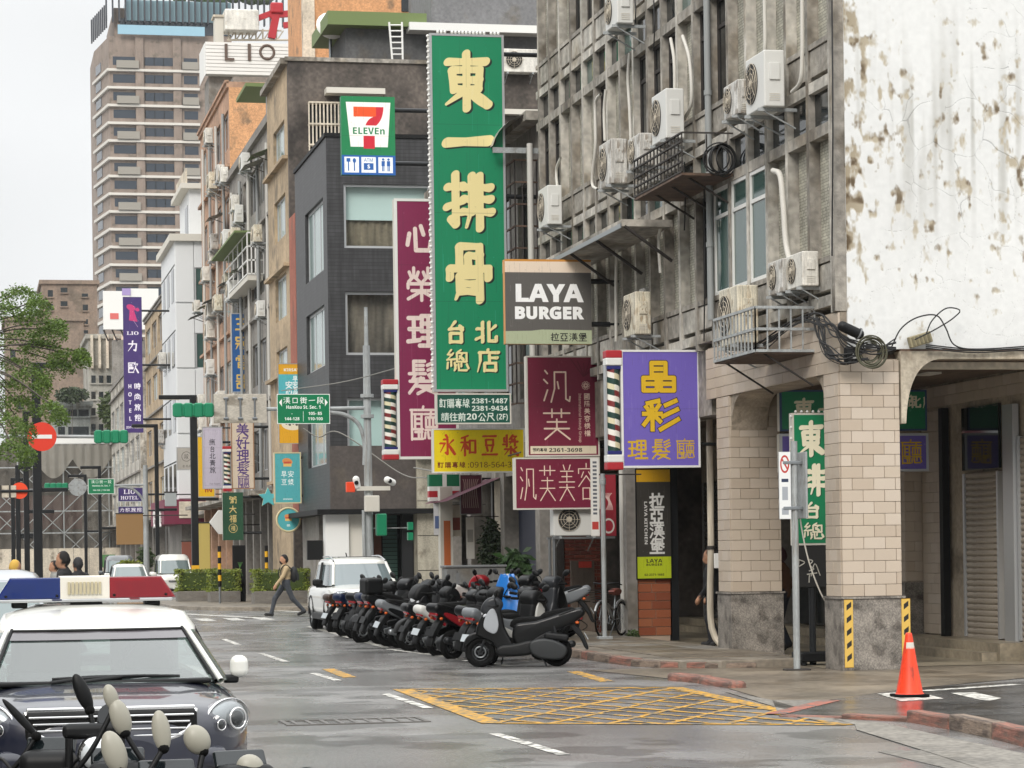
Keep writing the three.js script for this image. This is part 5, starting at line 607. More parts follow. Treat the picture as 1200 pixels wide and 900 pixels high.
{ // tall brown stained building behind it, with rooftop sheds
  const S = 90, X = 11.05, H = 19.2, b = thing('stained_brown_building', 'tall stained brown concrete building with tan street side behind the charcoal one', 'building'); const sw = []; for (const r of [[328, 138, 340, 182], [328, 225, 340, 275], [329, 318, 341, 370], [330, 405, 342, 455]]) sw.push([91.2, 94.6, ...hx(X, ...r).slice(2)]);
  wallZ(b, S, X, 26, 0.1, H, [], mt.brown); wallX(b, X, S + 0.25, 96.6, 0.1, H, sw, mt.tan); sw.forEach((r) => win(b, 'x', X, r, { fm: mt.alu, gm: mt.glassPale, mull: 2, f: 0.07 })); mesh(b, 'core', bx(X + 0.5, 25.8, 0.1, H - 0.2, -96.6, -S - 0.3), mt.brown); mesh(b, 'parapet_cap', bx(X - 0.1, 26, H, H + 0.14, -S - 0.35, -S + 0.08), mt.concrete); mesh(b, 'street_cornice', bx(X - 0.25, X, H - 0.1, H + 0.1, -96.6, -S), mt.concrete); for (const y of [4.4, 8.2, 12, 15.8]) mesh(b, 'street_ledge', bx(X - 0.2, X, y, y + 0.12, -96.6, -S - 0.3), mt.tan); mesh(b, 'brick_strip', bx(X - 0.04, X + 0.3, 3, 13.6, -89.9, -88.2), G(150, 88, 70, { amp: 0.15, seed: 82 }, 3));
  // barred window behind the store sign
  const [a0, a1, y0, y1] = rectS(361, 122, 400, 196, S); const g = sub(b, 'barred_window'); const v = []; for (let i = 0; i <= 9; i++) { const x = a0 + (a1 - a0) * i / 9; v.push(bx(x - 0.025, x + 0.025, y0, y1, -S + 0.3, -S + 0.34)); } mesh(g, 'bars', v, mt.cream); mesh(g, 'rails', [0, 0.33, 0.66, 1].map((t) => bx(a0, a1, y0 + (y1 - y0) * t - 0.03, y0 + (y1 - y0) * t + 0.03, -S, -S + 0.36)), mt.cream); mesh(g, 'pane', bx(a0, a1, y0, y1, -S, -S + 0.02), mt.glassDark); mesh(g, 'awning', bx(a0 + 0.6, a1 + 1.5, y1 + 0.3, y1 + 0.5, -S, -S + 0.6), mt.offWhite);
  const W = (x0, y0_, x1, y1_, s, d, m, n) => { const r = rectS(x0, y0_, x1, y1_, s); mesh(b, n, bx(r[0], r[1], r[2], r[3], -s - d, -s), m); };
  const gr = G(112, 112, 113, { amp: 0.08, streak: 0.05, seed: 84 }, 5), g2 = G(86, 86, 86, { amp: 0.15, streak: 0.1, seed: 85 }, 5); W(405, 30, 505, 78, 93, 4, g2, 'rooftop_shed'); W(384, 14, 500, 30, 92.4, 4.5, awnGreen, 'green_roof_edge'); W(505, -60, 640, 30, 93.6, 5, gr, 'lift_tower'); W(480, 28, 645, 37, 92.2, 5, mt.white, 'roof_slab'); W(500, 38, 645, 78, 92.9, 4.5, g2, 'rooftop_wall'); W(598, 58, 645, 62, 90.2, 1, mt.cream, 'ledge');
  W(588, 86, 645, 128, 90.1, 0.4, mt.concreteL, 'projecting_bay'); W(590, 128, 645, 134, 89.7, 0.8, mt.offWhite, 'bay_ledge');
  ac(acD, onS(608, 86, 89.7), 0, 'white air conditioner with round grey fan on the brown building beyond the green signboard', 1.35, 'air conditioners on far buildings');
  const ld = thing('roof_ladder', 'white steel ladder leaning on the rooftop shed', 'ladder'), l0 = onS(460, 74, 92), l1 = onS(456, 26, 92), r0 = onS(472, 74, 92), r1 = onS(471, 26, 92); mesh(ld, 'stile', bar(l0, l1, 0.04), mt.white); mesh(ld, 'stile', bar(r0, r1, 0.04), mt.white); for (let i = 0; i < 7; i++) mesh(ld, 'rung', bar(l0.clone().lerp(l1, (i + 0.5) / 7), r0.clone().lerp(r1, (i + 0.5) / 7), 0.03), mt.white);
  const ds = thing('satellite_dish', 'round white satellite dish on the roof', 'dish', onS(387, 38, 95)); mesh(ds, 'dish_bowl', new THREE.SphereGeometry(0.75, 20, 8, 0, 7, 0, 0.9).rotateX(1.2), mt.white); mesh(ds, 'mast', cyl(0.06, 0.06, 2.5, 8, 0, -2.5, 0), mt.steel);
}
{ // orange tiled high building further back
  const om = G(190, 142, 100, { amp: 0.1, grain: 0.12, streak: 0.05, seed: 86 }, 4), S = 118, [a0, a1, y0, y1] = rectS(362, -70, 505, 90, S), b = thing('orange_tower', 'orange tiled building rising behind the brown one', 'building'); mesh(b, 'wall', bx(a0, a1 + 6, 0.1, y1, -S - 8, -S), om); const w = rectS(470, -30, 490, 14, S); mesh(b, 'window', bx(w[0], w[1], w[2], w[3], -S, -S + 0.05), mt.glassDark); mesh(b, 'corner_strip', bx(a0 - 0.3, a0 + 0.25, 0.1, y1, -S - 0.4, -S + 0.1), mt.cream);
  const S2 = 150, r = rectS(628, -20, 648, 30, S2), q = thing('red_crane_cab', 'red machine seen between roofs', 'machine'); mesh(q, 'cab', bx(r[0], r[1], 0.1, r[3], -S2 - 2, -S2), mt.red); mesh(q, 'window', bx(r[0] + 0.1, r[1] - 0.1, r[2] + 1, r[2] + 1.6, -S2, -S2 + 0.02), mt.glassDark);
}
function streetBlock(name, label, X, s0, s1, H, m, { rows = 4, cols = 3, wy = 1.7, pitch = 3.4, gm = [mt.glassDark, mt.glassPale], fm = mt.alu, front = m, base = 4.2, ledges = true, X1 = 24, wm = mt.greyC, fw = 0.72 } = {}) {
  const b = thing(name, label, 'building'), holes = [], cw = (s1 - s0) / cols; for (let r = 0; r < rows; r++) for (let c = 0; c < cols; c++) { const a = s0 + c * cw + cw * (1 - fw) / 2; holes.push([a, a + cw * fw, base + 0.9 + r * pitch, base + 0.9 + r * pitch + wy]); }
  wallX(b, X, s0, s1, base, H, holes, m); holes.forEach((h, i) => win(b, 'x', X, h, { fm, gm: gm[Math.floor(hsh(i, Math.round(s0), 6) * gm.length)], mull: 1 + (i % 2), f: 0.07 })); mesh(b, 'front_wall', bx(X, X1, base, H, -s0, -s0 + 0.02), front); mesh(b, 'core', bx(X + 0.4, X1, base, H - 0.2, -s1, -s0 - 0.02), mt.brown); if (ledges) for (let r = 0; r <= rows; r++) mesh(b, 'ledge', bx(X - 0.18, X, base + r * pitch, base + r * pitch + 0.12, -s1, -s0), wm);
  mesh(b, 'parapet', bx(X - 0.1, X1, H, H + 0.25, -s1, -s0), wm); for (let c = 0; c <= cols; c++) mesh(b, 'pier', bx(X - 0.05, X + 0.3, 0.1, base, -(s0 + (s1 - s0) * c / cols) - 0.2, -(s0 + (s1 - s0) * c / cols) + 0.2), wm); mesh(b, 'shop_shutter', bx(X + 0.5, X + 0.6, 0.1, base, -s1, -s0), hsh(Math.round(s0), 1, 1) < 0.5 ? shutterM : shutterDark); mesh(b, 'canopy', bx(X - 1.0, X + 0.4, base - 0.15, base + 0.02, -s1, -s0), mt.concrete); return b;
}
streetBlock('grey_apartment_block', 'grey mosaic apartment front with ribbed panels and old windows', 11.25, 96.7, 113.2, 18.4, mt.greyC, { rows: 4, cols: 6, pitch: 3.5, fw: 0.78, gm: [mt.glassDark, mt.curtainDark, mt.glassDark] });
streetBlock('orange_brick_building', 'orange brick faced building with pinkish street front', 11.3, 113.4, 128, 22.5, mt.pinkTan, { rows: 5, cols: 4, pitch: 3.7, front: G(190, 144, 104, { amp: 0.1, grain: 0.14, streak: 0.03, seed: 87 }, 3), wm: mt.pinkTan });
streetBlock('grey_hotel_building', 'bare grey concrete building carrying the white hotel billboard', 13.1, 128.2, 146.5, 25.5, mt.greyC, { rows: 6, cols: 4, front: mt.concreteL });
{ // white panelled building
  const S = 147, X = 11.45, H = 19.8, b = thing('white_panel_building', 'white panelled building with dark windows and a setback top', 'building'), pm = M(0xd6d8d8, 0.45), F = rectS(228, 0, 250, 10, S); const fwx = onS(229, 400, S).x;
  mesh(b, 'body', bx(X, 24, 4.4, H, -158, -S - 0.3), pm); for (let r = 0; r < 4; r++) { const y = 5.2 + r * 3.75; mesh(b, 'white_panel', rb(fwx - X - 0.05, 3.65, 0.1, 0.02, (X + fwx) / 2, y + 1.7, -S - 0.25), pm); mesh(b, 'white_panel', rb(10, 1.7, 0.1, 0.02, fwx + 5, y + 2.7, -S - 0.25), pm); const g = sub(b, 'window'); mesh(g, 'pane', bx(fwx, fwx + 6, y - 0.1, y + 1.8, -S - 0.3, -S - 0.28), mt.glassGreen); mesh(g, 'frame', [bx(fwx, fwx + 0.1, y - 0.1, y + 1.8, -S - 0.28, -S - 0.2), bx(fwx + 1.2, fwx + 1.28, y - 0.1, y + 1.8, -S - 0.28, -S - 0.22)], mt.alu); for (let c = 0; c < 3; c++) mesh(b, 'side_window', bx(X - 0.02, X + 0.02, y, y + 1.9, -S - 3 - c * 3.4, -S - 1.2 - c * 3.4), mt.glassDark); for (let c = 0; c < 4; c++) mesh(b, 'side_panel_joint', bx(X - 0.015, X, y + 2.0, y + 2.06, -S - 11, -S - 0.4), mt.steel); }
  mesh(b, 'cornice', bx(X - 0.3, 24, H, H + 0.4, -158, -S + 0.1), mt.offWhite); mesh(b, 'setback_top', bx(X + 1.1, 24, H + 0.4, H + 3.4, -157, -S - 3), pm); mesh(b, 'setback_window', bx(X + 1.08, X + 1.12, H + 0.8, H + 2.6, -153, -S - 4), mt.glassDark); mesh(b, 'top_cornice', bx(X + 0.6, 24, H + 3.4, H + 3.7, -157.4, -S - 2.6), mt.offWhite); mesh(b, 'roof_railing', bx(X + 0.9, X + 1.0, H + 3.7, H + 4.6, -157, -S - 3), mt.cream);
  mesh(b, 'shop_base', bx(X + 0.2, 24, 0.1, 4.4, -158, -S - 0.4), mt.greyC); const aw = thing('maroon_shop_canopy', 'maroon shop canopy with cream name board', 'canopy'), yy = onS(210, 600, S).y; mesh(aw, 'canopy_box', bx(X - 0.9, X + 2.2, yy - 0.7, yy + 0.7, -157, -S + 0.9), M(0x6f1f3a, 0.6)); mesh(aw, 'name_board', rb(2.1, 0.95, 0.06, 0.1, X + 1.0, yy + 0.1, -S + 0.94), mt.cream); for (let i = 0; i < 3; i++) mesh(aw, 'pale_character', glyphMesh('漢亞安'[i], 1.1), mt.white, [X - 0.95, yy - 0.3, -S - 1.6 - i * 2.4], [0, -Math.PI / 2, 0]);
}
function glyphMesh(ch, size) { const q = []; GL[ch].forEach((st, k) => { for (let i = 1; i < st.length; i++) { const a = V(st[i - 1][0] / 100 - 0.5, 0.5 - st[i - 1][1] / 100, 0).multiplyScalar(size), b = V(st[i][0] / 100 - 0.5, 0.5 - st[i][1] / 100, 0).multiplyScalar(size); q.push(bar(a, b, size * 0.05, 5)); } }); return merge(q); }
streetBlock('tan_narrow_building', 'narrow tan building beyond the white panelled one', 11.6, 158.3, 176, 17.6, mt.tan, { rows: 4, cols: 3 });
streetBlock('weathered_far_building', 'weathered far building with dark recesses along the street', 11.2, 176.3, 214, 15.4, mt.concreteL, { rows: 3, cols: 6 });
// small air conditioners, cages and awnings on the far fronts
for (const [px, py, X, sc] of [[287, 201, 11.0, 1.25], [279, 262, 11.0, 1.3], [262, 215, 11.0, 1.2], [255, 365, 11.0, 1.3], [247, 372, 10.9, 1.3], [246, 440, 10.9, 1.3], [301, 285, 10.9, 1.2], [236, 480, 11.0, 1.3], [241, 330, 10.9, 1.2], [190, 430, 11.2, 1.5], [188, 520, 11.2, 1.5], [305, 372, 10.9, 1.1]]) ac(acS, onX(px, py, X), ST, 'small white air conditioner on the far street front', sc, 'air conditioners along the far street front');
{
  const cg = thing('window_cage', 'white barred window cage with green awning on the orange brick building', 'cage'), h = hx(10.7, 263, 288, 290, 335), q = []; for (let i = 0; i <= 5; i++) { const s = h[0] + (h[1] - h[0]) * i / 5; q.push(bx(10.68, 10.72, h[2], h[3], -s - 0.04, -s + 0.04)); } for (let i = 0; i <= 4; i++) { const x = 10.7 + i * 0.16; q.push(bx(x - 0.025, x + 0.025, h[2], h[3], -h[0] - 0.03, -h[0] + 0.03)); } for (let i = 0; i <= 3; i++) { const y = h[2] + (h[3] - h[2]) * i / 3; q.push(bx(10.68, 10.72, y - 0.03, y + 0.03, -h[1], -h[0]), bx(10.7, 11.3, y - 0.03, y + 0.03, -h[0] - 0.03, -h[0] + 0.03)); } mesh(cg, 'bars', q, mt.white); mesh(cg, 'tray', bx(10.7, 11.3, h[2] - 0.25, h[2] - 0.05, -h[1], -h[0]), mt.offWhite); mesh(cg, 'awning', bx(10.2, 11.3, h[3], h[3] + 0.08, -h[1] - 0.6, -h[0]), awnGreen);
  const a2 = thing('roof_awning', 'green edged corrugated roof awning on the grey apartment block', 'awning'), p = onX(305, 108, 11.2); mesh(a2, 'sheet', bx(10.5, 12, p.y, p.y + 0.14, p.z - 2.4, p.z + 1.2), awnGreen); mesh(a2, 'post', bx(11.3, 11.4, p.y - 3, p.y, p.z + 1.0, p.z + 1.1), mt.steel);
  // white hotel billboard with letters on the roof
  const S = 133, r = rectS(241, 50, 352, 88, S), hb = thing('hotel_billboard', 'white slatted rooftop billboard with three brown letters', 'billboard'); mesh(hb, 'backing', bx(r[0], r[1], r[2], r[3], -S - 0.6, -S - 0.08), mt.white); const hh = (r[3] - r[2]) / 9; for (let i = 0; i < 9; i++) mesh(hb, 'slat', bx(r[0], r[1], r[2] + hh * i + 0.015, r[2] + hh * (i + 1) - 0.015, -S - 0.08, -S), mt.white); mesh(hb, 'side_panel', bx(r[0] - 0.02, r[0], r[2], r[3], -S - 3.5, -S - 0.6), mt.white);
  const L = [[268, 'L'], [292, 'I'], [313, 'O']]; for (const [px, c] of L) { const o = onS(px, 59, S), k = 0.045 * 10, w = 0.14, g = c === 'L' ? [bx(-0.25, -0.08, -0.5, 0.5, 0, 0.1), bx(-0.08, 0.32, -0.5, -0.36, 0, 0.1)] : c === 'I' ? [bx(-0.09, 0.09, -0.5, 0.5, 0, 0.1)] : [new THREE.TorusGeometry(0.42, 0.08, 6, 24)]; mesh(hb, 'letter', g, M(0x5a4a40, 0.6), [o.x, o.y - 0.1, -S + 0.01]).scale.setScalar(0.85); }
  mesh(hb, 'support', bx(r[0] + 0.2, r[1], 25, r[2], -S - 3, -S - 0.6), mt.greyC);
  const S3 = 143, g = thing('concrete_pump_crane', 'red folded boom crane on the hotel roof', 'crane'), P = (x, y) => onS(x, y, S3), rb_ = (a, b, w) => { const d = b.clone().sub(a), m = new THREE.Mesh(); const gg = bc(d.length(), w, w * 0.8); gg.rotateZ(Math.atan2(d.y, d.x)); return gg.translate((a.x + b.x) / 2, (a.y + b.y) / 2, (a.z + b.z) / 2); };
  mesh(g, 'mast', rb_(P(318, 45), P(326, 5), 0.42), mt.red); mesh(g, 'boom', rb_(P(316, 18), P(365, 14), 0.34), mt.red); mesh(g, 'boom', rb_(P(332, 30), P(365, 26), 0.32), mt.red); mesh(g, 'boom', rb_(P(296, 24), P(322, 14), 0.3), mt.red); mesh(g, 'head', rb(0.7, 0.6, 0.6, 0.1).translate(P(324, 10).x, P(324, 10).y, -S3), mt.red); const c0 = P(282, 26); mesh(g, 'engine_house', rb(1.9, 1.2, 1.4, 0.1, c0.x, c0.y, -S3), mt.dirtyWhite); const fr = []; for (let i = 0; i < 8; i++) { const a = P(268 + i * 8, 48), b2 = P(268 + i * 8, 34); fr.push(bar(a, b2, 0.05, 5), bar(a, P(276 + i * 8, 36), 0.04, 5)); } fr.push(bar(P(266, 47), P(345, 47), 0.06, 5), bar(P(266, 36), P(330, 36), 0.05, 5)); mesh(g, 'steel_frame', fr, mt.cream);
  const tk = thing('roof_tank', 'pale roof tank beside the hotel billboard', 'tank'), q2 = rectS(252, 20, 262, 50, S3); mesh(tk, 'tank_body', bx(q2[0], q2[1], q2[2], q2[3], -S3 - 1, -S3), mt.offWhite); mesh(tk, 'lid', bx(q2[0] - 0.1, q2[1] + 0.1, q2[3], q2[3] + 0.12, -S3 - 1.1, -S3 + 0.1), mt.cream);
}
{ // residential tower far behind
  const S = 450, b = thing('residential_tower', 'tall brown residential tower with white floor bands and glass crown', 'tower'), A = onS(131, 300, S), B = onS(275, 300, S), wallM = G(136, 122, 111, { amp: 0.08, grain: 0.05, seed: 90 }, 8), ty = onS(180, 44, S).y, C = onS(111, 300, S + 22); const foot = [[A.x, -S], [B.x, -S], [B.x, -S - 30], [C.x, -S - 30], [C.x, -S - 14]];
  mesh(b, 'shaft', new THREE.ExtrudeGeometry(poly(foot.map((p) => [p[0], -p[1]])), { depth: ty, bevelEnabled: false }).rotateX(-Math.PI / 2), wallM);
  const pw = (x) => onS(x, 200, S).x, n = 29, ph = (ty - 3) / n; const band = M(0xc9c5bc, 0.7), br = M(0x8f8a80, 0.6), LA = V(A.x, 0, -S), LB = V(C.x, 0, -S - 14), dir = LB.clone().sub(LA), an = Math.atan2(dir.z, -dir.x) ;
  for (let f = 8; f < n; f++) { const y = f * ph; mesh(b, 'floor_band', bx(A.x - 0.4, pw(235), y, y + 0.42, -S, -S + 0.7), band); for (const [x0, x1] of [[134, 160], [171, 205], [217, 233]]) mesh(b, 'window_pane', bx(pw(x0), pw(x1), y + 1.15, y + 2.6, -S - 0.02, -S + 0.04), mt.glassBlue); for (const x of [171, 182, 193]) mesh(b, 'mullion', bx(pw(x), pw(x) + 0.12, y + 1.15, y + 2.6, -S + 0.04, -S + 0.09), mt.black); if (f % 2 === 0) { mesh(b, 'balcony', bx(pw(138), pw(164), y + 0.5, y + 1.8, -S, -S + 1.1), br); mesh(b, 'balcony', bx(pw(215), pw(234), y + 0.5, y + 1.8, -S, -S + 0.9), br); }
    const m = LA.clone().lerp(LB, 0.5), q = bc(dir.length() * 0.34, 1.6, 0.2); mesh(b, 'window_pane', q, mt.glassBlue, [LA.x + dir.x * 0.7, y + 2.1, LA.z + dir.z * 0.7], [0, -Math.atan2(dir.z, dir.x), 0]); mesh(b, 'floor_band', bc(dir.length() + 0.4, 0.5, 0.6), band, [m.x - 0.1, y + 0.25, m.z + 0.1], [0, -Math.atan2(dir.z, dir.x), 0]); }
  for (const x of [165, 209]) mesh(b, 'pier', bx(pw(x) - 0.7, pw(x) + 0.7, 30, ty, -S, -S + 0.5), wallM); const ry = rectS(138, 30, 240, 41, S - 1.2); mesh(b, 'blue_glass_rail', bx(ry[0], ry[1], ry[2], ry[3], -S + 0.9, -S + 1.1), M(0x8fb4c4, 0.2)); mesh(b, 'penthouse', bx(A.x + 1, B.x, ty, ty + 5.2, -S - 26, -S - 1), wallM); mesh(b, 'penthouse_glass', bx(A.x + 2, B.x, ty + 0.8, ty + 3.4, -S - 1, -S - 0.9), mt.glassBlue); const cy0 = onS(180, 24, S).y, cy1 = onS(180, -4, S).y; mesh(b, 'crown_glass', bx(A.x + 3, B.x, cy0, cy1 - 0.6, -S - 24, -S - 0.4), M(0x8fb0ba, 0.2)); const fins = []; for (let i = 0; i < 30; i++) fins.push(bx(A.x - 0.5 + i * 1.1, A.x - 0.25 + i * 1.1, cy0 - 0.5, cy1, -S - 0.4, -S + 0.9)); for (let i = 0; i < 9; i++) { const p = LA.clone().lerp(LB, i / 8); fins.push(bx(p.x - 0.5, p.x - 0.25, cy0 - 1.5, cy1 - 1.5, p.z - 0.4, p.z + 0.5)); } mesh(b, 'crown_fins', fins, M(0x30333a, 0.5)); tag(b.children[b.children.length - 1], undefined, undefined, undefined, 'stuff');
  mesh(b, 'roof_garden', [...Array(26)].map((_, i) => new THREE.IcosahedronGeometry(0.5 + hsh(i, 1, 61) * 0.9, 1).translate(pw(205) + i * 0.7, cy1 + 0.2 + hsh(i, 2, 61) * 0.9, -S - 2)), M(0x4d5c34, 0.9)); tag(b.children[b.children.length - 1], undefined, undefined, undefined, 'stuff');
}
function plainBlock(name, label, S, rect, m, wins, gm = mt.glassDark, d = 14) { const r = rectS(...rect, S), b = thing(name, label, 'building'); mesh(b, 'wall', bx(r[0], r[1], 0, r[3], -S - d, -S), m); for (const w of wins) { const q = rectS(...w, S), g = sub(b, 'window'); mesh(g, 'pane', bx(q[0], q[1], q[2], q[3], -S, -S + 0.05), gm); mesh(g, 'sill', bx(q[0] - 0.1, q[1] + 0.1, q[2] - 0.15, q[2], -S, -S + 0.25), m); } mesh(b, 'parapet', bx(r[0] - 0.3, r[1] + 0.3, r[3], r[3] + 0.5, -S - d, -S + 0.3), m); return b; }
const brk = G(128, 112, 98, { amp: 0.1, seed: 93 }, 10);
plainBlock('brown_stepped_block', 'brown apartment block with small square windows beyond the tree', 330, [51, 333, 116, 660], brk, [[56, 340, 62, 348], [71, 337, 79, 343], [71, 353, 79, 359], [96, 344, 103, 348], [97, 357, 103, 364], [97, 374, 103, 380], [97, 387, 103, 391], [97, 400, 103, 407], [98, 420, 103, 427], [56, 356, 62, 364], [60, 430, 66, 436], [84, 430, 90, 436]]);
plainBlock('brown_lower_block', 'wide lower brown block in front of the stepped one', 318, [8, 376, 100, 660], brk, [[12, 410, 18, 420], [12, 440, 18, 450], [20, 470, 28, 480], [44, 430, 50, 438], [60, 470, 66, 478]]);
{ const w = []; for (let r = 0; r < 6; r++) for (let c = 0; c < 5; c++) w.push([107 + c * 9, 440 + r * 19, 112 + c * 9, 449 + r * 19]); const g = plainBlock('pale_grey_block', 'pale grey block with ribs and rows of square windows', 285, [105, 397, 160, 660], G(150, 147, 138, { amp: 0.1, seed: 94 }, 8), w); for (let c = 0; c < 5; c++) { const q = rectS(106 + c * 9, 393, 109 + c * 9, 432, 285); mesh(g, 'rib', bx(q[0], q[1], q[2], q[3], -285, -284.3), mt.cream); } const rs = rectS(136, 397, 146, 411, 280); tag(mesh(scene, 'red_wall_sign', bx(rs[0], rs[1], rs[2], rs[3], -284, -283.4), mt.orange), 'small square orange red sign on the pale grey block', 'sign'); }
{ const S = 270, b = thing('blank_billboard', 'large white blank billboard with a small red mark below the tower', 'billboard'), r = rectS(121, 341, 152, 386, S), q = rectS(152, 338, 186, 386, S), k = rectS(129, 367, 139, 374, S); mesh(b, 'panel', bx(r[0], r[1], r[2], r[3], -S - 0.5, -S), mt.white); mesh(b, 'panel', bx(q[0], q[1], q[2], q[3], -S - 4, -S - 0.1), mt.white); mesh(b, 'red_mark', bx(k[0], k[1], k[2], k[3], -S, -S + 0.04), M(0xc9615c, 0.6)); const pp = rectS(143, 338, 153, 346, S); mesh(b, 'purple_panel', bx(pp[0], pp[1], pp[2], pp[3], -S, -S + 0.05), M(0x9a88b8, 0.6)); const fr = []; for (let i = 0; i < 8; i++) fr.push(bar(V(r[0] + i * 0.9, r[2], -S - 0.3), V(r[0] + i * 0.9 + 0.5, r[2] - 1.2, -S - 0.3), 0.08, 4)); mesh(b, 'truss', fr, mt.iron); mesh(b, 'mast', bx(r[0] + 1, r[1] + 3, 0, r[2] - 1, -S - 3, -S - 1), mt.greyC); }
plainBlock('glass_terrace_block', 'low grey block with a planted glass terrace beyond the tree', 277, [66, 476, 107, 660], G(132, 136, 132, { amp: 0.1, seed: 190 }, 6), [[68, 480, 78, 488], [80, 480, 90, 488], [92, 480, 104, 488], [80, 500, 104, 512], [68, 500, 76, 512]]);
{ // building site wrapped in netting, hoarding in front
  const S = 214, b = thing('scaffolded_building', 'building site wrapped in grey netting and scaffolding', 'building'), r = rectS(-60, 521, 140, 650, S), m1 = rectS(-60, 580, 140, 620, S); mesh(b, 'inner_wall', bx(r[0], r[1], 0, r[3], -S - 12, -S - 2), M(0x5a554e, 0.9)); mesh(b, 'maroon_wall', bx(r[0], r[1] - 3, m1[2], m1[3], -S - 2, -S - 1.9), M(0x6b3a3c, 0.8));
  for (let x = r[0]; x < r[1]; x += 1.85) mesh(b, 'scaffold_pole', cyl(0.06, 0.06, r[3], 5, x, 0, -S), mt.galv); for (let y = 2; y < r[3]; y += 1.8) mesh(b, 'scaffold_rail', bx(r[0], r[1], y, y + 0.1, -S - 0.05, -S + 0.05), mt.galv); let k = 0; for (let x = r[0]; x < r[1] - 1.9; x += 1.85) for (let y = 2; y < r[3] - 1.8; y += 1.8) if (hsh(k++, 2, 63) < 0.6) { mesh(b, 'brace', bar(V(x, y, -S + 0.08), V(x + 1.85, y + 1.8, -S + 0.08), 0.04, 4), mt.galv); if (hsh(k, 3, 63) < 0.6) mesh(b, 'brace', bar(V(x + 1.85, y, -S + 0.1), V(x, y + 1.8, -S + 0.1), 0.04, 4), mt.galv); }
  const net = M(0x6f6a62, 0.9, 0, { transparent: true, opacity: 0.58, side: THREE.DoubleSide }); mesh(b, 'netting', gridGeo(60, 8, (u, v) => V(r[0] + (r[1] - r[0]) * u, v * r[3], -S - 0.5 + 0.3 * Math.sin(u * 90) * Math.sin(v * 5))), net); mesh(b, 'netting', gridGeo(40, 4, (u, v) => V(r[0] + (r[1] - r[0]) * (0.5 + 0.5 * u), r[3] - (1.2 + 1.6 * Math.abs(Math.sin(u * 7))) * v, -S + 0.25 + 0.1 * Math.sin(u * 60))), M(0x9a968c, 0.9, 0, { transparent: true, opacity: 0.6, side: THREE.DoubleSide })); const cr = rectS(62, 513, 141, 520, S); mesh(b, 'white_top_rail', bx(cr[0], cr[1], cr[2], cr[3], -S - 0.3, -S + 0.3), mt.white); mesh(b, 'end_tower', bx(r[1] - 3, r[1], 0, r[3], -S - 8, -S - 0.8), mt.concreteL);
  const hd = thing('site_hoarding', 'long white hoarding in front of the building site', 'hoarding'), h = rectS(-60, 643, 141, 668, 204); for (let x = h[0]; x < h[1]; x += 1.2) mesh(hd, 'panel', bx(x, x + 1.17, 0, h[3], -204.1, -204), mt.cream); mesh(hd, 'green_panel', bx(h[1] - 1.4, h[1] - 0.4, 1.0, 2.0, -204, -203.96), M(0x55804e, 0.7));
}

{ // more wall clutter on the far fronts
  const cl = []; for (let i = 0; i < 26; i++) { const b = i % 2 ? [11.25, 101, 113, 17] : [11.3, 114, 127.5, 22], s = b[1] + (b[2] - b[1]) * hsh(i, 1, 140), y = 5.2 + (b[3] - 6) * hsh(i, 2, 140); if (i % 2 && y > 7 && y < 12.6) continue; ac(acS, V(b[0] - 0.38, y, -s), ST, 'small white air conditioner on the far street front', 1 + 0.5 * hsh(i, 3, 140), 'air conditioners along the far street front'); }
  for (let i = 0; i < 12; i++) { const s = 97.5 + i * 2.6, g = thing('window_awning', 'small sloping window awning on the far street front', 'awning', [11.2, 6.4 + 3.5 * Math.floor(hsh(i, 4, 141) * 4), -s], 0, 'awnings along the far street front'); mesh(g, 'sheet', gridGeo(1, 1, (u, v) => V(-0.75 * v, -0.3 * v + 0.3, u * 1.8 - 0.9)), M([0x6e7a58, 0x8d8a80, 0x5a6a66][i % 3], 0.7, 0, { side: THREE.DoubleSide })); mesh(g, 'stay', bar(V(0, -0.25, 0.9), V(-0.72, 0, 0.9), 0.02), mt.iron); }
  for (let i = 0; i < 9; i++) pipe('front_drain_pipe', 'grey drain pipe running up the far street front', [V(11.12, 4.4, -97.5 - i * 3.4), V(11.1, 10, -97.4 - i * 3.4), V(11.12, 17.5 + (i > 4 ? 4 : 0), -97.5 - i * 3.4)], 0.07, i % 2 ? mt.pvcGrey : mt.pvc, 'drain pipes along the far street front');
}

{ // shop buildings on the opposite side of the street: they shade it and show in the car bonnet
  const b = thing('opposite_shop_block', 'grey shop block across the street mirrored in the police car', 'building'); mesh(b, 'wall', bx(-24, -11, 0, 13, -62, 12), mt.greyC); for (let f = 0; f < 4; f++) { mesh(b, 'floor_band', bx(-11, -10.8, 3.4 + f * 3.1, 3.7 + f * 3.1, -62, 12), mt.concreteL); for (let i = 0; i < 14; i++) mesh(b, 'window_pane', bx(-11, -10.96, (f ? 1.2 : 0.3) + f * 3.1, 3.0 + f * 3.1, -60 + i * 5.1, -57 + i * 5.1), mt.glassDark); }
}
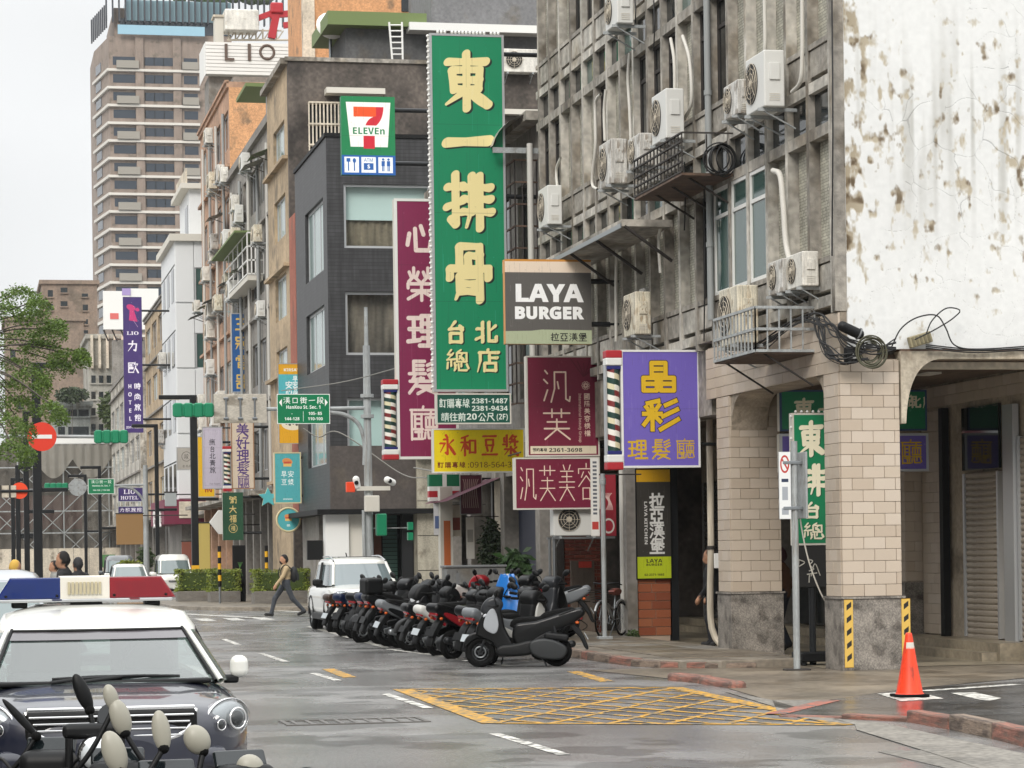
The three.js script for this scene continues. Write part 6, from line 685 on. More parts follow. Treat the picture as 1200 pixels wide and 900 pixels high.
// ------------------------------------------------------------ vehicles
const se = (t, n) => { const c = Math.cos(t), s = Math.sin(t); return [Math.sign(c) * Math.abs(c) ** (2 / n), Math.sign(s) * Math.abs(s) ** (2 / n)]; };
const secRing = (z, w, y0, y1, n = 4.2, N = 44) => [...Array(N)].map((_, i) => { const [c, s] = se(i / N * 2 * Math.PI, n); return V(c * w, (y0 + y1) / 2 + s * (y1 - y0) / 2 + (s > 0 ? 0.02 * (1 - c * c) : 0), z); });
const planRing = (y, z0, z1, w0, w1, n = 7, N = 56, bow = 0.1) => [...Array(N)].map((_, i) => { const [c, s] = se(i / N * 2 * Math.PI, n), k = (s + 1) / 2, w = w1 + (w0 - w1) * k; return V(c * w, y, (z0 + z1) / 2 + s * (z0 - z1) / 2 - (s > 0 ? bow * s * c * c : 0)); });
const tyreM = mt.rubber, rimM = M(0x9a9c9e, 0.3, 0.8);
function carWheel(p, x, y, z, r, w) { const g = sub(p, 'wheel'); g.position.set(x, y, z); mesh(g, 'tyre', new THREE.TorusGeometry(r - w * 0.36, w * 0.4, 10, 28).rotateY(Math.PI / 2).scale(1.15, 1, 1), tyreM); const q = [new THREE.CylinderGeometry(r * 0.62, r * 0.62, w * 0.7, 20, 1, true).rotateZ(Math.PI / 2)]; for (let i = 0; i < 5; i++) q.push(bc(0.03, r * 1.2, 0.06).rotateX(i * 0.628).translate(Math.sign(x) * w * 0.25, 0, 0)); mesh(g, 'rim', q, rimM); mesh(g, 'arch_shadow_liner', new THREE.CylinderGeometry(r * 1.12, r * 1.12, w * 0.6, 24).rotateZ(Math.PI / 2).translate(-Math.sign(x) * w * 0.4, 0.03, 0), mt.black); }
function car(o) { // front towards +z, ground at y = 0
  const g = thing(o.name, o.label, o.cat ?? 'car', o.pos, o.ry ?? 0, o.group), bm = o.body, rm = o.roof ?? o.body, gm = o.glass;
  mesh(g, 'body', ringLoft(o.sec.map((s) => secRing(...s)), true, true), bm);
  const [b, t, c] = o.cab; mesh(g, 'window_glass', ringLoft([planRing(...b), planRing(...t)], false, false), gm);
  mesh(g, 'roof', ringLoft([planRing(t[0] - 0.035, t[1] + 0.03, t[2] - 0.03, t[3] + 0.016, t[4] + 0.016), planRing(t[0] + 0.01, t[1] + 0.02, t[2] - 0.02, t[3] + 0.012, t[4] + 0.012), planRing((t[0] + c[0] * 2) / 3, (t[1] * 0.6 + c[1] * 0.4), (t[2] * 0.6 + c[2] * 0.4), t[3] * 0.93, t[4] * 0.93), planRing(c[0], c[1], c[2], c[3], c[4])], false, true), rm);
  const B = planRing(...b), T = planRing(...t), N = 56, at = (i, k) => B[i].clone().lerp(T[i], k).multiply(V(1.012, 1, 1)); for (const i of o.pillars ?? [8, 20, 36, 48, 0, 28]) mesh(g, 'pillar', tube([0, 0.25, 0.5, 0.75, 1].map((k) => at(i, k)), i % 28 ? (o.pr ?? 0.042) : 0.05, 7, 3), i % 28 ? rm : mt.black);
  if (o.seal) for (const pts of [[0, 0.3, 0.6, 1].map((k) => at(9, k).multiply(V(0.99, 1, 1)).add(V(0, 0.004, 0.02))), [0, 0.3, 0.6, 1].map((k) => at(19, k).multiply(V(0.99, 1, 1)).add(V(0, 0.004, 0.02))), [9, 11, 13, 14, 15, 17, 19].map((q) => at(q, 0.97).add(V(0, 0.004, 0.014)))]) mesh(g, 'windscreen_seal', tube(pts, 0.014, 6, 3), mt.black);
  if (o.seal) mesh(g, 'shade_band', gridGeo(10, 2, (u, v) => at(9 + Math.round(u * 10), 0.8 + 0.16 * v).add(V(0, 0.006, 0.01))), MP(0x6a666a, 0.1, 0, { transmission: 0.3, thickness: 0 }));
  for (const [x, z] of o.wheels) carWheel(g, x, o.wr, z, o.wr, 0.22);
  for (const k of [-1, 1]) { const [hx_, hy, hz, hw, hh, hd] = o.lamp, l = sub(g, 'headlight'); l.position.set(k * hx_, hy, hz); l.rotation.y = k * (o.lampTurn ?? 0.35); l.rotation.z = o.lampTurn ? k * 0.25 : 0; mesh(l, 'lens', new THREE.SphereGeometry(1, 22, 14).scale(hw, hh, hd), MP(0xffffff, 0.02, 0, { transmission: 1, thickness: 0 })); mesh(l, 'housing', new THREE.SphereGeometry(1, 18, 10).scale(hw * 0.97, hh * 0.97, hd * 0.5), M(0x8d9294, 0.25, 0.7)); for (const [px, r] of (o.lampTurn ? [[k * hw * 0.2, hh * 0.5], [-k * hw * 0.58, hh * 0.26]] : [[k * hw * 0.3, hh * 0.52], [-k * hw * 0.42, hh * 0.4]])) { mesh(l, 'projector_ring', new THREE.TorusGeometry(r, r * 0.12, 8, 24).translate(px, 0, hd * 0.62), mt.chrome); mesh(l, 'projector_lens', new THREE.SphereGeometry(r * 0.75, 14, 10).scale(1, 1, 0.5).translate(px, 0, hd * 0.56), mt.glassDark); } mesh(l, 'bezel', new THREE.TorusGeometry(1, 0.035, 6, 36).scale(hw * 1.0, hh * 1.0, 0.5).translate(0, 0, hd * 0.12), mt.chrome);
    const m = sub(g, 'side_mirror'); m.position.set(k * o.mir[0], o.mir[1], o.mir[2]); mesh(m, 'shell', rb((o.mirS ?? 0.12) * 2, 0.16, 0.12, 0.055, 0, 0, 0, 4), o.mirM ?? bm); mesh(m, 'foot', rb((o.mirS ?? 0.12) * 1.7, 0.06, 0.08, 0.02, -k * 0.06, -0.085, 0), mt.plasticBlack); mesh(m, 'stalk', bar(V(-k * 0.04, -0.08, 0), V(-k * 0.2, -0.1, -0.02), 0.022, 6), mt.plasticBlack); }
  const gr = sub(g, 'grille'); const [gw, gy, gh, gz_] = o.grille; mesh(gr, 'recess', rb(gw * 2, gh, 0.08, 0.03, 0, gy, gz_ - 0.02), mt.black); for (let i = 0; i < (o.slats ?? 4); i++) mesh(gr, 'slat', rb(gw * 1.92 * (1 - 0.05 * i), 0.014, 0.03, 0.006, 0, gy + gh / 2 - gh * (i + 0.7) / ((o.slats ?? 4) + 0.4), gz_ + 0.03), mt.chrome); if (o.chromeTop) mesh(gr, 'surround', tube([V(-gw, gy + gh / 2, gz_ - 0.03), V(-gw * 0.86, gy - gh * 0.2, gz_ + 0.02), V(-gw * 0.6, gy - gh / 2, gz_ + 0.03), V(gw * 0.6, gy - gh / 2, gz_ + 0.03), V(gw * 0.86, gy - gh * 0.2, gz_ + 0.02), V(gw, gy + gh / 2, gz_ - 0.03)], 0.016, 6), mt.chrome);
  mesh(g, 'number_plate', rb(0.36, 0.15, 0.02, 0.01, 0, o.plateY ?? 0.42, 0.03), mt.white); mesh(g, 'lower_intake', rb(1.0, 0.12, 0.08, 0.03, 0, 0.3, -0.01), mt.black);
  return g;
}
const paint = (c, o = {}) => MP(c, 0.35, 0, { clearcoat: 1, clearcoatRoughness: 0.04, ...o }), whitePaint = paint(0xd9d9d2), navy = paint(0x0d1226), silver = paint(0x9ea2a6, { metalness: 0.4 });
const windscreen = MP(0xb9cbc6, 0.04, 0, { ior: 1.85, transmission: 0.9, thickness: 0 });
{
  const P = onS(140, 850, 16.7);
  const pc = car({ name: 'police_car', label: 'dark police sedan with white roof and blue, white and red light bar', pos: [P.x - 0.05, 0, -16.7], ry: -0.005, body: navy, roof: whitePaint, glass: windscreen, mirM: whitePaint, pr: 0.022, seal: true, wr: 0.32, wheels: [[-0.79, -0.95], [0.79, -0.95], [-0.79, -3.7], [0.79, -3.7]],
    sec: [[0.05, 0.3, 0.3, 0.56], [0.03, 0.48, 0.24, 0.66], [-0.02, 0.63, 0.2, 0.735], [-0.1, 0.76, 0.18, 0.775], [-0.22, 0.85, 0.18, 0.8], [-0.42, 0.915, 0.18, 0.825], [-0.8, 0.95, 0.18, 0.86], [-1.25, 0.955, 0.18, 0.895], [-1.6, 0.95, 0.18, 0.9], [-3.5, 0.905, 0.18, 0.94], [-4.3, 0.88, 0.2, 0.95], [-4.7, 0.8, 0.25, 0.88], [-4.82, 0.66, 0.35, 0.7]],
    cab: [[0.885, -0.95, -4.2, 0.92, 0.8], [1.235, -1.92, -3.5, 0.725, 0.66], [1.405, -2.4, -3.2, 0.44, 0.42]], lamp: [0.745, 0.675, -0.2, 0.185, 0.135, 0.15], lampTurn: 0.62, mir: [0.96, 0.97, -1.4], mirS: 0.065, grille: [0.55, 0.665, 0.19, 0.0], slats: 4, chromeTop: true, plateY: 0.4 });
  mesh(pc, 'front_bumper', rb(1.5, 0.16, 0.3, 0.07, 0, 0.44, -0.14), navy);
  mesh(pc, 'chrome_strip', rb(1.08, 0.035, 0.05, 0.012, 0, 0.772, -0.035), mt.chrome);
  for (const k of [-1, 1]) mesh(pc, 'wiper', [tube([V(k * 0.1 - 0.25, 0.925, -1.02), V(k * 0.1 + 0.1, 0.935, -1.05), V(k * 0.1 + 0.42, 0.925, -1.1)], 0.012, 5), bar(V(k * 0.1 - 0.26, 0.9, -1.0), V(k * 0.1 + 0.02, 0.93, -1.04), 0.018, 5)], mt.plasticBlack); mesh(pc, 'cowl', rb(1.46, 0.035, 0.16, 0.015, 0, 0.895, -1.08), mt.plasticBlack);
  mesh(pc, 'side_stripe', rb(0.02, 0.12, 2.6, 0.008, 0.9, 0.62, -2.4), whitePaint); for (const k of [-1, 1]) { mesh(pc, 'seat', [rb(0.5, 0.62, 0.16, 0.07).rotateX(-0.2).translate(k * 0.36, 0.98, -2.45), rb(0.26, 0.2, 0.1, 0.05, k * 0.36, 1.26, -2.55)], M(0x3c4242, 0.9)); } mesh(pc, 'steering_wheel', new THREE.TorusGeometry(0.18, 0.018, 8, 24).rotateX(-0.4).translate(0.36, 0.98, -1.95), mt.black); mesh(pc, 'rear_shelf', rb(1.3, 0.05, 0.5, 0.02, 0, 0.97, -3.6), M(0x4a4d4d, 0.9)); mesh(pc, 'dashboard', rb(1.3, 0.08, 0.4, 0.03, 0, 0.9, -1.75), mt.plasticBlack);
  for (const k of [-1, 1]) mesh(pc, 'hood_reflector_pad', rb(0.07, 0.012, 0.13, 0.004, k * 0.28, 1.448, -2.2), k < 0 ? M(0x252a4a, 0.3) : M(0x6a1a24, 0.3));
  const lb = sub(pc, 'light_bar'); lb.position.set(-0.06, 1.46, -2.55); lb.scale.set(0.97, 0.82, 1); const seg = (x0, x1, sl, m, n) => mesh(lb, n, ext(poly(sl > 0 ? [[x0, 0], [x1, 0], [x1 - sl, 0.17], [x0, 0.17]] : sl < 0 ? [[x0, 0], [x1, 0], [x1, 0.17], [x0 - sl, 0.17]] : [[x0, -0.012], [x1, -0.012], [x1, 0.182], [x0, 0.182]]), 0.26, 0.012).translate(0, 0, -0.13), m);
  seg(-0.66, -0.2, -0.1, MP(0x1c3f94, 0.12, 0, { clearcoat: 1, transmission: 0.6, thickness: 0 }), 'blue_lens'); seg(-0.19, 0.17, 0, M(0xd8d4c8, 0.5), 'speaker_housing'); seg(0.18, 0.66, 0.1, MP(0xb41a2e, 0.12, 0, { clearcoat: 1, transmission: 0.6, thickness: 0 }), 'red_lens'); for (let i = 0; i < 9; i++) mesh(lb, 'speaker_slat', bc(0.018, 0.11, 0.02, -0.13 + i * 0.029, 0.085, 0.148), M(0xb3a98a, 0.6)); mesh(lb, 'bar_base', rb(1.3, 0.03, 0.3, 0.01, 0, -0.025, 0), mt.alu); for (const k of [-0.5, 0.5]) mesh(lb, 'foot', rb(0.12, 0.06, 0.2, 0.02, k, -0.06, 0), mt.plasticBlack); mesh(lb, 'cable_box', rb(0.24, 0.05, 0.14, 0.01, 0, -0.06, 0.05), mt.plasticBlack);
  for (const x of [-0.54, -0.42, -0.29, 0.28, 0.41, 0.54]) mesh(lb, 'beacon', new THREE.CylinderGeometry(0.05, 0.05, 0.12, 12).translate(x, 0.08, 0), mt.steel); for (const x of [-0.6, -0.22, 0.21, 0.6]) mesh(lb, 'lens_screw', new THREE.SphereGeometry(0.012, 6, 5).translate(x, 0.018, 0.142), mt.black); mesh(lb, 'reflector_tray', rb(1.2, 0.02, 0.2, 0.005, 0, 0.012, 0), mt.steel);
}
const suvSec = [[0.02, 0.55, 0.4, 0.75], [-0.02, 0.76, 0.3, 0.86], [-0.12, 0.86, 0.28, 0.93], [-0.4, 0.91, 0.26, 0.99], [-1.1, 0.92, 0.26, 1.06], [-2, 0.92, 0.26, 1.08], [-3.8, 0.92, 0.26, 1.1], [-4.4, 0.9, 0.3, 1.1], [-4.6, 0.82, 0.4, 1.0]], suvCab = [[1.04, -0.98, -4.5, 0.81, 0.8], [1.55, -1.72, -4.35, 0.68, 0.68], [1.685, -2.2, -4.0, 0.48, 0.48]];
{
  const suv = car({ name: 'white_suv', label: 'white crossover car parked behind the scooters with black mirror covers', pos: [8.66, 0, -56.4], body: whitePaint, glass: MP([0.14, 0.18, 0.19], 0.05, 0, { ior: 1.85 }), mirM: mt.plasticBlack, wr: 0.36, wheels: [[-0.82, -0.95], [0.82, -0.95], [-0.82, -3.6], [0.82, -3.6]], sec: suvSec, cab: suvCab, lamp: [0.68, 0.84, -0.12, 0.2, 0.1, 0.15], mir: [1.06, 1.12, -1.25], grille: [0.4, 0.78, 0.2, 0.0], slats: 3, plateY: 0.5 });
  mesh(suv, 'sunroof', rb(0.9, 0.02, 1.2, 0.01, 0, 1.69, -2.9), mt.glassDark); for (const k of [-1, 1]) mesh(suv, 'sill_cladding', rb(0.06, 0.16, 2.1, 0.03, k * 0.9, 0.34, -2.27), mt.plasticBlack); for (const z of [-0.95, -3.6]) mesh(suv, 'wheel_arch', new THREE.TorusGeometry(0.42, 0.045, 6, 20, Math.PI).rotateY(Math.PI / 2).translate(-0.89, 0.36, z), mt.plasticBlack); for (const k of [-1, 1]) mesh(suv, 'roof_rail', tube([V(k * 0.6, 1.6, -1.9), V(k * 0.58, 1.7, -2.6), V(k * 0.58, 1.7, -3.8)], 0.02, 5), mt.alu); mesh(suv, 'aerial', bar(V(0, 1.68, -3.9), V(0, 1.78, -4.1), 0.015), mt.black);
  const mk = (name, label, x, y, s, m, sec, cab, ry = 0) => { const p = onS(x, y, s); return car({ name, label, pos: [p.x, 0, -s], ry, body: m, glass: MP([0.13, 0.17, 0.17], 0.06, 0, { ior: 1.8 }), wr: 0.32, wheels: [[-0.78, -0.9], [0.78, -0.9], [-0.78, -3.5], [0.78, -3.5]], sec, cab, lamp: [0.64, 0.74, -0.1, 0.2, 0.1, 0.15], mir: [0.98, 1.02, -1.3], grille: [0.38, 0.68, 0.14, 0], slats: 3 }); };
  const sedSec = suvSec.map(([z, w, a, b]) => [z, w * 0.98, a * 0.75, b * 0.86]), sedCab = suvCab.map(([y, a, b, c, d]) => [y * 0.88, a, b, c * 0.98, d * 0.98]), vanSec = suvSec.map(([z, w, a, b]) => [z * 0.95, w * 0.92, a, b]), vanCab = [[1.02, -0.3, -4.35, 0.75, 0.75], [1.62, -0.95, -4.3, 0.68, 0.68], [1.86, -1.3, -4.1, 0.52, 0.52]];
  mk('silver_car', 'silver car behind the police car, only its roof and windscreen showing', -15, 690, 30, silver, suvSec, suvCab).scale.setScalar(0.96); mk('white_van', 'white van parked behind the hedge planters', 207, 670, 113, whitePaint, vanSec, vanCab); mk('grey_jeep', 'grey boxy four wheel drive parked far down the street', 143, 665, 128, paint(0x54585a), vanSec, vanCab); mk('small_white_car', 'low white car far down the street in front of the grey four wheel drive', 155, 668, 108, whitePaint, sedSec, sedCab);
}
// scooters: forward = +x, left = -z
const SG = {}; const once = (k, f) => SG[k] ??= f();
function scooter(o, name, label, group) {
  const g = new THREE.Group(); g.name = numbered(name); scene.add(g); tag(g, label, 'scooter', group); const bm = o.body, ac_ = o.accent ?? o.body, pl = mt.plasticBlack;
  for (const [n, x] of [['front_wheel', 0.66], ['rear_wheel', -0.62]]) { const w = sub(g, n); w.position.set(x, 0.255, 0); mesh(w, 'tyre', once('ty', () => new THREE.TorusGeometry(0.2, 0.058, 10, 26)), tyreM); mesh(w, 'rim', once('ri', () => merge([new THREE.TorusGeometry(0.145, 0.014, 6, 24), new THREE.CylinderGeometry(0.045, 0.045, 0.1, 10).rotateX(Math.PI / 2), ...[0, 1, 2, 3, 4].map((i) => bc(0.03, 0.15, 0.03).translate(0, 0.075, 0).rotateZ(i * 1.256))])), M(0x2e3032, 0.4, 0.5)); mesh(w, 'brake_disc', once('bd', () => new THREE.TorusGeometry(0.09, 0.016, 4, 20).translate(0, 0, -0.05)), mt.steel); }
  mesh(g, 'front_fender', once('ff', () => blob([[0.92, 0.36], [0.86, 0.5], [0.7, 0.57], [0.52, 0.54], [0.44, 0.42], [0.5, 0.4], [0.6, 0.49], [0.7, 0.51], [0.82, 0.45]], 0.1, 0.025).translate(0, 0, -0.05)), o.fender ?? bm);
  mesh(g, 'fork', once('fk', () => merge([bar(V(0.66, 0.26, 0.07), V(0.5, 0.72, 0.06), 0.022, 7), bar(V(0.66, 0.26, -0.07), V(0.5, 0.72, -0.06), 0.022, 7)])), mt.darkMetal);
  mesh(g, 'front_apron', once('fa', () => blob([[0.68, 0.58], [0.61, 0.8], [0.47, 1.0], [0.39, 1.01], [0.34, 0.92], [0.29, 0.64], [0.14, 0.34], [0.28, 0.25], [0.45, 0.47]], 0.2, 0.05, 0.22).translate(0, 0, -0.1)), o.apron ?? bm);
  for (const k of [-1, 1]) mesh(g, 'apron_side_panel', once('ap' + k, () => blob([[0.58, 0.68], [0.52, 0.9], [0.42, 0.96], [0.36, 0.72], [0.42, 0.58]], 0.02, 0.015).translate(0, 0, k * 0.155 - 0.01)), ac_);
  mesh(g, 'floor_board', once('fb', () => blob([[0.32, 0.24], [0.3, 0.32], [0.1, 0.34], [-0.2, 0.4], [-0.3, 0.32], [-0.1, 0.24]], 0.28, 0.05).translate(0, 0, -0.14)), pl);
  mesh(g, 'tail_body', once('tb', () => blob([[-0.02, 0.36], [0.07, 0.52], [0.02, 0.68], [-0.3, 0.72], [-0.75, 0.86], [-1.02, 0.93], [-1.04, 0.88], [-0.82, 0.74], [-0.48, 0.6], [-0.22, 0.46]], 0.18, 0.055, 0.25).translate(0, 0, -0.1)), bm);
  for (const k of [-1, 1]) mesh(g, 'tail_stripe', once('ts' + k, () => blob([[-0.1, 0.5], [-0.3, 0.6], [-0.8, 0.8], [-0.9, 0.78], [-0.55, 0.58], [-0.25, 0.46]], 0.012, 0.01).translate(0, 0, k * 0.128 - 0.006)), o.stripe ?? ac_);
  mesh(g, 'lower_side_cover', once('lc', () => blob([[0.32, 0.2], [0.3, 0.3], [-0.08, 0.35], [-0.34, 0.5], [-0.52, 0.58], [-0.36, 0.42], [-0.06, 0.22]], 0.3, 0.02, 0.25).translate(0, 0, -0.15)), pl);
  mesh(g, 'heat_shield', once('hs', () => rb(0.3, 0.09, 0.02, 0.01).rotateZ(0.2).translate(-0.66, 0.33, 0.235)), mt.steel);
  mesh(g, 'seat', once('st', () => blob([[0.08, 0.7], [0.02, 0.77], [-0.18, 0.78], [-0.36, 0.79], [-0.46, 0.86], [-0.7, 0.91], [-0.88, 0.93], [-0.9, 0.88], [-0.6, 0.8], [-0.3, 0.7]], 0.12, 0.055).translate(0, 0, -0.06)), mt.rubber);
  mesh(g, 'grab_rail', once('gr', () => tube([V(-0.66, 0.86, 0.15), V(-0.92, 0.95, 0.13), V(-1.02, 0.97, 0), V(-0.92, 0.95, -0.13), V(-0.66, 0.86, -0.15)], 0.016, 6)), pl);
  mesh(g, 'engine_case', once('ec', () => blob([[-0.2, 0.3], [-0.22, 0.4], [-0.4, 0.44], [-0.6, 0.4], [-0.76, 0.3], [-0.7, 0.17], [-0.5, 0.16], [-0.3, 0.2]], 0.07, 0.035).translate(0, 0, -0.2)), M(0x2b2d2e, 0.5, 0.3)); mesh(g, 'air_box', once('ab', () => rb(0.42, 0.13, 0.1, 0.05).rotateZ(0.12).translate(-0.62, 0.5, -0.15)), pl);
  mesh(g, 'muffler', once('mf', () => merge([new THREE.CapsuleGeometry(0.062, 0.42, 5, 12).rotateZ(Math.PI / 2 - 0.22).translate(-0.68, 0.32, 0.17), bar(V(-0.2, 0.18, 0.1), V(-0.46, 0.26, 0.16), 0.022, 6)])), o.muffler ?? mt.darkMetal); mesh(g, 'shock_absorber', once('sk', () => bar(V(-0.66, 0.3, -0.14), V(-0.58, 0.68, -0.13), 0.03, 8)), mt.darkMetal);
  mesh(g, 'rear_fender', once('rf', () => blob([[-0.86, 0.72], [-1.0, 0.62], [-1.1, 0.42], [-1.14, 0.3], [-1.1, 0.32], [-1.02, 0.48], [-0.9, 0.62]], 0.12, 0.015).translate(0, 0, -0.06)), pl);
  mesh(g, 'tail_light', once('tl', () => rb(0.13, 0.07, 0.2, 0.03).rotateZ(0.3).translate(-1.0, 0.82, 0)), MP(0x9a0f1c, 0.2, 0, { clearcoat: 1 })); for (const k of [-1, 1]) mesh(g, 'turn_signal', once('tu' + k, () => new THREE.SphereGeometry(0.027, 8, 6).scale(1.3, 1, 1).translate(-0.97, 0.73, k * 0.12)), MP(0xc0561a, 0.25, 0)); mesh(g, 'number_plate', once('np', () => rb(0.012, 0.13, 0.22, 0.005).rotateZ(-0.5).translate(-1.12, 0.5, 0)), o.plate ?? M(0xa9b0b4, 0.45));
  mesh(g, 'handlebar', once('hb', () => merge([tube([V(0.36, 1.03, 0.36), V(0.38, 1.03, 0.22), V(0.44, 1.0, 0), V(0.38, 1.03, -0.22), V(0.36, 1.03, -0.36)], 0.017, 7), bar(V(0.36, 1.03, 0.24), V(0.35, 1.03, 0.38), 0.024, 8), bar(V(0.36, 1.03, -0.24), V(0.35, 1.03, -0.38), 0.024, 8), bar(V(0.42, 1.02, 0.2), V(0.42, 1.02, 0.36), 0.009, 5), bar(V(0.42, 1.02, -0.2), V(0.42, 1.02, -0.36), 0.009, 5)])), mt.rubber);
  mesh(g, 'handlebar_cover', once('hc', () => blob([[0.58, 0.96], [0.52, 1.08], [0.42, 1.12], [0.33, 1.06], [0.36, 0.98], [0.46, 0.94]], 0.2, 0.06).translate(0, 0, -0.1)), o.cover ?? bm); mesh(g, 'headlight', once('hl', () => new THREE.SphereGeometry(1, 16, 10).scale(0.08, 0.075, 0.13).rotateZ(0.5).translate(0.56, 0.9, 0)), MP(0xd9dde0, 0.1, 0, { clearcoat: 1 }));
  if (o.screen !== false) mesh(g, 'windscreen', once('ws', () => gridGeo(6, 4, (u, v) => V(0.56 - 0.14 * v - 0.08 * (2 * u - 1) ** 2, 1.06 + 0.16 * v, (u - 0.5) * 0.3 * (1 - 0.3 * v)))), MP(0x2a2d30, 0.1, 0, { transparent: true, opacity: 0.75, side: THREE.DoubleSide }));
  for (const k of [-1, 1]) { const m = sub(g, 'mirror'); mesh(m, 'stem', once('ms' + k, () => tube([V(0.38, 1.05, k * 0.2), V(0.4, 1.15, k * 0.26), V(0.38, 1.2, k * 0.32)], 0.009, 5)), pl); mesh(m, 'shell', once('mh' + k, () => new THREE.SphereGeometry(1, 14, 10).scale(0.035, 0.055, 0.09).rotateX(-k * 0.5).translate(0.38, 1.23, k * 0.36)), o.mirror ?? pl); }
  mesh(g, 'centre_stand', once('cs', () => merge([bar(V(-0.35, 0.22, 0.1), V(-0.45, 0.01, 0.14), 0.014, 5), bar(V(-0.35, 0.22, -0.1), V(-0.45, 0.01, -0.14), 0.014, 5), bar(V(-0.45, 0.01, -0.14), V(-0.45, 0.01, 0.14), 0.012, 5)])), mt.darkMetal);
  mesh(g, 'seat_piping', once('sq', () => merge([-1, 1].map((k) => tube([V(0.05, 0.71, k * 0.1), V(-0.3, 0.72, k * 0.12), V(-0.6, 0.81, k * 0.12), V(-0.88, 0.9, k * 0.09)], 0.006, 4, 4)))), mt.plasticGrey);
  for (const k of [-1, 1]) { mesh(g, 'side_emblem', once('em' + k, () => rb(0.16, 0.018, 0.006, 0.003).rotateZ(-0.42).translate(-0.42, 0.63, k * 0.135)), mt.steel); mesh(g, 'front_turn_signal', once('fs' + k, () => new THREE.SphereGeometry(1, 10, 8).scale(0.05, 0.025, 0.03).rotateZ(-0.8).translate(0.57, 0.87, k * 0.13)), MP(0xb9bcc0, 0.15, 0)); mesh(g, 'foot_peg', once('fp' + k, () => bar(V(-0.22, 0.3, k * 0.15), V(-0.22, 0.31, k * 0.24), 0.014, 6)), mt.darkMetal); }
  mesh(g, 'control_cable', once('cc', () => merge([tube([V(0.4, 1.03, 0.2), V(0.54, 1.0, 0.16), V(0.52, 0.86, 0.1)], 0.006, 4, 4), tube([V(0.4, 1.03, -0.2), V(0.56, 1.02, -0.14), V(0.53, 0.86, -0.1)], 0.006, 4, 4), tube([V(0.6, 0.4, -0.08), V(0.5, 0.5, -0.1), V(0.48, 0.7, -0.08)], 0.007, 4, 4)])), mt.cable);
  if (o.box) { mesh(g, 'top_box', rb(0.34, 0.28, 0.36, 0.06, -0.95, 1.1, 0), o.box); }
  return g;
}
const place = (g, x, s, heading) => { g.position.set(x, 0, -s); g.rotation.y = heading; return g; };   // heading: rotation of +x about y
const sPaint = (c) => MP(c, 0.38, 0, { specularIntensity: 0.45, clearcoat: 0.14, clearcoatRoughness: 0.1 });
const sp = { black: sPaint(0x0e0f11), grey: sPaint(0x2c2e31), white: sPaint(0xbdbdb8), red: sPaint(0x841820), olive: sPaint(0x4c5026), navy: sPaint(0x141f38), brown: sPaint(0x3a2c24), silver: sPaint(0x6f7376) };
place(scooter({ body: sPaint(0x08090a), accent: sPaint(0x9a9ea2), stripe: sPaint(0x1b1d20), cover: sp.grey, apron: sPaint(0x0b0c0d) }, 'scooter', 'black and silver scooter parked side on at the head of the row', 'scooters in the kerbside row'), 8.12, 38.2, Math.PI - 0.22).scale.setScalar(0.91);
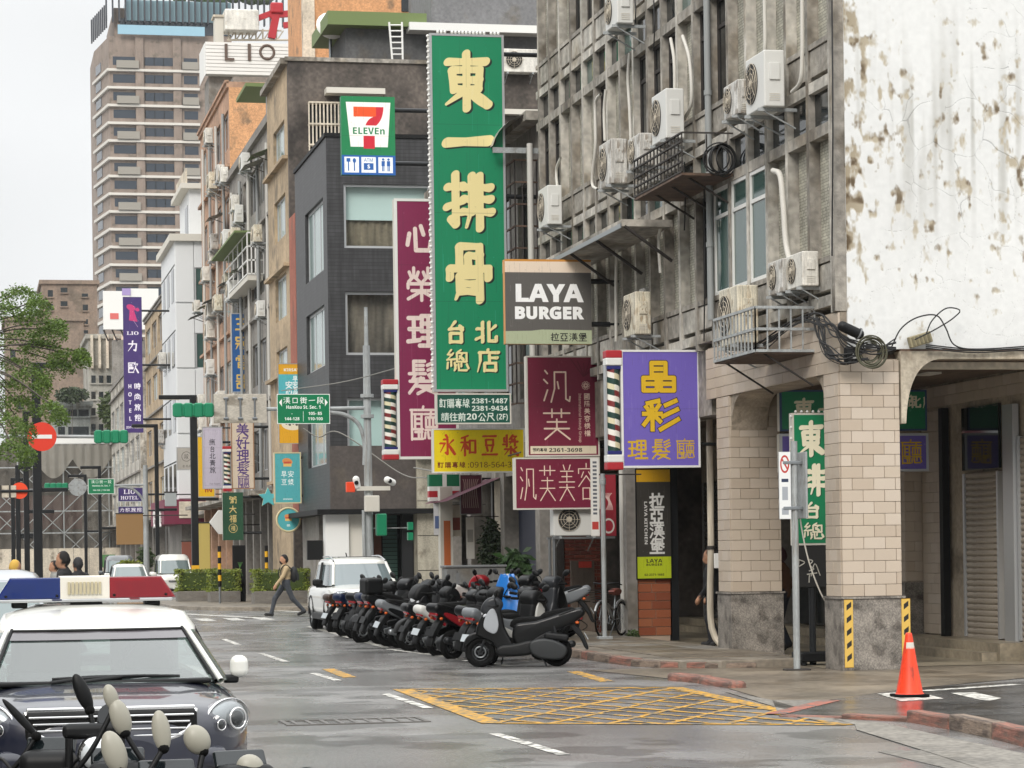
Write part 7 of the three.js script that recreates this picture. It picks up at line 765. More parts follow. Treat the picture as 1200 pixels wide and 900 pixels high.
{
  const row = [['silver', 'white', 'silver tailed scooter with white stripe next to the side-on black one'], ['black', 'grey', 'black scooter with grey side panels, third from the driveway'], ['black', 'red', 'black scooter with red flashes'], ['white', 'red', 'white scooter with red tail panels'], ['black', 'black', 'all black scooter between the white one and the olive one'], ['olive', 'black', 'olive green scooter with round tail'], ['silver', 'black', 'silver scooter next to the olive one'], ['black', 'silver', 'black scooter with silver stripe past the olive one'], ['navy', 'black', 'navy blue scooter with dark apron'], ['white', 'navy', 'white scooter with navy flashes past the navy one'], ['black', 'navy', 'black scooter with navy stripes near the white car'], ['navy', 'silver', 'navy scooter with silver stripes nearest the white car'], ['brown', 'black', 'brown scooter beside the white car bonnet']];
  row.forEach(([a, c, l], i) => { const s = 39.5 + i * 1.25 + (hsh(i, 1, 88) - 0.5) * 0.5, g = scooter({ body: sp[a], accent: sp[c], apron: mt.plasticBlack, cover: i % 3 === 1 ? sp[a] : mt.plasticBlack, fender: mt.plasticBlack, plate: i % 3 ? mt.plasticBlack : undefined, muffler: i % 3 ? mt.darkMetal : mt.steel, screen: i % 4 === 1, box: i === 7 ? mt.plasticBlack : undefined }, 'scooter', l, 'scooters in the kerbside row'); place(g, 8.35 + (hsh(i, 2, 88) - 0.5) * 0.3 - i * 0.012, s, 0.42 + (hsh(i, 3, 88) - 0.5) * 0.4); if (i === 5 || i === 9) g.rotation.y += Math.PI; g.rotation.x = 0.05 + 0.09 * hsh(i, 4, 88); g.scale.setScalar(0.93 + 0.13 * hsh(i, 5, 88)); });
  // second rank on the sidewalk
  for (const [i, [x, s, h, a, l]] of [[10.15, 46.0, 0.7, 'grey', 'grey scooter on the sidewalk behind the row'], [10.3, 47.2, 2.9, 'silver', 'silver scooter with tall clear windscreen on the sidewalk'], [10.3, 49.0, 0.6, 'black', 'black scooter standing on the sidewalk before the grey cabinet'], [10.4, 51.5, 0.5, 'white', 'white scooter on the sidewalk beside the grey cabinet'], [10.3, 50.3, 2.5, 'red', 'small red scooter on the sidewalk beside the potted plants']].entries()) { const g = place(scooter({ body: sp[a], accent: sp.black, screen: i === 1 }, 'scooter', l, 'scooters on the sidewalk'), x, s, h); g.position.y = 0.125; }
  const rc = thing('rain_cover', 'bright blue plastic rain cover draped over a scooter handlebar', 'rain cover', [8.42, 0.02, -42.0], 0.42); mesh(rc, 'draped_sheet', (() => { const rings = []; for (let j = 0; j <= 10; j++) { const v = j / 10, y = 0.62 + 0.72 * v; rings.push([...Array(28)].map((_, i) => { const t = i / 28 * 6.283, r = (1 - 0.62 * v ** 1.6) * (1 + 0.1 * Math.sin(t * 5 + v * 3) + 0.05 * Math.sin(t * 11 + v * 8)); return V(0.42 - 0.04 * v + 0.26 * r * Math.cos(t), y + 0.03 * Math.sin(t * 4), 0.36 * r * Math.sin(t)); })); } return ringLoft(rings, false, true); })(), MP(0x1468b4, 0.35, 0, { side: THREE.DoubleSide, clearcoat: 0.4 }));
  for (const [x, s, l] of [[0.05, 48, 'dark scooter waiting behind the silver car'], [-0.5, 52, 'dark scooter at the far side waiting behind another scooter']]) place(scooter({ body: sp.black, accent: sp.grey }, 'scooter', l, 'scooters on the opposite side'), x, s, -1.5);
}
// motorbikes in the foreground: mostly mirrors and handlebars in view
{
  const shellW = M(0x9a978a, 0.42), shellGeo = new THREE.SphereGeometry(1, 20, 14);
  const lay = [ // handlebar centre pixel, depth, mirrors: [px, py, len, wid, tilt, mat]
    ['foreground_scooter', 'foreground scooter with one slim black mirror and chrome front', 92, 930, 8.2, sp.black, [[97, 812, 0.066, 0.024, 0.38, mt.plasticBlack], [24, 842, 0.085, 0.013, 0.72, mt.plasticBlack]]],
    ['foreground_scooter', 'foreground scooter with two overlapping cream mirrors', 150, 935, 7.7, sp.white, [[130, 817, 0.04, 0.022, 0.28, shellW], [141, 841, 0.058, 0.031, 0.3, shellW]]],
    ['foreground_scooter', 'foreground scooter with one narrow upright cream mirror', 185, 940, 7.2, sp.black, [[189, 857, 0.06, 0.026, 0.14, shellW], [134, 882, 0.064, 0.034, 0.3, shellW]]],
    ['foreground_scooter', 'foreground scooter with a round scuffed cream mirror', 250, 940, 7.5, sp.silver, [[231, 867, 0.046, 0.038, 0.5, shellW], [293, 900, 0.042, 0.04, 0.9, shellW]]]];
  lay.forEach(([n, l, px, py, d, m, mir], i) => {
    const p = onD(px, py, d), g = scooter({ body: sp.black, accent: m, cover: mt.plasticBlack, screen: false }, n, l, 'scooters parked in the foreground'); for (const c of [...g.children]) if (['mirror', 'handlebar_cover', 'headlight'].includes(c.name)) g.remove(c); g.position.set(p.x, 0, p.z - 0.4); g.rotation.y = -Math.PI / 2 + 0.15 * (i - 1.5); g.updateMatrix(); const inv = g.matrix.clone().invert();
    mesh(g, 'instrument_pod', rb(0.12, 0.1, 0.18, 0.04, 0.42, 1.09, 0), mt.plasticBlack); mesh(g, 'dial_glass', rb(0.02, 0.06, 0.16, 0.01).rotateZ(0.6).translate(0.37, 1.15, 0), mt.glassDark); for (const k of [-1, 1]) { mesh(g, 'cable_loop', tube([V(0.4, 1.05, k * 0.24), V(0.48, 1.11, k * 0.2), V(0.54, 1.12, k * 0.12), V(0.54, 1.02, k * 0.06)], 0.006, 5, 5), mt.cable); mesh(g, 'master_cylinder', rb(0.07, 0.05, 0.08, 0.015, 0.42, 1.09, k * 0.2), mt.darkMetal); mesh(g, 'brake_lever', tube([V(0.42, 1.07, k * 0.2), V(0.47, 1.075, k * 0.28), V(0.46, 1.07, k * 0.4)], 0.009, 5, 4), mt.steel); }
    for (const [mx, my, a, b, t, mm] of mir) { const q = onD(mx, my, d), mg = sub(g, 'mirror'); const loc = q.clone().applyMatrix4(inv); const up = V(0, 1, 0); mesh(mg, 'shell', shellGeo.clone().scale(b, a, b * 0.7).rotateZ(t).rotateY(Math.PI / 2 - 0.15 * (i - 1.5)), mm, loc); const foot = V(0.38, 1.03, Math.sign(loc.z || 1) * 0.2), low = onD(mx + Math.sin(t) * a * 330, my + Math.cos(t) * a * 330, d).applyMatrix4(inv); mesh(mg, 'stem', tube([low, low.clone().lerp(foot, 0.4).add(V(0.02, -0.03, 0)), foot], 0.009, 6), mt.plasticBlack); mesh(mg, 'stem_boot', new THREE.SphereGeometry(0.017, 8, 6), mt.rubber, low); }
  });
  const q = onD(112, 884, 8); const hl = thing('round_motorbike_headlamp', 'round chrome motorbike headlamp between foreground mirrors', 'headlamp', [q.x, q.y, q.z]); mesh(hl, 'shell', new THREE.SphereGeometry(0.058, 18, 12), mt.chrome); mesh(hl, 'lens', new THREE.SphereGeometry(0.05, 18, 12).translate(0, 0, 0.016), MP(0xc9ced0, 0.1, 0, { clearcoat: 1 })); mesh(hl, 'bracket', [bar(V(-0.09, -0.6, -0.02), V(-0.08, 0.05, -0.02), 0.014, 6), bar(V(0.09, -0.6, -0.02), V(0.08, 0.05, -0.02), 0.014, 6), rb(0.2, 0.05, 0.05, 0.02, 0, 0.07, -0.05), bar(V(0, -q.y, -0.05), V(0, -0.4, -0.04), 0.03, 6)], mt.plasticBlack); mesh(hl, 'dial', new THREE.CylinderGeometry(0.05, 0.05, 0.05, 16).rotateX(1).translate(0.06, 0.1, -0.08), mt.darkMetal);
}
{ // bicycle
  const g = thing('bicycle', 'city bicycle with front basket leaning by the slim post', 'bicycle', [11.75, 0.128, -46.9], -2.2), fm = M(0x8e9496, 0.35, 0.6); const wheel = (x, n) => { const w = sub(g, n); w.position.set(x, 0.33, 0); mesh(w, 'tyre', new THREE.TorusGeometry(0.31, 0.019, 8, 36), tyreM); mesh(w, 'rim', new THREE.TorusGeometry(0.285, 0.011, 6, 36), mt.chrome); const q = []; for (let i = 0; i < 18; i++) q.push(bar(V(0, 0, i % 2 ? 0.02 : -0.02), V(0.28 * Math.cos(i * 0.349), 0.28 * Math.sin(i * 0.349), 0), 0.0025, 3)); mesh(w, 'spokes', q, mt.steel); mesh(g, 'mudguard', new THREE.TorusGeometry(0.35, 0.026, 5, 24, 2.4).rotateZ(x > 0 ? 0.5 : 0.7).translate(x, 0.33, 0), mt.alu); }; wheel(0.5, 'front_wheel'); wheel(-0.5, 'rear_wheel');
  mesh(g, 'frame', [bar(V(0.36, 0.78, 0), V(-0.1, 0.32, 0), 0.022, 8), bar(V(-0.1, 0.32, 0), V(-0.22, 0.8, 0), 0.018, 8), bar(V(-0.1, 0.32, 0), V(-0.5, 0.33, 0.03), 0.013, 6), bar(V(-0.2, 0.66, 0), V(-0.5, 0.33, 0.04), 0.011, 6), bar(V(0.36, 0.86, 0), V(0.5, 0.33, 0.045), 0.014, 6), bar(V(0.36, 0.86, 0), V(0.5, 0.33, -0.045), 0.014, 6), bar(V(0.34, 0.68, 0), V(-0.16, 0.5, 0), 0.018, 8)], fm);
  mesh(g, 'saddle', blob([[-0.36, 0.86], [-0.22, 0.88], [-0.04, 0.85], [-0.1, 0.81], [-0.3, 0.81]], 0.08, 0.03).translate(0, 0, -0.04), M(0x6e3a30, 0.6)); mesh(g, 'handlebar', [tube([V(0.16, 0.98, 0.28), V(0.3, 1.02, 0.22), V(0.37, 1.0, 0), V(0.3, 1.02, -0.22), V(0.16, 0.98, -0.28)], 0.012, 7), bar(V(0.36, 0.86, 0), V(0.35, 1.0, 0), 0.014, 6)], mt.darkMetal);
  const k = []; for (let i = 0; i <= 5; i++) { const y = 0.66 + i * 0.045, e = 0.1 + i * 0.012; k.push(bx(0.52 - e, 0.52 + e, y, y + 0.012, -e - 0.03, -e - 0.02), bx(0.52 - e, 0.52 + e, y, y + 0.012, e + 0.02, e + 0.03), bx(0.52 + e, 0.53 + e, y, y + 0.012, -e - 0.03, e + 0.03), bx(0.51 - e, 0.52 - e, y, y + 0.012, -e - 0.03, e + 0.03)); } k.push(bx(0.42, 0.62, 0.655, 0.665, -0.12, 0.12)); mesh(g, 'basket', k, mt.black); mesh(g, 'crank', [new THREE.TorusGeometry(0.09, 0.012, 5, 20).translate(-0.1, 0.32, 0.05), bar(V(-0.1, 0.32, 0.06), V(-0.02, 0.18, 0.1), 0.012, 5)], mt.steel); mesh(g, 'side_stand', bar(V(-0.36, 0.3, 0.06), V(-0.3, 0.0, 0.16), 0.01, 5), mt.steel);
}
{ // traffic cone
  const p = onG(1066, 818), g = thing('traffic_cone', 'scuffed orange traffic cone on a white painted square', 'traffic cone', [p.x, 0.0145, p.z]); const cm = M(0xffffff, 0.45, 0, { map: rep(grime(226, 62, 26, { amp: 0.1, grain: 0.08, streak: 0.1, seed: 97, stain: [60, 40, 34], stainAt: 0.66 }), 1) });
  mesh(g, 'cone', new THREE.LatheGeometry([[0.0, 0.74], [0.032, 0.74], [0.04, 0.72], [0.09, 0.4], [0.155, 0.05], [0.17, 0.035]].map((q) => new THREE.Vector2(...q)).reverse(), 28), cm); mesh(g, 'base', rb(0.36, 0.035, 0.36, 0.012, 0, 0.018, 0), mt.rubber); mesh(g, 'label_band', new THREE.CylinderGeometry(0.055, 0.0675, 0.09, 20, 1, true, -0.9, 1.9).translate(0, 0.585, 0), mt.offWhite);
}
// ------------------------------------------------------------ street furniture
const blackPole = M(0x16181a, 0.45, 0.3);
function trafficHead(parent, x0, x1, y, z, h) { // back of a horizontal signal head seen from behind
  const w = x1 - x0, g = sub(parent, 'signal_head'); g.position.set((x0 + x1) / 2, y, z); mesh(g, 'housing', rb(w, h, 0.22, 0.05), mt.trafficGreen); for (let i = 0; i < 4; i++) mesh(g, 'rear_bulge', rb(w * 0.2, h * 1.12, 0.1, 0.04, -w / 2 + w * (i + 0.5) / 4, 0, 0.1), mt.trafficGreen); for (let i = 0; i < 4; i++) mesh(g, 'visor', new THREE.CylinderGeometry(h * 0.42, h * 0.42, 0.2, 14, 1, true, 0, Math.PI).rotateX(-Math.PI / 2).translate(-w / 2 + w * (i + 0.5) / 4, 0, -0.2), mt.trafficGreen);
}
{ // mast with street name sign
  const s = 72, P = (x, y) => onS(x, y, s), b = P(432, 600), g = thing('signal_mast', 'grey signal mast with long arm, cameras and green signal heads', 'traffic signal', [0, 0, 0]); mesh(g, 'pole', cyl(0.13, 0.1, P(432, 405).y, 14, b.x, 0, -s), mt.galv); mesh(g, 'mast_tip', cyl(0.06, 0.05, P(428, 360).y - P(432, 405).y, 10, b.x, P(432, 405).y, -s), mt.galv); for (const y of [466, 490]) mesh(g, 'flange', cyl(0.19, 0.19, 0.1, 12, b.x, P(432, y).y, -s), mt.galv);
  mesh(g, 'arm', tube([P(430, 478), P(380, 479), P(300, 479.5), P(203, 481)], 0.055, 8, 4), mt.galv); mesh(g, 'arm_brace', tube([P(427, 545), P(427, 520), P(420, 497), P(404, 486), P(386, 483)], 0.06, 8), mt.galv); trafficHead(g, P(202, 481).x, P(250, 481).x, P(226, 481).y, -s + 0.1, 0.36);
  const nm = rectS(324, 462, 386, 497, s), t = canvasTex(640, 360, (x, w, h) => { x.fillStyle = '#e2e6e0'; x.fillRect(0, 0, w, h); x.fillStyle = '#08754b'; x.beginPath(); x.roundRect(8, 8, w - 16, h - 16, 14); x.fill(); ink(x, '#eef0ea'); line(x, '漢口街一段', w * 0.12, h * 0.1, w * 0.13, w * 0.158, 0.1); latin(x, 'HanKou St. Sec. 1', w * 0.5, h * 0.44, h * 0.16, 'bold sans-serif', w * 0.66); latin(x, '144-128', w * 0.28, h * 0.83, h * 0.14); latin(x, '105- 85', w * 0.72, h * 0.65, h * 0.14); latin(x, '110-100', w * 0.72, h * 0.83, h * 0.14); latin(x, '-', w * 0.28, h * 0.65, h * 0.14); x.fillRect(w * 0.49, h * 0.58, 5, h * 0.34); x.beginPath(); x.moveTo(w * 0.04, h * 0.28); x.lineTo(w * 0.095, h * 0.16); x.lineTo(w * 0.095, h * 0.42); x.fill(); x.beginPath(); x.moveTo(w * 0.96, h * 0.28); x.lineTo(w * 0.905, h * 0.16); x.lineTo(w * 0.905, h * 0.42); x.fill(); });
  const ns = thing('street_name_sign', 'green street name sign with white arrows on the signal arm', 'street sign', [(nm[0] + nm[1]) / 2, nm[2], -s + 0.12]); mesh(ns, 'plate', rb(nm[1] - nm[0], nm[3] - nm[2], 0.03, 0.01, 0, (nm[3] - nm[2]) / 2, -0.02), mt.alu); mesh(ns, 'printed_face', new THREE.PlaneGeometry(nm[1] - nm[0], nm[3] - nm[2]), faceMat(t, 0.35), [0, (nm[3] - nm[2]) / 2, 0.002]);
  const pr = rectS(250, 462, 312, 496, s), ps = thing('blank_sign_plate', 'bare metal back of a road sign clamped to the signal arm', 'street sign', [(pr[0] + pr[1]) / 2, pr[2], -s + 0.12]), ph = pr[3] - pr[2], pw = pr[1] - pr[0]; mesh(ps, 'plate', rb(pw, ph, 0.02, 0.01, 0, ph / 2, 0), G(178, 172, 160, { amp: 0.06, seed: 101 }, 2, 0.5, 0)); for (const k of [-0.27, 0, 0.27]) mesh(ps, 'clamp_bracket', [rb(0.05, ph * 0.7, 0.04, 0.01, k * pw, ph / 2, 0.03), rb(0.14, 0.07, 0.05, 0.02, k * pw, ph * 0.84, 0.03), rb(0.14, 0.07, 0.05, 0.02, k * pw, ph * 0.16, 0.03)], mt.steel);
  const cam = (x, y, k) => { const c = P(x, y), q = sub(g, 'camera'); q.position.set(c.x, c.y, -s + 0.15); mesh(q, 'camera_body', new THREE.CapsuleGeometry(0.1, 0.2, 5, 12).rotateZ(k).rotateY(0.5), mt.white); mesh(q, 'lens_ring', new THREE.CylinderGeometry(0.06, 0.06, 0.06, 12).rotateX(Math.PI / 2).translate(-0.02, 0, 0.1), mt.black); }; cam(417, 566, 0.2); cam(456, 564, 1.2); mesh(g, 'camera_bracket', bx(P(417, 572).x, P(456, 572).x, P(430, 575).y, P(430, 570).y, -s + 0.1, -s + 0.2), mt.offWhite); const ob = rectS(405, 565, 415, 577, s); mesh(g, 'orange_box', rb(ob[1] - ob[0], ob[3] - ob[2], 0.2, 0.02, (ob[0] + ob[1]) / 2, (ob[2] + ob[3]) / 2, -s + 0.1), mt.orange); const cb = rectS(426, 581, 443, 600, s); mesh(g, 'control_box', rb(cb[1] - cb[0], cb[3] - cb[2], 0.25, 0.03, (cb[0] + cb[1]) / 2, (cb[2] + cb[3]) / 2, -s + 0.2), mt.offWhite); const gb = rectS(440, 602, 452, 628, s); mesh(g, 'signal_cabinet', rb(gb[1] - gb[0], gb[3] - gb[2], 0.3, 0.04, (gb[0] + gb[1]) / 2, (gb[2] + gb[3]) / 2, -s + 0.1), mt.trafficGreen); mesh(g, 'side_conduit', cyl(0.05, 0.05, 3, 8, b.x - 0.16, 0, -s + 0.1), mt.galv); for (const y of [612, 624]) { const q = rectS(477, y, 483, y + 9, s); mesh(g, 'signal_visor', bx(q[0], q[1], q[2], q[3], -s, -s + 0.2), mt.trafficGreen); } mesh(g, 'visor_bracket', bx(b.x, P(483, 620).x, P(480, 619).y, P(480, 618).y, -s, -s + 0.03), mt.galv);
  tag(mesh(scene, 'overhead_wire', tube([onS(330, 458, 72), onS(400, 448, 66), onS(470, 430, 58)], 0.014, 5), mt.cableGrey), 'grey overhead wire running from the signal arm to the maroon signboard', 'cable');
  tag(mesh(scene, 'overhead_wire', tube([onS(485, 548, 70), onS(510, 552, 66), onS(545, 548, 60), onS(610, 530, 55)], 0.02, 5), mt.cableGrey), 'thick grey cable drooping over the shop fronts', 'cable'); tag(mesh(scene, 'overhead_wire', tube([onS(355, 502, 78), onS(372, 512, 78), onS(395, 506, 77), onS(470, 555, 76), onS(500, 560, 74)], 0.02, 5), mt.cableGrey), 'sagging cable across the charcoal building front', 'cable');
}
{ // second mast further away and no entry sign arm
  const s = 136, P = (x, y) => onS(x, y, s), g = thing('signal_mast', 'distant grey signal mast with round plate and green signal head', 'traffic signal'); mesh(g, 'pole', cyl(0.17, 0.12, P(171, 545).y, 12, P(171, 600).x, 0, -s), mt.galv); mesh(g, 'arm', bar(P(171, 568), P(55, 571), 0.06, 7), mt.galv); mesh(g, 'arm_brace', tube([P(169, 600), P(167, 585), P(155, 573), P(140, 570)], 0.07, 7), mt.galv); trafficHead(g, P(52, 571).x, P(80, 571).x, P(66, 571).y, -s, 0.4); const c = P(91, 571); mesh(g, 'round_plate', new THREE.CylinderGeometry(0.46, 0.46, 0.04, 24).rotateX(Math.PI / 2).translate(c.x, c.y, -s + 0.1), mt.galv); const nm = rectS(103, 561, 134, 579, s), t = canvasTex(320, 190, (x, w, h) => { x.fillStyle = '#e2e6e0'; x.fillRect(0, 0, w, h); x.fillStyle = '#08754b'; x.fillRect(6, 6, w - 12, h - 12); ink(x, '#dfe6dc'); line(x, '漢口街一段', w * 0.12, h * 0.1, w * 0.13, w * 0.158, 0.1); latin(x, 'HanKou St. Sec. 1', w * 0.5, h * 0.46, h * 0.14); latin(x, '144-128 | 110-100', w * 0.5, h * 0.75, h * 0.13); }); mesh(g, 'name_plate', bx(nm[0], nm[1], nm[2], nm[3], -s + 0.08, -s + 0.1), mt.alu); mesh(g, 'printed_face', new THREE.PlaneGeometry(nm[1] - nm[0], nm[3] - nm[2]), faceMat(t), [(nm[0] + nm[1]) / 2, (nm[2] + nm[3]) / 2, -s + 0.104]);
  const s3 = 74, Q = (x, y) => onS(x, y, s3), a = thing('signal_mast', 'signal mast on the opposite pavement with a thin arm reaching over the road', 'traffic signal'), ax = Q(-14, 600).x; mesh(a, 'pole', cyl(0.14, 0.1, Q(-14, 480).y, 12, ax, 0, -s3), mt.galv); mesh(a, 'arm', bar(Q(-14, 511), Q(150, 512), 0.05, 7), mt.galv); trafficHead(a, Q(110, 512).x, Q(150, 512).x, Q(130, 512).y, -s3 + 0.05, 0.34);
  const ne = thing('no_entry_sign', 'round red no entry sign with a white bar', 'road sign', Q(49, 512)); mesh(ne, 'disc', new THREE.CylinderGeometry(0.41, 0.41, 0.03, 36).rotateX(Math.PI / 2).translate(0, 0, 0.14), M(0xd0341c, 0.45)); mesh(ne, 'white_bar', bx(-0.28, 0.28, -0.055, 0.055, 0.156, 0.162), mt.white); mesh(ne, 'clamp', rb(0.1, 0.3, 0.08, 0.02, 0, 0, 0.08), mt.steel);
  const s4 = 82, r4 = rectS(-20, 569, 19, 583, s4), p4 = thing('blank_sign_plate', 'pale sign back on the opposite side beside a red disc', 'road sign'); mesh(p4, 'plate', bx(r4[0], r4[1], r4[2], r4[3], -s4 - 0.03, -s4), mt.cream); for (let i = 0; i < 3; i++) mesh(p4, 'clamp_bracket', rb(0.05, 0.4, 0.04, 0.01, r4[1] - 0.2 - i * 0.28, (r4[2] + r4[3]) / 2, -s4 + 0.02), mt.iron); const rd = onS(23, 575, s4); mesh(p4, 'red_disc', new THREE.CylinderGeometry(0.26, 0.26, 0.03, 20).rotateX(Math.PI / 2).translate(rd.x, rd.y, -s4 - 0.05), mt.orange); mesh(p4, 'arm', bar(onS(-30, 576, s4), onS(54, 575, s4), 0.05, 6), blackPole);
}
// black lamp and signal posts along both pavements: [x, top y, s, arm px length, label]
for (const [x, y, s, arm, l, col] of [[45, 425, 78, 38, 'thick black street post with a flat lamp arm behind the no entry sign', 'p'], [32, 482, 86, 20, 'black lamp post just behind the thick one'], [22, 545, 100, 15, 'slender black lamp post, third in the opposite row'], [16, 560, 120, 12, 'slender black lamp post, far in the opposite row'], [101, 556, 150, -20, 'thin black lamp post rising in front of the scaffolding'], [118, 546, 140, -22, 'black lamp post with angled arm in front of the scaffolding'], [185, 497, 118, -28, 'black lamp post beside the maroon shop canopy'], [229, 463, 96, -40, 'tall black lamp post with striped foot among the planters', 'h']]) {
  const b = onS(x, 660, s), top = onS(x, y, s).y, g = thing('lamp_post', l, 'lamp post', [b.x, 0, -s], 0, 'black lamp posts'), r = col ? 0.13 : 0.09; mesh(g, 'post', rb(r * 2, top, r * 2, 0.02, 0, top / 2, 0), blackPole); const L = arm / (FOC / s); mesh(g, 'lamp_arm', rb(Math.abs(L), 0.16, 0.2, 0.03, L / 2, top - 0.08, 0), blackPole); mesh(g, 'lamp_lens', rb(Math.abs(L) * 0.5, 0.02, 0.14, 0.005, L * 0.65, top - 0.17, 0), mt.offWhite); mesh(g, 'side_arm', rb(0.9, 0.12, 0.12, 0.02, 0.45, top * 0.5, 0), blackPole); if (col === 'h') for (let i = 0; i < 3; i++) mesh(g, 'yellow_band', rb(r * 2 + 0.02, 0.16, r * 2 + 0.02, 0.01, 0, 0.5 + i * 0.42, 0), mt.yellow);
}
for (const [i, [x, y, s]] of [[258, 712, 88], [313, 706, 90]].entries()) { const p = onS(x, y, s), g = thing('marker_post', ['yellow and black striped marker post between planters', 'yellow and black striped marker post behind the walking man'][i], 'marker post', [p.x, 0.1, -s]); for (let k = 0; k < 7; k++) mesh(g, 'band', cyl(0.06, 0.06, 0.2, 8, 0, 0.6 + k * 0.2, 0), k % 2 ? mt.yellow : mt.black); mesh(g, 'stem', cyl(0.04, 0.04, 0.6, 8), mt.steel); }
{ const p = onS(280, 660, 91), g = thing('black_menu_board', 'tall black menu board with green drawing between the planters', 'board', [p.x, 0.13, -91]); mesh(g, 'board', rb(0.46, 2.0, 0.1, 0.02, 0, 1.0, 0), mt.black); mesh(g, 'green_drawing', [0, 1, 2, 3, 4].map((i) => bar(V(-0.12 + i * 0.06, 0.9, 0.055), V(0.12 - i * 0.04, 1.4, 0.055), 0.008, 4)), M(0x4a7a3c, 0.7)); }
// ------------------------------------------------------------ signs along the far front
const far = (o) => signBox({ t: 0.2, fr: 0.04, cw: 256, ...o });
const txt = (bg, c, s, y0, sz, pitch, lw, st, cx = 0.5) => (x, w, h) => { x.fillStyle = bg; x.fillRect(0, 0, w, h); ink(x, c); column(x, s, w * cx, h * y0, w * sz, h * pitch, lw, st); };
const arm = [[0.9, 0.7, 0.05], [0.15, 0.7, 0.05]];
far({ name: 'hotel_sign', label: 'tall purple hotel sign with pink dancing figure and white characters', rect: [145, 348, 167, 507], s: 150, arms: [[0.9, 1.6, 0.06], [0.5, 1.6, 0.06], [0.1, 1.6, 0.06]], frame: M(0x43306e, 0.5), side: M(0x43306e, 0.5), draw: (x, w, h) => { x.fillStyle = '#43306e'; x.fillRect(0, 0, w, h); x.fillStyle = '#c83a78'; x.beginPath(); x.ellipse(w * 0.42, h * 0.075, w * 0.26, h * 0.022, 0.4, 0, 7); x.fill(); x.beginPath(); x.ellipse(w * 0.78, h * 0.09, w * 0.12, h * 0.013, 0.3, 0, 7); x.fill(); x.beginPath(); x.moveTo(w * 0.35, h * 0.09); x.lineTo(w * 0.6, h * 0.1); x.lineTo(w * 0.78, h * 0.18); x.lineTo(w * 0.3, h * 0.17); x.fill(); x.strokeStyle = '#d9b6cc'; x.lineWidth = 4; x.beginPath(); x.moveTo(w * 0.55, h * 0.17); x.lineTo(w * 0.8, h * 0.22); x.stroke(); x.fillStyle = '#e6dfee'; for (let i = 0; i < 14; i++) x.fillRect(w * hsh(i, 1, 9), h * 0.01 + h * 0.2 * hsh(i, 2, 9), 4, 4); ink(x, '#f0ecf4'); latin(x, 'LIO', w * 0.5, h * 0.265, h * 0.035, 'bold serif', w * 0.7); column(x, '力歐', w * 0.5, h * 0.32, w * 0.6, h * 0.16, 0.13, 'brush'); column(x, '時尚旅館', w * 0.72, h * 0.635, w * 0.36, h * 0.078, 0.13); [...'HOTEL'].forEach((c, i) => latin(x, c, w * 0.3, h * (0.66 + i * 0.06), h * 0.042)); latin(x, '2314-5256', w * 0.5, h * 0.965, h * 0.022, 'bold sans-serif', w * 0.9); } });
far({ name: 'hotel_entrance_sign', label: 'purple hotel entrance sign with white serif letters', rect: [138, 571, 168, 588], s: 142, arms: [[0.5, 1.2, 0.06]], draw: (x, w, h) => { x.fillStyle = '#3b2a66'; x.fillRect(0, 0, w, h); ink(x, '#eeeaf2'); latin(x, 'LIO', w * 0.45, h * 0.3, h * 0.46, 'bold serif'); latin(x, 'HOTEL', w * 0.45, h * 0.74, h * 0.36, 'bold serif'); } });
far({ name: 'hotel_lower_sign', label: 'purple hotel sign with four small characters below the entrance sign', rect: [138, 593, 168, 604], s: 142, arms: [[0.5, 1.2, 0.05]], draw: (x, w, h) => { x.fillStyle = '#3b2a66'; x.fillRect(0, 0, w, h); ink(x, '#eeeaf2'); line(x, '力歐旅館', w * 0.06, h * 0.15, w * 0.2, w * 0.23, 0.13, 'round', 0.9); } });
far({ name: 'appliance_sign', label: 'blue electrical shop sign with gold characters', rect: [271, 367, 297, 460], s: 108, arms: arm, draw: txt('#1f5590', '#d8b45c', '王冠電器', 0.04, 0.66, 0.245, 0.13, 'brush') });
far({ name: 'breakfast_banner', label: 'yellow and teal breakfast banner with a burger picture', rect: [326, 426, 358, 520], s: 88, t: 0.05, fr: 0.02, arms: [[0.98, 0.3, 0.03], [0.02, 0.3, 0.03]], draw: (x, w, h) => { x.fillStyle = '#54b4bc'; x.fillRect(0, 0, w, h); x.fillStyle = '#e0a41c'; x.fillRect(0, 0, w, h * 0.13); x.fillRect(0, h * 0.76, w, h * 0.24); ink(x, '#eef4f2'); latin(x, 'KIRSAY', w * 0.5, h * 0.075, h * 0.05, 'bold sans-serif', w * 0.6); column(x, '早安豆漿', w * 0.64, h * 0.15, w * 0.2, h * 0.07, 0.14); column(x, '安心', w * 0.4, h * 0.22, w * 0.26, h * 0.09, 0.14); x.fillStyle = '#e6dcc2'; x.beginPath(); x.ellipse(w * 0.52, h * 0.76, w * 0.42, h * 0.075, 0, 0, 7); x.fill(); x.fillStyle = '#3a2a20'; for (let i = 0; i < 5; i++) { x.beginPath(); x.ellipse(w * (0.28 + 0.13 * i), h * (0.75 + 0.015 * (i % 2)), w * 0.05, h * 0.014, 0.4, 0, 7); x.fill(); } } });
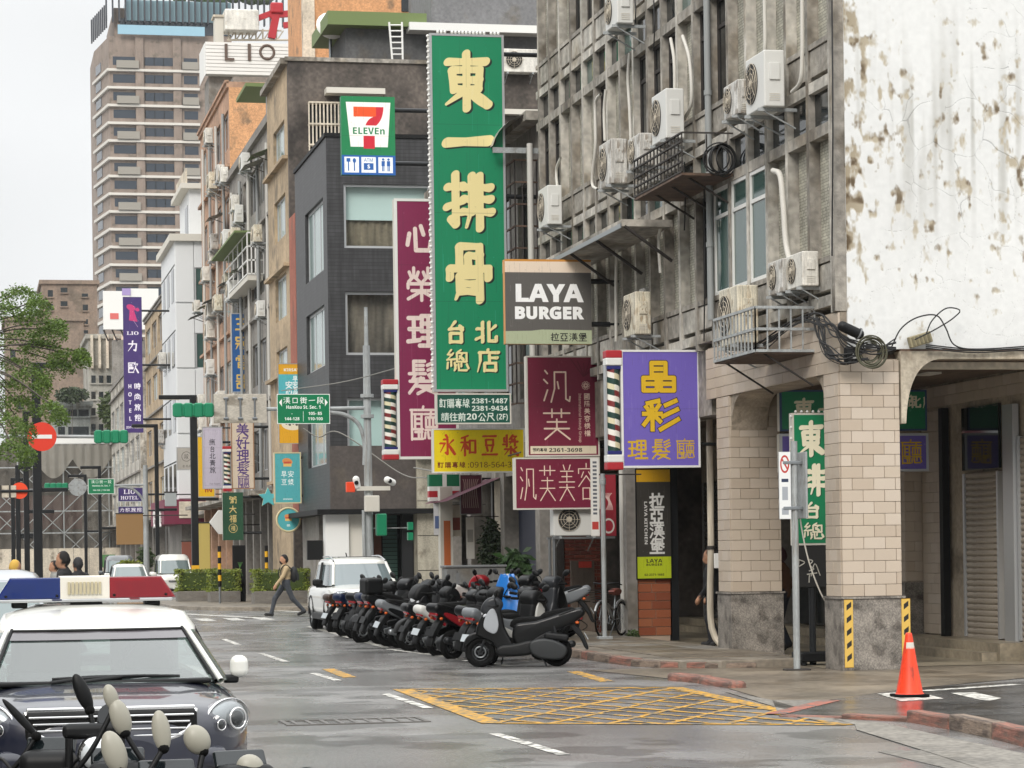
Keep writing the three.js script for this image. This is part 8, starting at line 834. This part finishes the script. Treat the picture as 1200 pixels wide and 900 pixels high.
far({ name: 'soy_breakfast_sign', label: 'teal breakfast shop sign with burger drawing and outlined characters', rect: [321, 530, 353, 590], s: 87, arms: arm, frame: M(0xc9bd94, 0.5), draw: (x, w, h) => { x.fillStyle = '#4fa7ac'; x.fillRect(0, 0, w, h); x.fillStyle = '#d98c50'; x.beginPath(); x.ellipse(w * 0.5, h * 0.17, w * 0.2, h * 0.07, 0.2, 0, 7); x.fill(); x.fillStyle = '#c4503a'; x.fillRect(w * 0.36, h * 0.17, w * 0.28, h * 0.05); x.fillStyle = '#e0b86a'; x.fillRect(w * 0.34, h * 0.21, w * 0.32, h * 0.06); ink(x, '#e9f2ee'); line(x, '早安', w * 0.24, h * 0.36, w * 0.24, w * 0.27, 0.1); line(x, '豆漿', w * 0.24, h * 0.52, w * 0.24, w * 0.27, 0.09); latin(x, 'MORNING', w * 0.5, h * 0.93, h * 0.04); } });
far({ name: 'barber_shop_board', label: 'cream barber board with purple brush characters', rect: [271, 492, 298, 573], s: 98, arms: arm, frame: M(0x8f6d50, 0.6), draw: txt('#c9bba8', '#4a2f74', '美好理髮廳', 0.04, 0.6, 0.192, 0.1, 'brush') });
barberPole([261, 523, 271, 576], 98.1, 'slim striped barber pole beside the cream barber board');
far({ name: 'hostel_banner', label: 'pale lilac hostel banner with small dark characters', rect: [237, 500, 261, 573], s: 100, t: 0.06, arms: [[0.98, 0.5, 0.03]], draw: (x, w, h) => { x.fillStyle = '#b9b2c0'; x.fillRect(0, 0, w, h); x.strokeStyle = '#8d8798'; x.lineWidth = 3; x.strokeRect(w * 0.08, h * 0.04, w * 0.84, h * 0.92); ink(x, '#33303a'); column(x, '瘋台北青旅', w * 0.5, h * 0.19, w * 0.32, h * 0.115, 0.1); latin(x, 'Fun Taipei', w * 0.6, h * 0.93, h * 0.035, 'normal serif'); } });
far({ name: 'yellow_shop_sign', label: 'yellow upright shop sign half hidden by the lilac banner', rect: [231, 511, 252, 583], s: 104, arms: arm, draw: txt('#dcae16', '#a23e18', '永和大台前', 0.06, 0.5, 0.18, 0.14, 'round', 0.62) });
far({ name: 'porridge_sign', label: 'dark green porridge shop sign with gold characters and round seal', rect: [261, 577, 285, 633], s: 97, arms: arm, frame: M(0x1f4a34, 0.6), draw: (x, w, h) => { x.fillStyle = '#1c4a32'; x.fillRect(0, 0, w, h); ink(x, '#cdb678'); column(x, '粥大福', w * 0.5, h * 0.07, w * 0.38, h * 0.2, 0.13); x.lineWidth = 7; x.beginPath(); x.arc(w * 0.5, h * 0.76, w * 0.22, 0, 7); x.stroke(); glyph(x, '福', w * 0.38, h * 0.705, w * 0.24, h * 0.11, 0.13); } });
far({ name: 'round_logo_board', label: 'grey board with a round hand drawn emblem', rect: [207, 524, 228, 551], s: 120, arms: [[0.5, 0.6, 0.05]], draw: (x, w, h) => { x.fillStyle = '#a8a49c'; x.fillRect(0, 0, w, h); x.strokeStyle = '#54504c'; x.lineWidth = 8; x.beginPath(); x.arc(w * 0.55, h * 0.4, w * 0.28, 0, 7); x.stroke(); ink(x, '#54504c'); glyph(x, '段', w * 0.42, h * 0.28, w * 0.26, h * 0.24, 0.1); line(x, '台北店', w * 0.3, h * 0.78, w * 0.16, w * 0.19, 0.1); } });
{ const P = onS(338, 609, 87), g = thing('round_breakfast_sign', 'round teal breakfast sign with burger drawing', 'sign', P); const t = canvasTex(256, 256, (x, w) => { x.fillStyle = '#4fa7ac'; x.fillRect(0, 0, w, w); x.fillStyle = '#d98c50'; x.beginPath(); x.ellipse(128, 95, 45, 28, 0.2, 0, 7); x.fill(); x.fillStyle = '#c4503a'; x.fillRect(92, 98, 72, 20); x.fillStyle = '#e0b86a'; x.fillRect(90, 116, 76, 26); ink(x, '#e9f2ee'); latin(x, 'm', 128, 190, 44); }); mesh(g, 'rim', new THREE.TorusGeometry(0.4, 0.035, 8, 32), M(0xc9bd94, 0.5)); mesh(g, 'drum', new THREE.CylinderGeometry(0.4, 0.4, 0.16, 32).rotateX(Math.PI / 2).translate(0, 0, -0.09), mt.offWhite); mesh(g, 'printed_face', new THREE.CircleGeometry(0.385, 32), faceMat(t), [0, 0, 0.004]); mesh(g, 'mounting_arm', bar(V(0.3, 0.25, -0.08), V(1.2, 0.25, -0.08), 0.03), mt.iron);
  const q = onS(314, 583, 87.2), st = thing('star_sign', 'small teal star shaped sign beside the breakfast sign', 'sign', q); const pts = []; for (let i = 0; i < 10; i++) { const r = i % 2 ? 0.15 : 0.33, a = i * Math.PI / 5 + Math.PI / 2; pts.push([r * Math.cos(a), r * Math.sin(a)]); } mesh(st, 'star_plate', ext(pts, 0.05, 0.01), M(0x4fa7ac, 0.5)); mesh(st, 'star_rim', ext(pts.map((p) => [p[0] * 1.12, p[1] * 1.12]), 0.03).translate(0, 0, -0.03), M(0xc9bd94, 0.5)); mesh(st, 'mounting_arm', bar(V(0.1, 0, -0.02), V(0.5, 0, -0.02), 0.02), mt.iron);
  const w = onS(256, 612, 99), ws = thing('arrow_lightbox', 'small white arrow shaped lightbox beside the porridge sign', 'sign', w); mesh(ws, 'arrow_plate', ext([[-0.35, 0], [0, 0.45], [0.3, 0.45], [0.3, -0.45], [0, -0.45]], 0.1, 0.01), mt.white); mesh(ws, 'mounting_arm', bar(V(0.2, 0.3, 0.02), V(1.4, 0.3, 0.02), 0.03), mt.iron);
  for (const [i, [x, y, c, W, H2]] of [[239, 640, 0xb8a45a, 0.5, 1.9], [200, 585, 0x9aa0a0, 0.5, 0.6], [152, 620, 0x8a6a40, 1.2, 1.4], [296, 650, 0x8e8a84, 0.4, 2], [225, 660, 0x7a4434, 1.0, 2.2]].entries()) { const p = onS(x, y, 104 + i * 6), g2 = thing('shop_board', ['mustard yellow hanging shop board near the black lamp post', 'small grey meter board on the far front', 'brown shop board under the hotel sign', 'grey upright board beside the menu board', 'reddish timber board leaning at a far shop'][i], 'board', p); mesh(g2, 'board', rb(W, H2, 0.12, 0.02), M(c, 0.6)); mesh(g2, 'edge_trim', rb(W + 0.06, 0.06, 0.15, 0.01, 0, H2 / 2, 0), mt.iron); mesh(g2, 'fixing_arm', bar(V(0, H2 / 2 - 0.1, -0.05), V(2.6, H2 / 2 - 0.1, -0.05), 0.03), mt.iron); }
}
// ------------------------------------------------------------ plants
const leafShape = (() => { const g = new THREE.BufferGeometry(); g.setAttribute('position', new THREE.Float32BufferAttribute([0, 0, 0, 0.5, 0.24, 0.06, 1, 0, 0, 0.5, -0.24, 0.06], 3)); g.setAttribute('uv', new THREE.Float32BufferAttribute([0, 0, 0.5, 1, 1, 0, 0.5, 0], 2)); g.setIndex([0, 1, 2, 0, 2, 3]); g.computeVertexNormals(); return g; })();
const leafM = (c) => MP(c, 0.6, 0, { transmission: 0.25, thickness: 0, side: THREE.DoubleSide });
function leaves(parent, name, n, size, m, f, droop = 0.3) { const im = new THREE.InstancedMesh(leafShape, m, n), o = new THREE.Object3D(), c = new THREE.Color(); for (let i = 0; i < n; i++) { const p = f(i); o.position.set(p.x, p.y, p.z); o.rotation.set(rnd(-1, 1), rnd(0, 6.28), rnd(-0.7, 0.5) - droop); o.scale.setScalar(size * rnd(0.6, 1.3)); o.updateMatrix(); im.setMatrixAt(i, o.matrix); const k = rnd(0.6, 1.3); im.setColorAt(i, c.setRGB(k, k * rnd(0.92, 1.08), k * rnd(0.7, 1))); } im.name = name; im.castShadow = im.receiveShadow = true; parent.add(im); tag(im, undefined, undefined, undefined, 'stuff'); return im; }
const inBox = (x0, x1, y0, y1, z0, z1) => () => { const a = rnd(), e = () => 0.5 + (rnd() < 0.65 ? Math.sign(rnd(-1, 1)) * rnd(0.38, 0.52) : rnd(-0.5, 0.5)); return V(x0 + (x1 - x0) * e(), y0 + (y1 - y0) * Math.min(1, e()), z0 + (z1 - z0) * e()); };
for (const [i, [x0, x1, s]] of [[208, 255, 93], [246, 282, 90], [298, 365, 86]].entries()) { const a = onS(x0, 690, s).x, b = onS(x1, 690, s).x, t = onS(x0, 668, s).y, m = onS(x0, 693, s).y, g = thing('hedge_planter', ['clipped hedge in a concrete planter beside the striped lamp post', 'clipped hedge in a concrete planter beside the black menu board', 'long clipped hedge in a concrete planter behind the walking man'][i], 'planter', [0, 0, 0], 0, 'hedge planters'); mesh(g, 'planter_box', rb(b - a, m - 0.05, 1.0, 0.03, (a + b) / 2, (m + 0.05) / 2, -s - 0.5), G(106, 102, 96, { amp: 0.2, seed: 110 }, 2)); mesh(g, 'hedge_core', rb(b - a - 0.2, t - m - 0.1, 0.7, 0.1, (a + b) / 2, (t + m) / 2 - 0.05, -s - 0.5), M(0x3c4a1e, 0.95)); leaves(g, 'hedge_leaves', 2600, 0.09, leafM(0x7d8a34), inBox(a + 0.02, b - 0.02, m, t, -s - 0.95, -s - 0.05), 0); }
{ // street tree on the opposite side, branches reach into the picture
  const D = 60, P = (x, y, d = 0) => onD(x, y, D + d), g = thing('street_tree', 'feathery green street tree reaching over the opposite pavement', 'tree'); const base = P(-70, 640); base.y = 0; const top = P(-60, 420), br = []; mesh(g, 'trunk', tube([base, base.clone().lerp(top, 0.5).add(V(0.15, 0, 0)), top], 0.16, 9), mt.brown);
  const cl = [[24, 340, 20, 6], [45, 352, 12, 5], [8, 360, 14, 8], [38, 366, 16, 6], [58, 385, 16, 8], [66, 378, 10, 6], [22, 392, 24, 10], [48, 402, 18, 8], [80, 414, 20, 7], [95, 412, 8, 5], [70, 424, 14, 6], [18, 424, 24, 9], [36, 436, 18, 8], [12, 452, 22, 12], [50, 446, 8, 10], [20, 470, 18, 10], [8, 492, 16, 12], [28, 500, 12, 10], [60, 474, 12, 6], [70, 482, 8, 5], [14, 520, 14, 8], [32, 528, 8, 8]];
  for (const [i, c] of cl.entries()) { const e = P(c[0], c[1], hsh(i, 1, 7) * 3 - 1.5); br.push(tube([top, top.clone().lerp(e, 0.55).add(V(0, 0.25, 0)), e], 0.017, 5, 4)); } mesh(g, 'branches', br, mt.brown); const C = cl.map((c, i) => [P(c[0], c[1], hsh(i, 1, 7) * 3 - 1.5), c[2] / 38, c[3] / 42]); leaves(g, 'crown', 17000, 0.075, leafM(0x5c7628), (i) => { const [c, a, b] = C[Math.floor(rnd() * C.length)], t = rnd(0, 6.28), r = Math.sqrt(rnd()); return V(c.x + a * 1.0 * r * Math.cos(t), c.y + b * r * Math.sin(t) - 0.2 * r * r + rnd(-0.08, 0.08), c.z + rnd(-0.6, 0.6)); }, 0.35);
}
function bush(name, label, x, y, s, rx, ry, n, size, col, base) { const c = onS(x, y, s), g = thing(name, label, 'plant', [c.x, 0, c.z]), k = FOC / s / 1.02; const a = rx / k, b = ry / k; leaves(g, 'foliage', n, size, leafM(col), () => { const t = rnd(0, 6.28), u = rnd(-1, 1), r = Math.cbrt(rnd()); return V(a * r * Math.cos(t) * Math.sqrt(1 - u * u), c.y + b * r * u, a * 0.6 * r * Math.sin(t)); }); mesh(g, 'stem', [bar(V(0, 0, 0), V(0.05, c.y, 0), 0.03), bar(V(0.1, 0, 0.05), V(-0.15, c.y - b * 0.3, 0.1), 0.02)], mt.brown); if (base) mesh(g, 'pot', new THREE.LatheGeometry([[0.0, 0.12], [0.16, 0.12], [0.22, 0.5], [0.2, 0.5], [0.18, 0.46], [0, 0.46]].map((q) => new THREE.Vector2(...q)), 20), M(0x6a4a3a, 0.8)); return g; }
bush('climbing_plant', 'dense dark climbing plant hanging on the shophouse pier', 576, 648, 59, 14, 42, 1500, 0.12, 0x263a1c); bush('potted_shrub', 'broad leaved shrub in front of the navy door', 604, 665, 55, 16, 22, 420, 0.26, 0x34502a, true); bush('low_shrub', 'low bushy plant beside the brick pier', 644, 712, 50.2, 9, 18, 420, 0.16, 0x3c5430, true); bush('wall_weed', 'tuft of weeds at the foot of the drain pipes', 742, 745, 46.9, 6, 9, 160, 0.08, 0x4a6030); bush('distant_tree', 'distant tree top behind the hotel sign', 136, 480, 230, 18, 22, 1600, 0.5, 0x46552c); bush('roof_terrace_shrub', 'dark shrubs on a distant terrace', 84, 462, 275, 18, 8, 900, 0.5, 0x39472c); bush('far_roadside_shrub', 'green shrub beside a far shop post', 171, 655, 150, 8, 14, 500, 0.28, 0x3c4f28); bush('flower_bush', 'yellow green flowering bush by the far roadside', 150, 664, 125, 14, 8, 500, 0.2, 0x7a8428);

// ------------------------------------------------------------ people
function bodyGeo(bones, res = 64) { // bones: [a, b, ra, rb, colour]; one smooth surface in a 2.2 m cube around y = 0.95
  const mc = new MarchingCubes(res, new THREE.MeshStandardMaterial(), false, false, 60000), S = 1.1, k = 0.035; mc.isolation = 0; const ba = bones.map(([a, b, r, q]) => [a, b.clone().sub(a), r, q]);
  for (let z = 0; z < res; z++) for (let y = 0; y < res; y++) for (let x = 0; x < res; x++) { const px = (x - res / 2) / (res / 2) * S, py = (y - res / 2) / (res / 2) * S + 0.9, pz = (z - res / 2) / (res / 2) * S; let d = 9; for (const [a, v, r, q] of ba) { const ux = px - a.x, uy = py - a.y, uz = pz - a.z, t = Math.max(0, Math.min(1, (ux * v.x + uy * v.y + uz * v.z) / Math.max(1e-6, v.lengthSq()))), e = Math.hypot(ux - v.x * t, uy - v.y * t, uz - v.z * t) - (r + (q - r) * t), h = Math.max(0, k - Math.abs(d - e)) / k; d = Math.min(d, e) - h * h * k * 0.25; } mc.field[x + y * res + z * res * res] = -d; }
  mc.update(); const n = mc.count, P = new Float32Array(n * 3), N = new Float32Array(n * 3), C = new Float32Array(n * 3), p = V(0, 0, 0), col = new THREE.Color();
  for (let i = 0; i < n; i++) { p.set(mc.positionArray[i * 3] * S, mc.positionArray[i * 3 + 1] * S + 0.9, mc.positionArray[i * 3 + 2] * S); p.toArray(P, i * 3); for (let c = 0; c < 3; c++) N[i * 3 + c] = mc.normalArray[i * 3 + c]; let best = 9, bc_ = 0; bones.forEach(([a, b, r, q, c]) => { const v = b.clone().sub(a), u = p.clone().sub(a), t = Math.max(0, Math.min(1, u.dot(v) / Math.max(1e-6, v.lengthSq()))), e = u.sub(v.multiplyScalar(t)).length() - (r + (q - r) * t); if (e < best) { best = e; bc_ = c; } }); col.set(bc_).toArray(C, i * 3); }
  const g = new THREE.BufferGeometry(); g.setAttribute('position', new THREE.BufferAttribute(P, 3)); g.setAttribute('normal', new THREE.BufferAttribute(N, 3)); g.setAttribute('color', new THREE.BufferAttribute(C, 3)); return g;
}
const skinC = 0xb08468;
function person(label, pos, ry, { stride = 0.3, top = 0xb6a284, leg = 0x4a4f55, hair = 0x14100e, shoe = 0x202020, mask = 0, arm = 0.25, scale = 1, cap, res = 46 }) { // faces +x
  const b = [], v = V, sw = stride; b.push([v(0, 1.02, 0), v(0.0, 1.2, 0), 0.15, 0.155, top], [v(0, 1.2, 0), v(0.01, 1.38, 0), 0.155, 0.13, top], [v(0, 1.36, -0.13), v(0, 1.36, 0.13), 0.085, 0.085, top], [v(0.01, 1.42, 0), v(0.03, 1.52, 0), 0.055, 0.05, skinC], [v(0.05, 1.58, 0), v(0.055, 1.64, 0), 0.088, 0.095, skinC], [v(0.02, 1.66, 0), v(0.0, 1.62, 0), 0.1, 0.1, cap ?? hair], [v(0.04, 1.7, 0), v(0.02, 1.7, 0), 0.075, 0.08, cap ?? hair], [v(0.13, 1.595, 0), v(0.15, 1.575, 0), 0.018, 0.022, mask || skinC], [v(0.09, 1.54, 0), v(0.11, 1.55, 0), 0.055, 0.05, mask || skinC], [v(0.04, 1.61, 0.095), v(0.04, 1.58, 0.095), 0.018, 0.014, skinC], [v(0.04, 1.61, -0.095), v(0.04, 1.58, -0.095), 0.018, 0.014, skinC]);
  for (const k of [-1, 1]) { const f = k * sw, hip = v(0, 0.94, k * 0.085), knee = v(f * 0.7 + 0.06, 0.5 + 0.02 * Math.abs(f), k * 0.085), ank = v(f * 1.25 - (f < 0 ? 0.08 : 0.02), f < 0 ? 0.16 : 0.09, k * 0.08), toe = ank.clone().add(f < 0 ? v(0.15, -0.11, 0) : v(0.17, -0.03, 0)); b.push([hip, knee, 0.098, 0.07, leg], [knee, ank, 0.07, 0.055, leg], [ank.clone().add(v(-0.03, -0.04, 0)), toe, 0.048, 0.042, shoe]); const sh = v(0, 1.37, k * 0.18), el = v(-f * arm * 2 - 0.03, 1.12, k * 0.225), wr = v(-f * arm * 2 + 0.14, 0.92, k * 0.2), hd = wr.clone().add(v(0.04, -0.08, 0)); b.push([sh, el, 0.068, 0.055, top], [el, wr, 0.055, 0.042, top], [wr, hd, 0.034, 0.036, skinC]); for (let i = 0; i < 4; i++) b.push([hd.clone().add(v(0.012 * (i - 1.5), 0, 0)), hd.clone().add(v(0.014 * (i - 1.5) + 0.02, -0.075 + 0.008 * Math.abs(i - 1.5), -k * 0.02)), 0.012, 0.01, skinC]); b.push([hd.clone().add(v(0.02, 0.03, 0)), hd.clone().add(v(0.06, -0.03, -k * 0.01)), 0.013, 0.011, skinC]); }
  b.push([v(0, 0.98, -0.06), v(0, 0.98, 0.06), 0.125, 0.125, leg]); const g = thing('person', label, 'person', pos, ry); g.scale.setScalar(scale); const m = mesh(g, 'body', bodyGeo(b, res), M(0xffffff, 0.8, 0, { vertexColors: true })); return g;
}
{
  const p = onG(335, 722); person('man in a beige jacket and grey trousers striding across the junction, black mask', [p.x, 0, p.z], Math.PI + 0.12, { stride: 0.34, top: 0xa89472, leg: 0x3c4046, mask: 0x101010, scale: 1.0, res: 76 });
  const bp = thing('backpack', 'black backpack on the back of the striding man', 'backpack', [p.x, 0, p.z], Math.PI + 0.12); mesh(bp, 'pack', new THREE.SphereGeometry(1, 18, 14).scale(0.12, 0.23, 0.15).translate(-0.25, 1.2, 0), M(0x17191b, 0.7)); mesh(bp, 'front_pocket', rb(0.08, 0.2, 0.2, 0.03, -0.35, 1.12, 0), M(0x1d2022, 0.7)); for (const k of [-1, 1]) mesh(bp, 'strap', tube([V(-0.16, 1.36, k * 0.1), V(0.02, 1.47, k * 0.1), V(0.15, 1.34, k * 0.11), V(0.13, 1.12, k * 0.13), V(-0.12, 1.04, k * 0.14)], 0.018, 5), M(0x17191b, 0.7));
  const at = (x, s) => { const q = onS(x, 660, s); return [q.x, 0, -s]; }; person('man in a dark jacket walking past the far side, bare headed', at(76, 46), Math.PI - 0.4, { stride: 0.2, top: 0x1e1d1f, leg: 0x22242a, scale: 1.06 }); person('person in a dark jacket with a grey cap behind the bare headed man', at(92, 54), Math.PI - 1.2, { stride: 0.15, top: 0x1c1b1d, leg: 0x22242a, cap: 0x2a2a2c, scale: 1.0 }); person('rider in black with a yellow helmet beside the silver car', at(16, 50), 0.4, { stride: 0.08, top: 0x202022, leg: 0x22242a, cap: 0xc9a24a, scale: 0.98 }); person('distant bareheaded person between the pedestrians', at(65, 62), Math.PI, { stride: 0.2, top: 0x8a8a86, leg: 0x22242a, scale: 0.96 }); person('person in black half hidden behind the second arcade column', at(834, 44), 2.6, { stride: 0.05, top: 0x121316, leg: 0x14161c, scale: 1.0 }); person('person in a brown jacket with a dark red helmet inside the arcade', at(916, 41.6), 2.4, { stride: 0.05, top: 0x5a3c24, leg: 0x1a1e2a, cap: 0x3a1820, scale: 1.0 });
}
renderer.render(scene, camera);
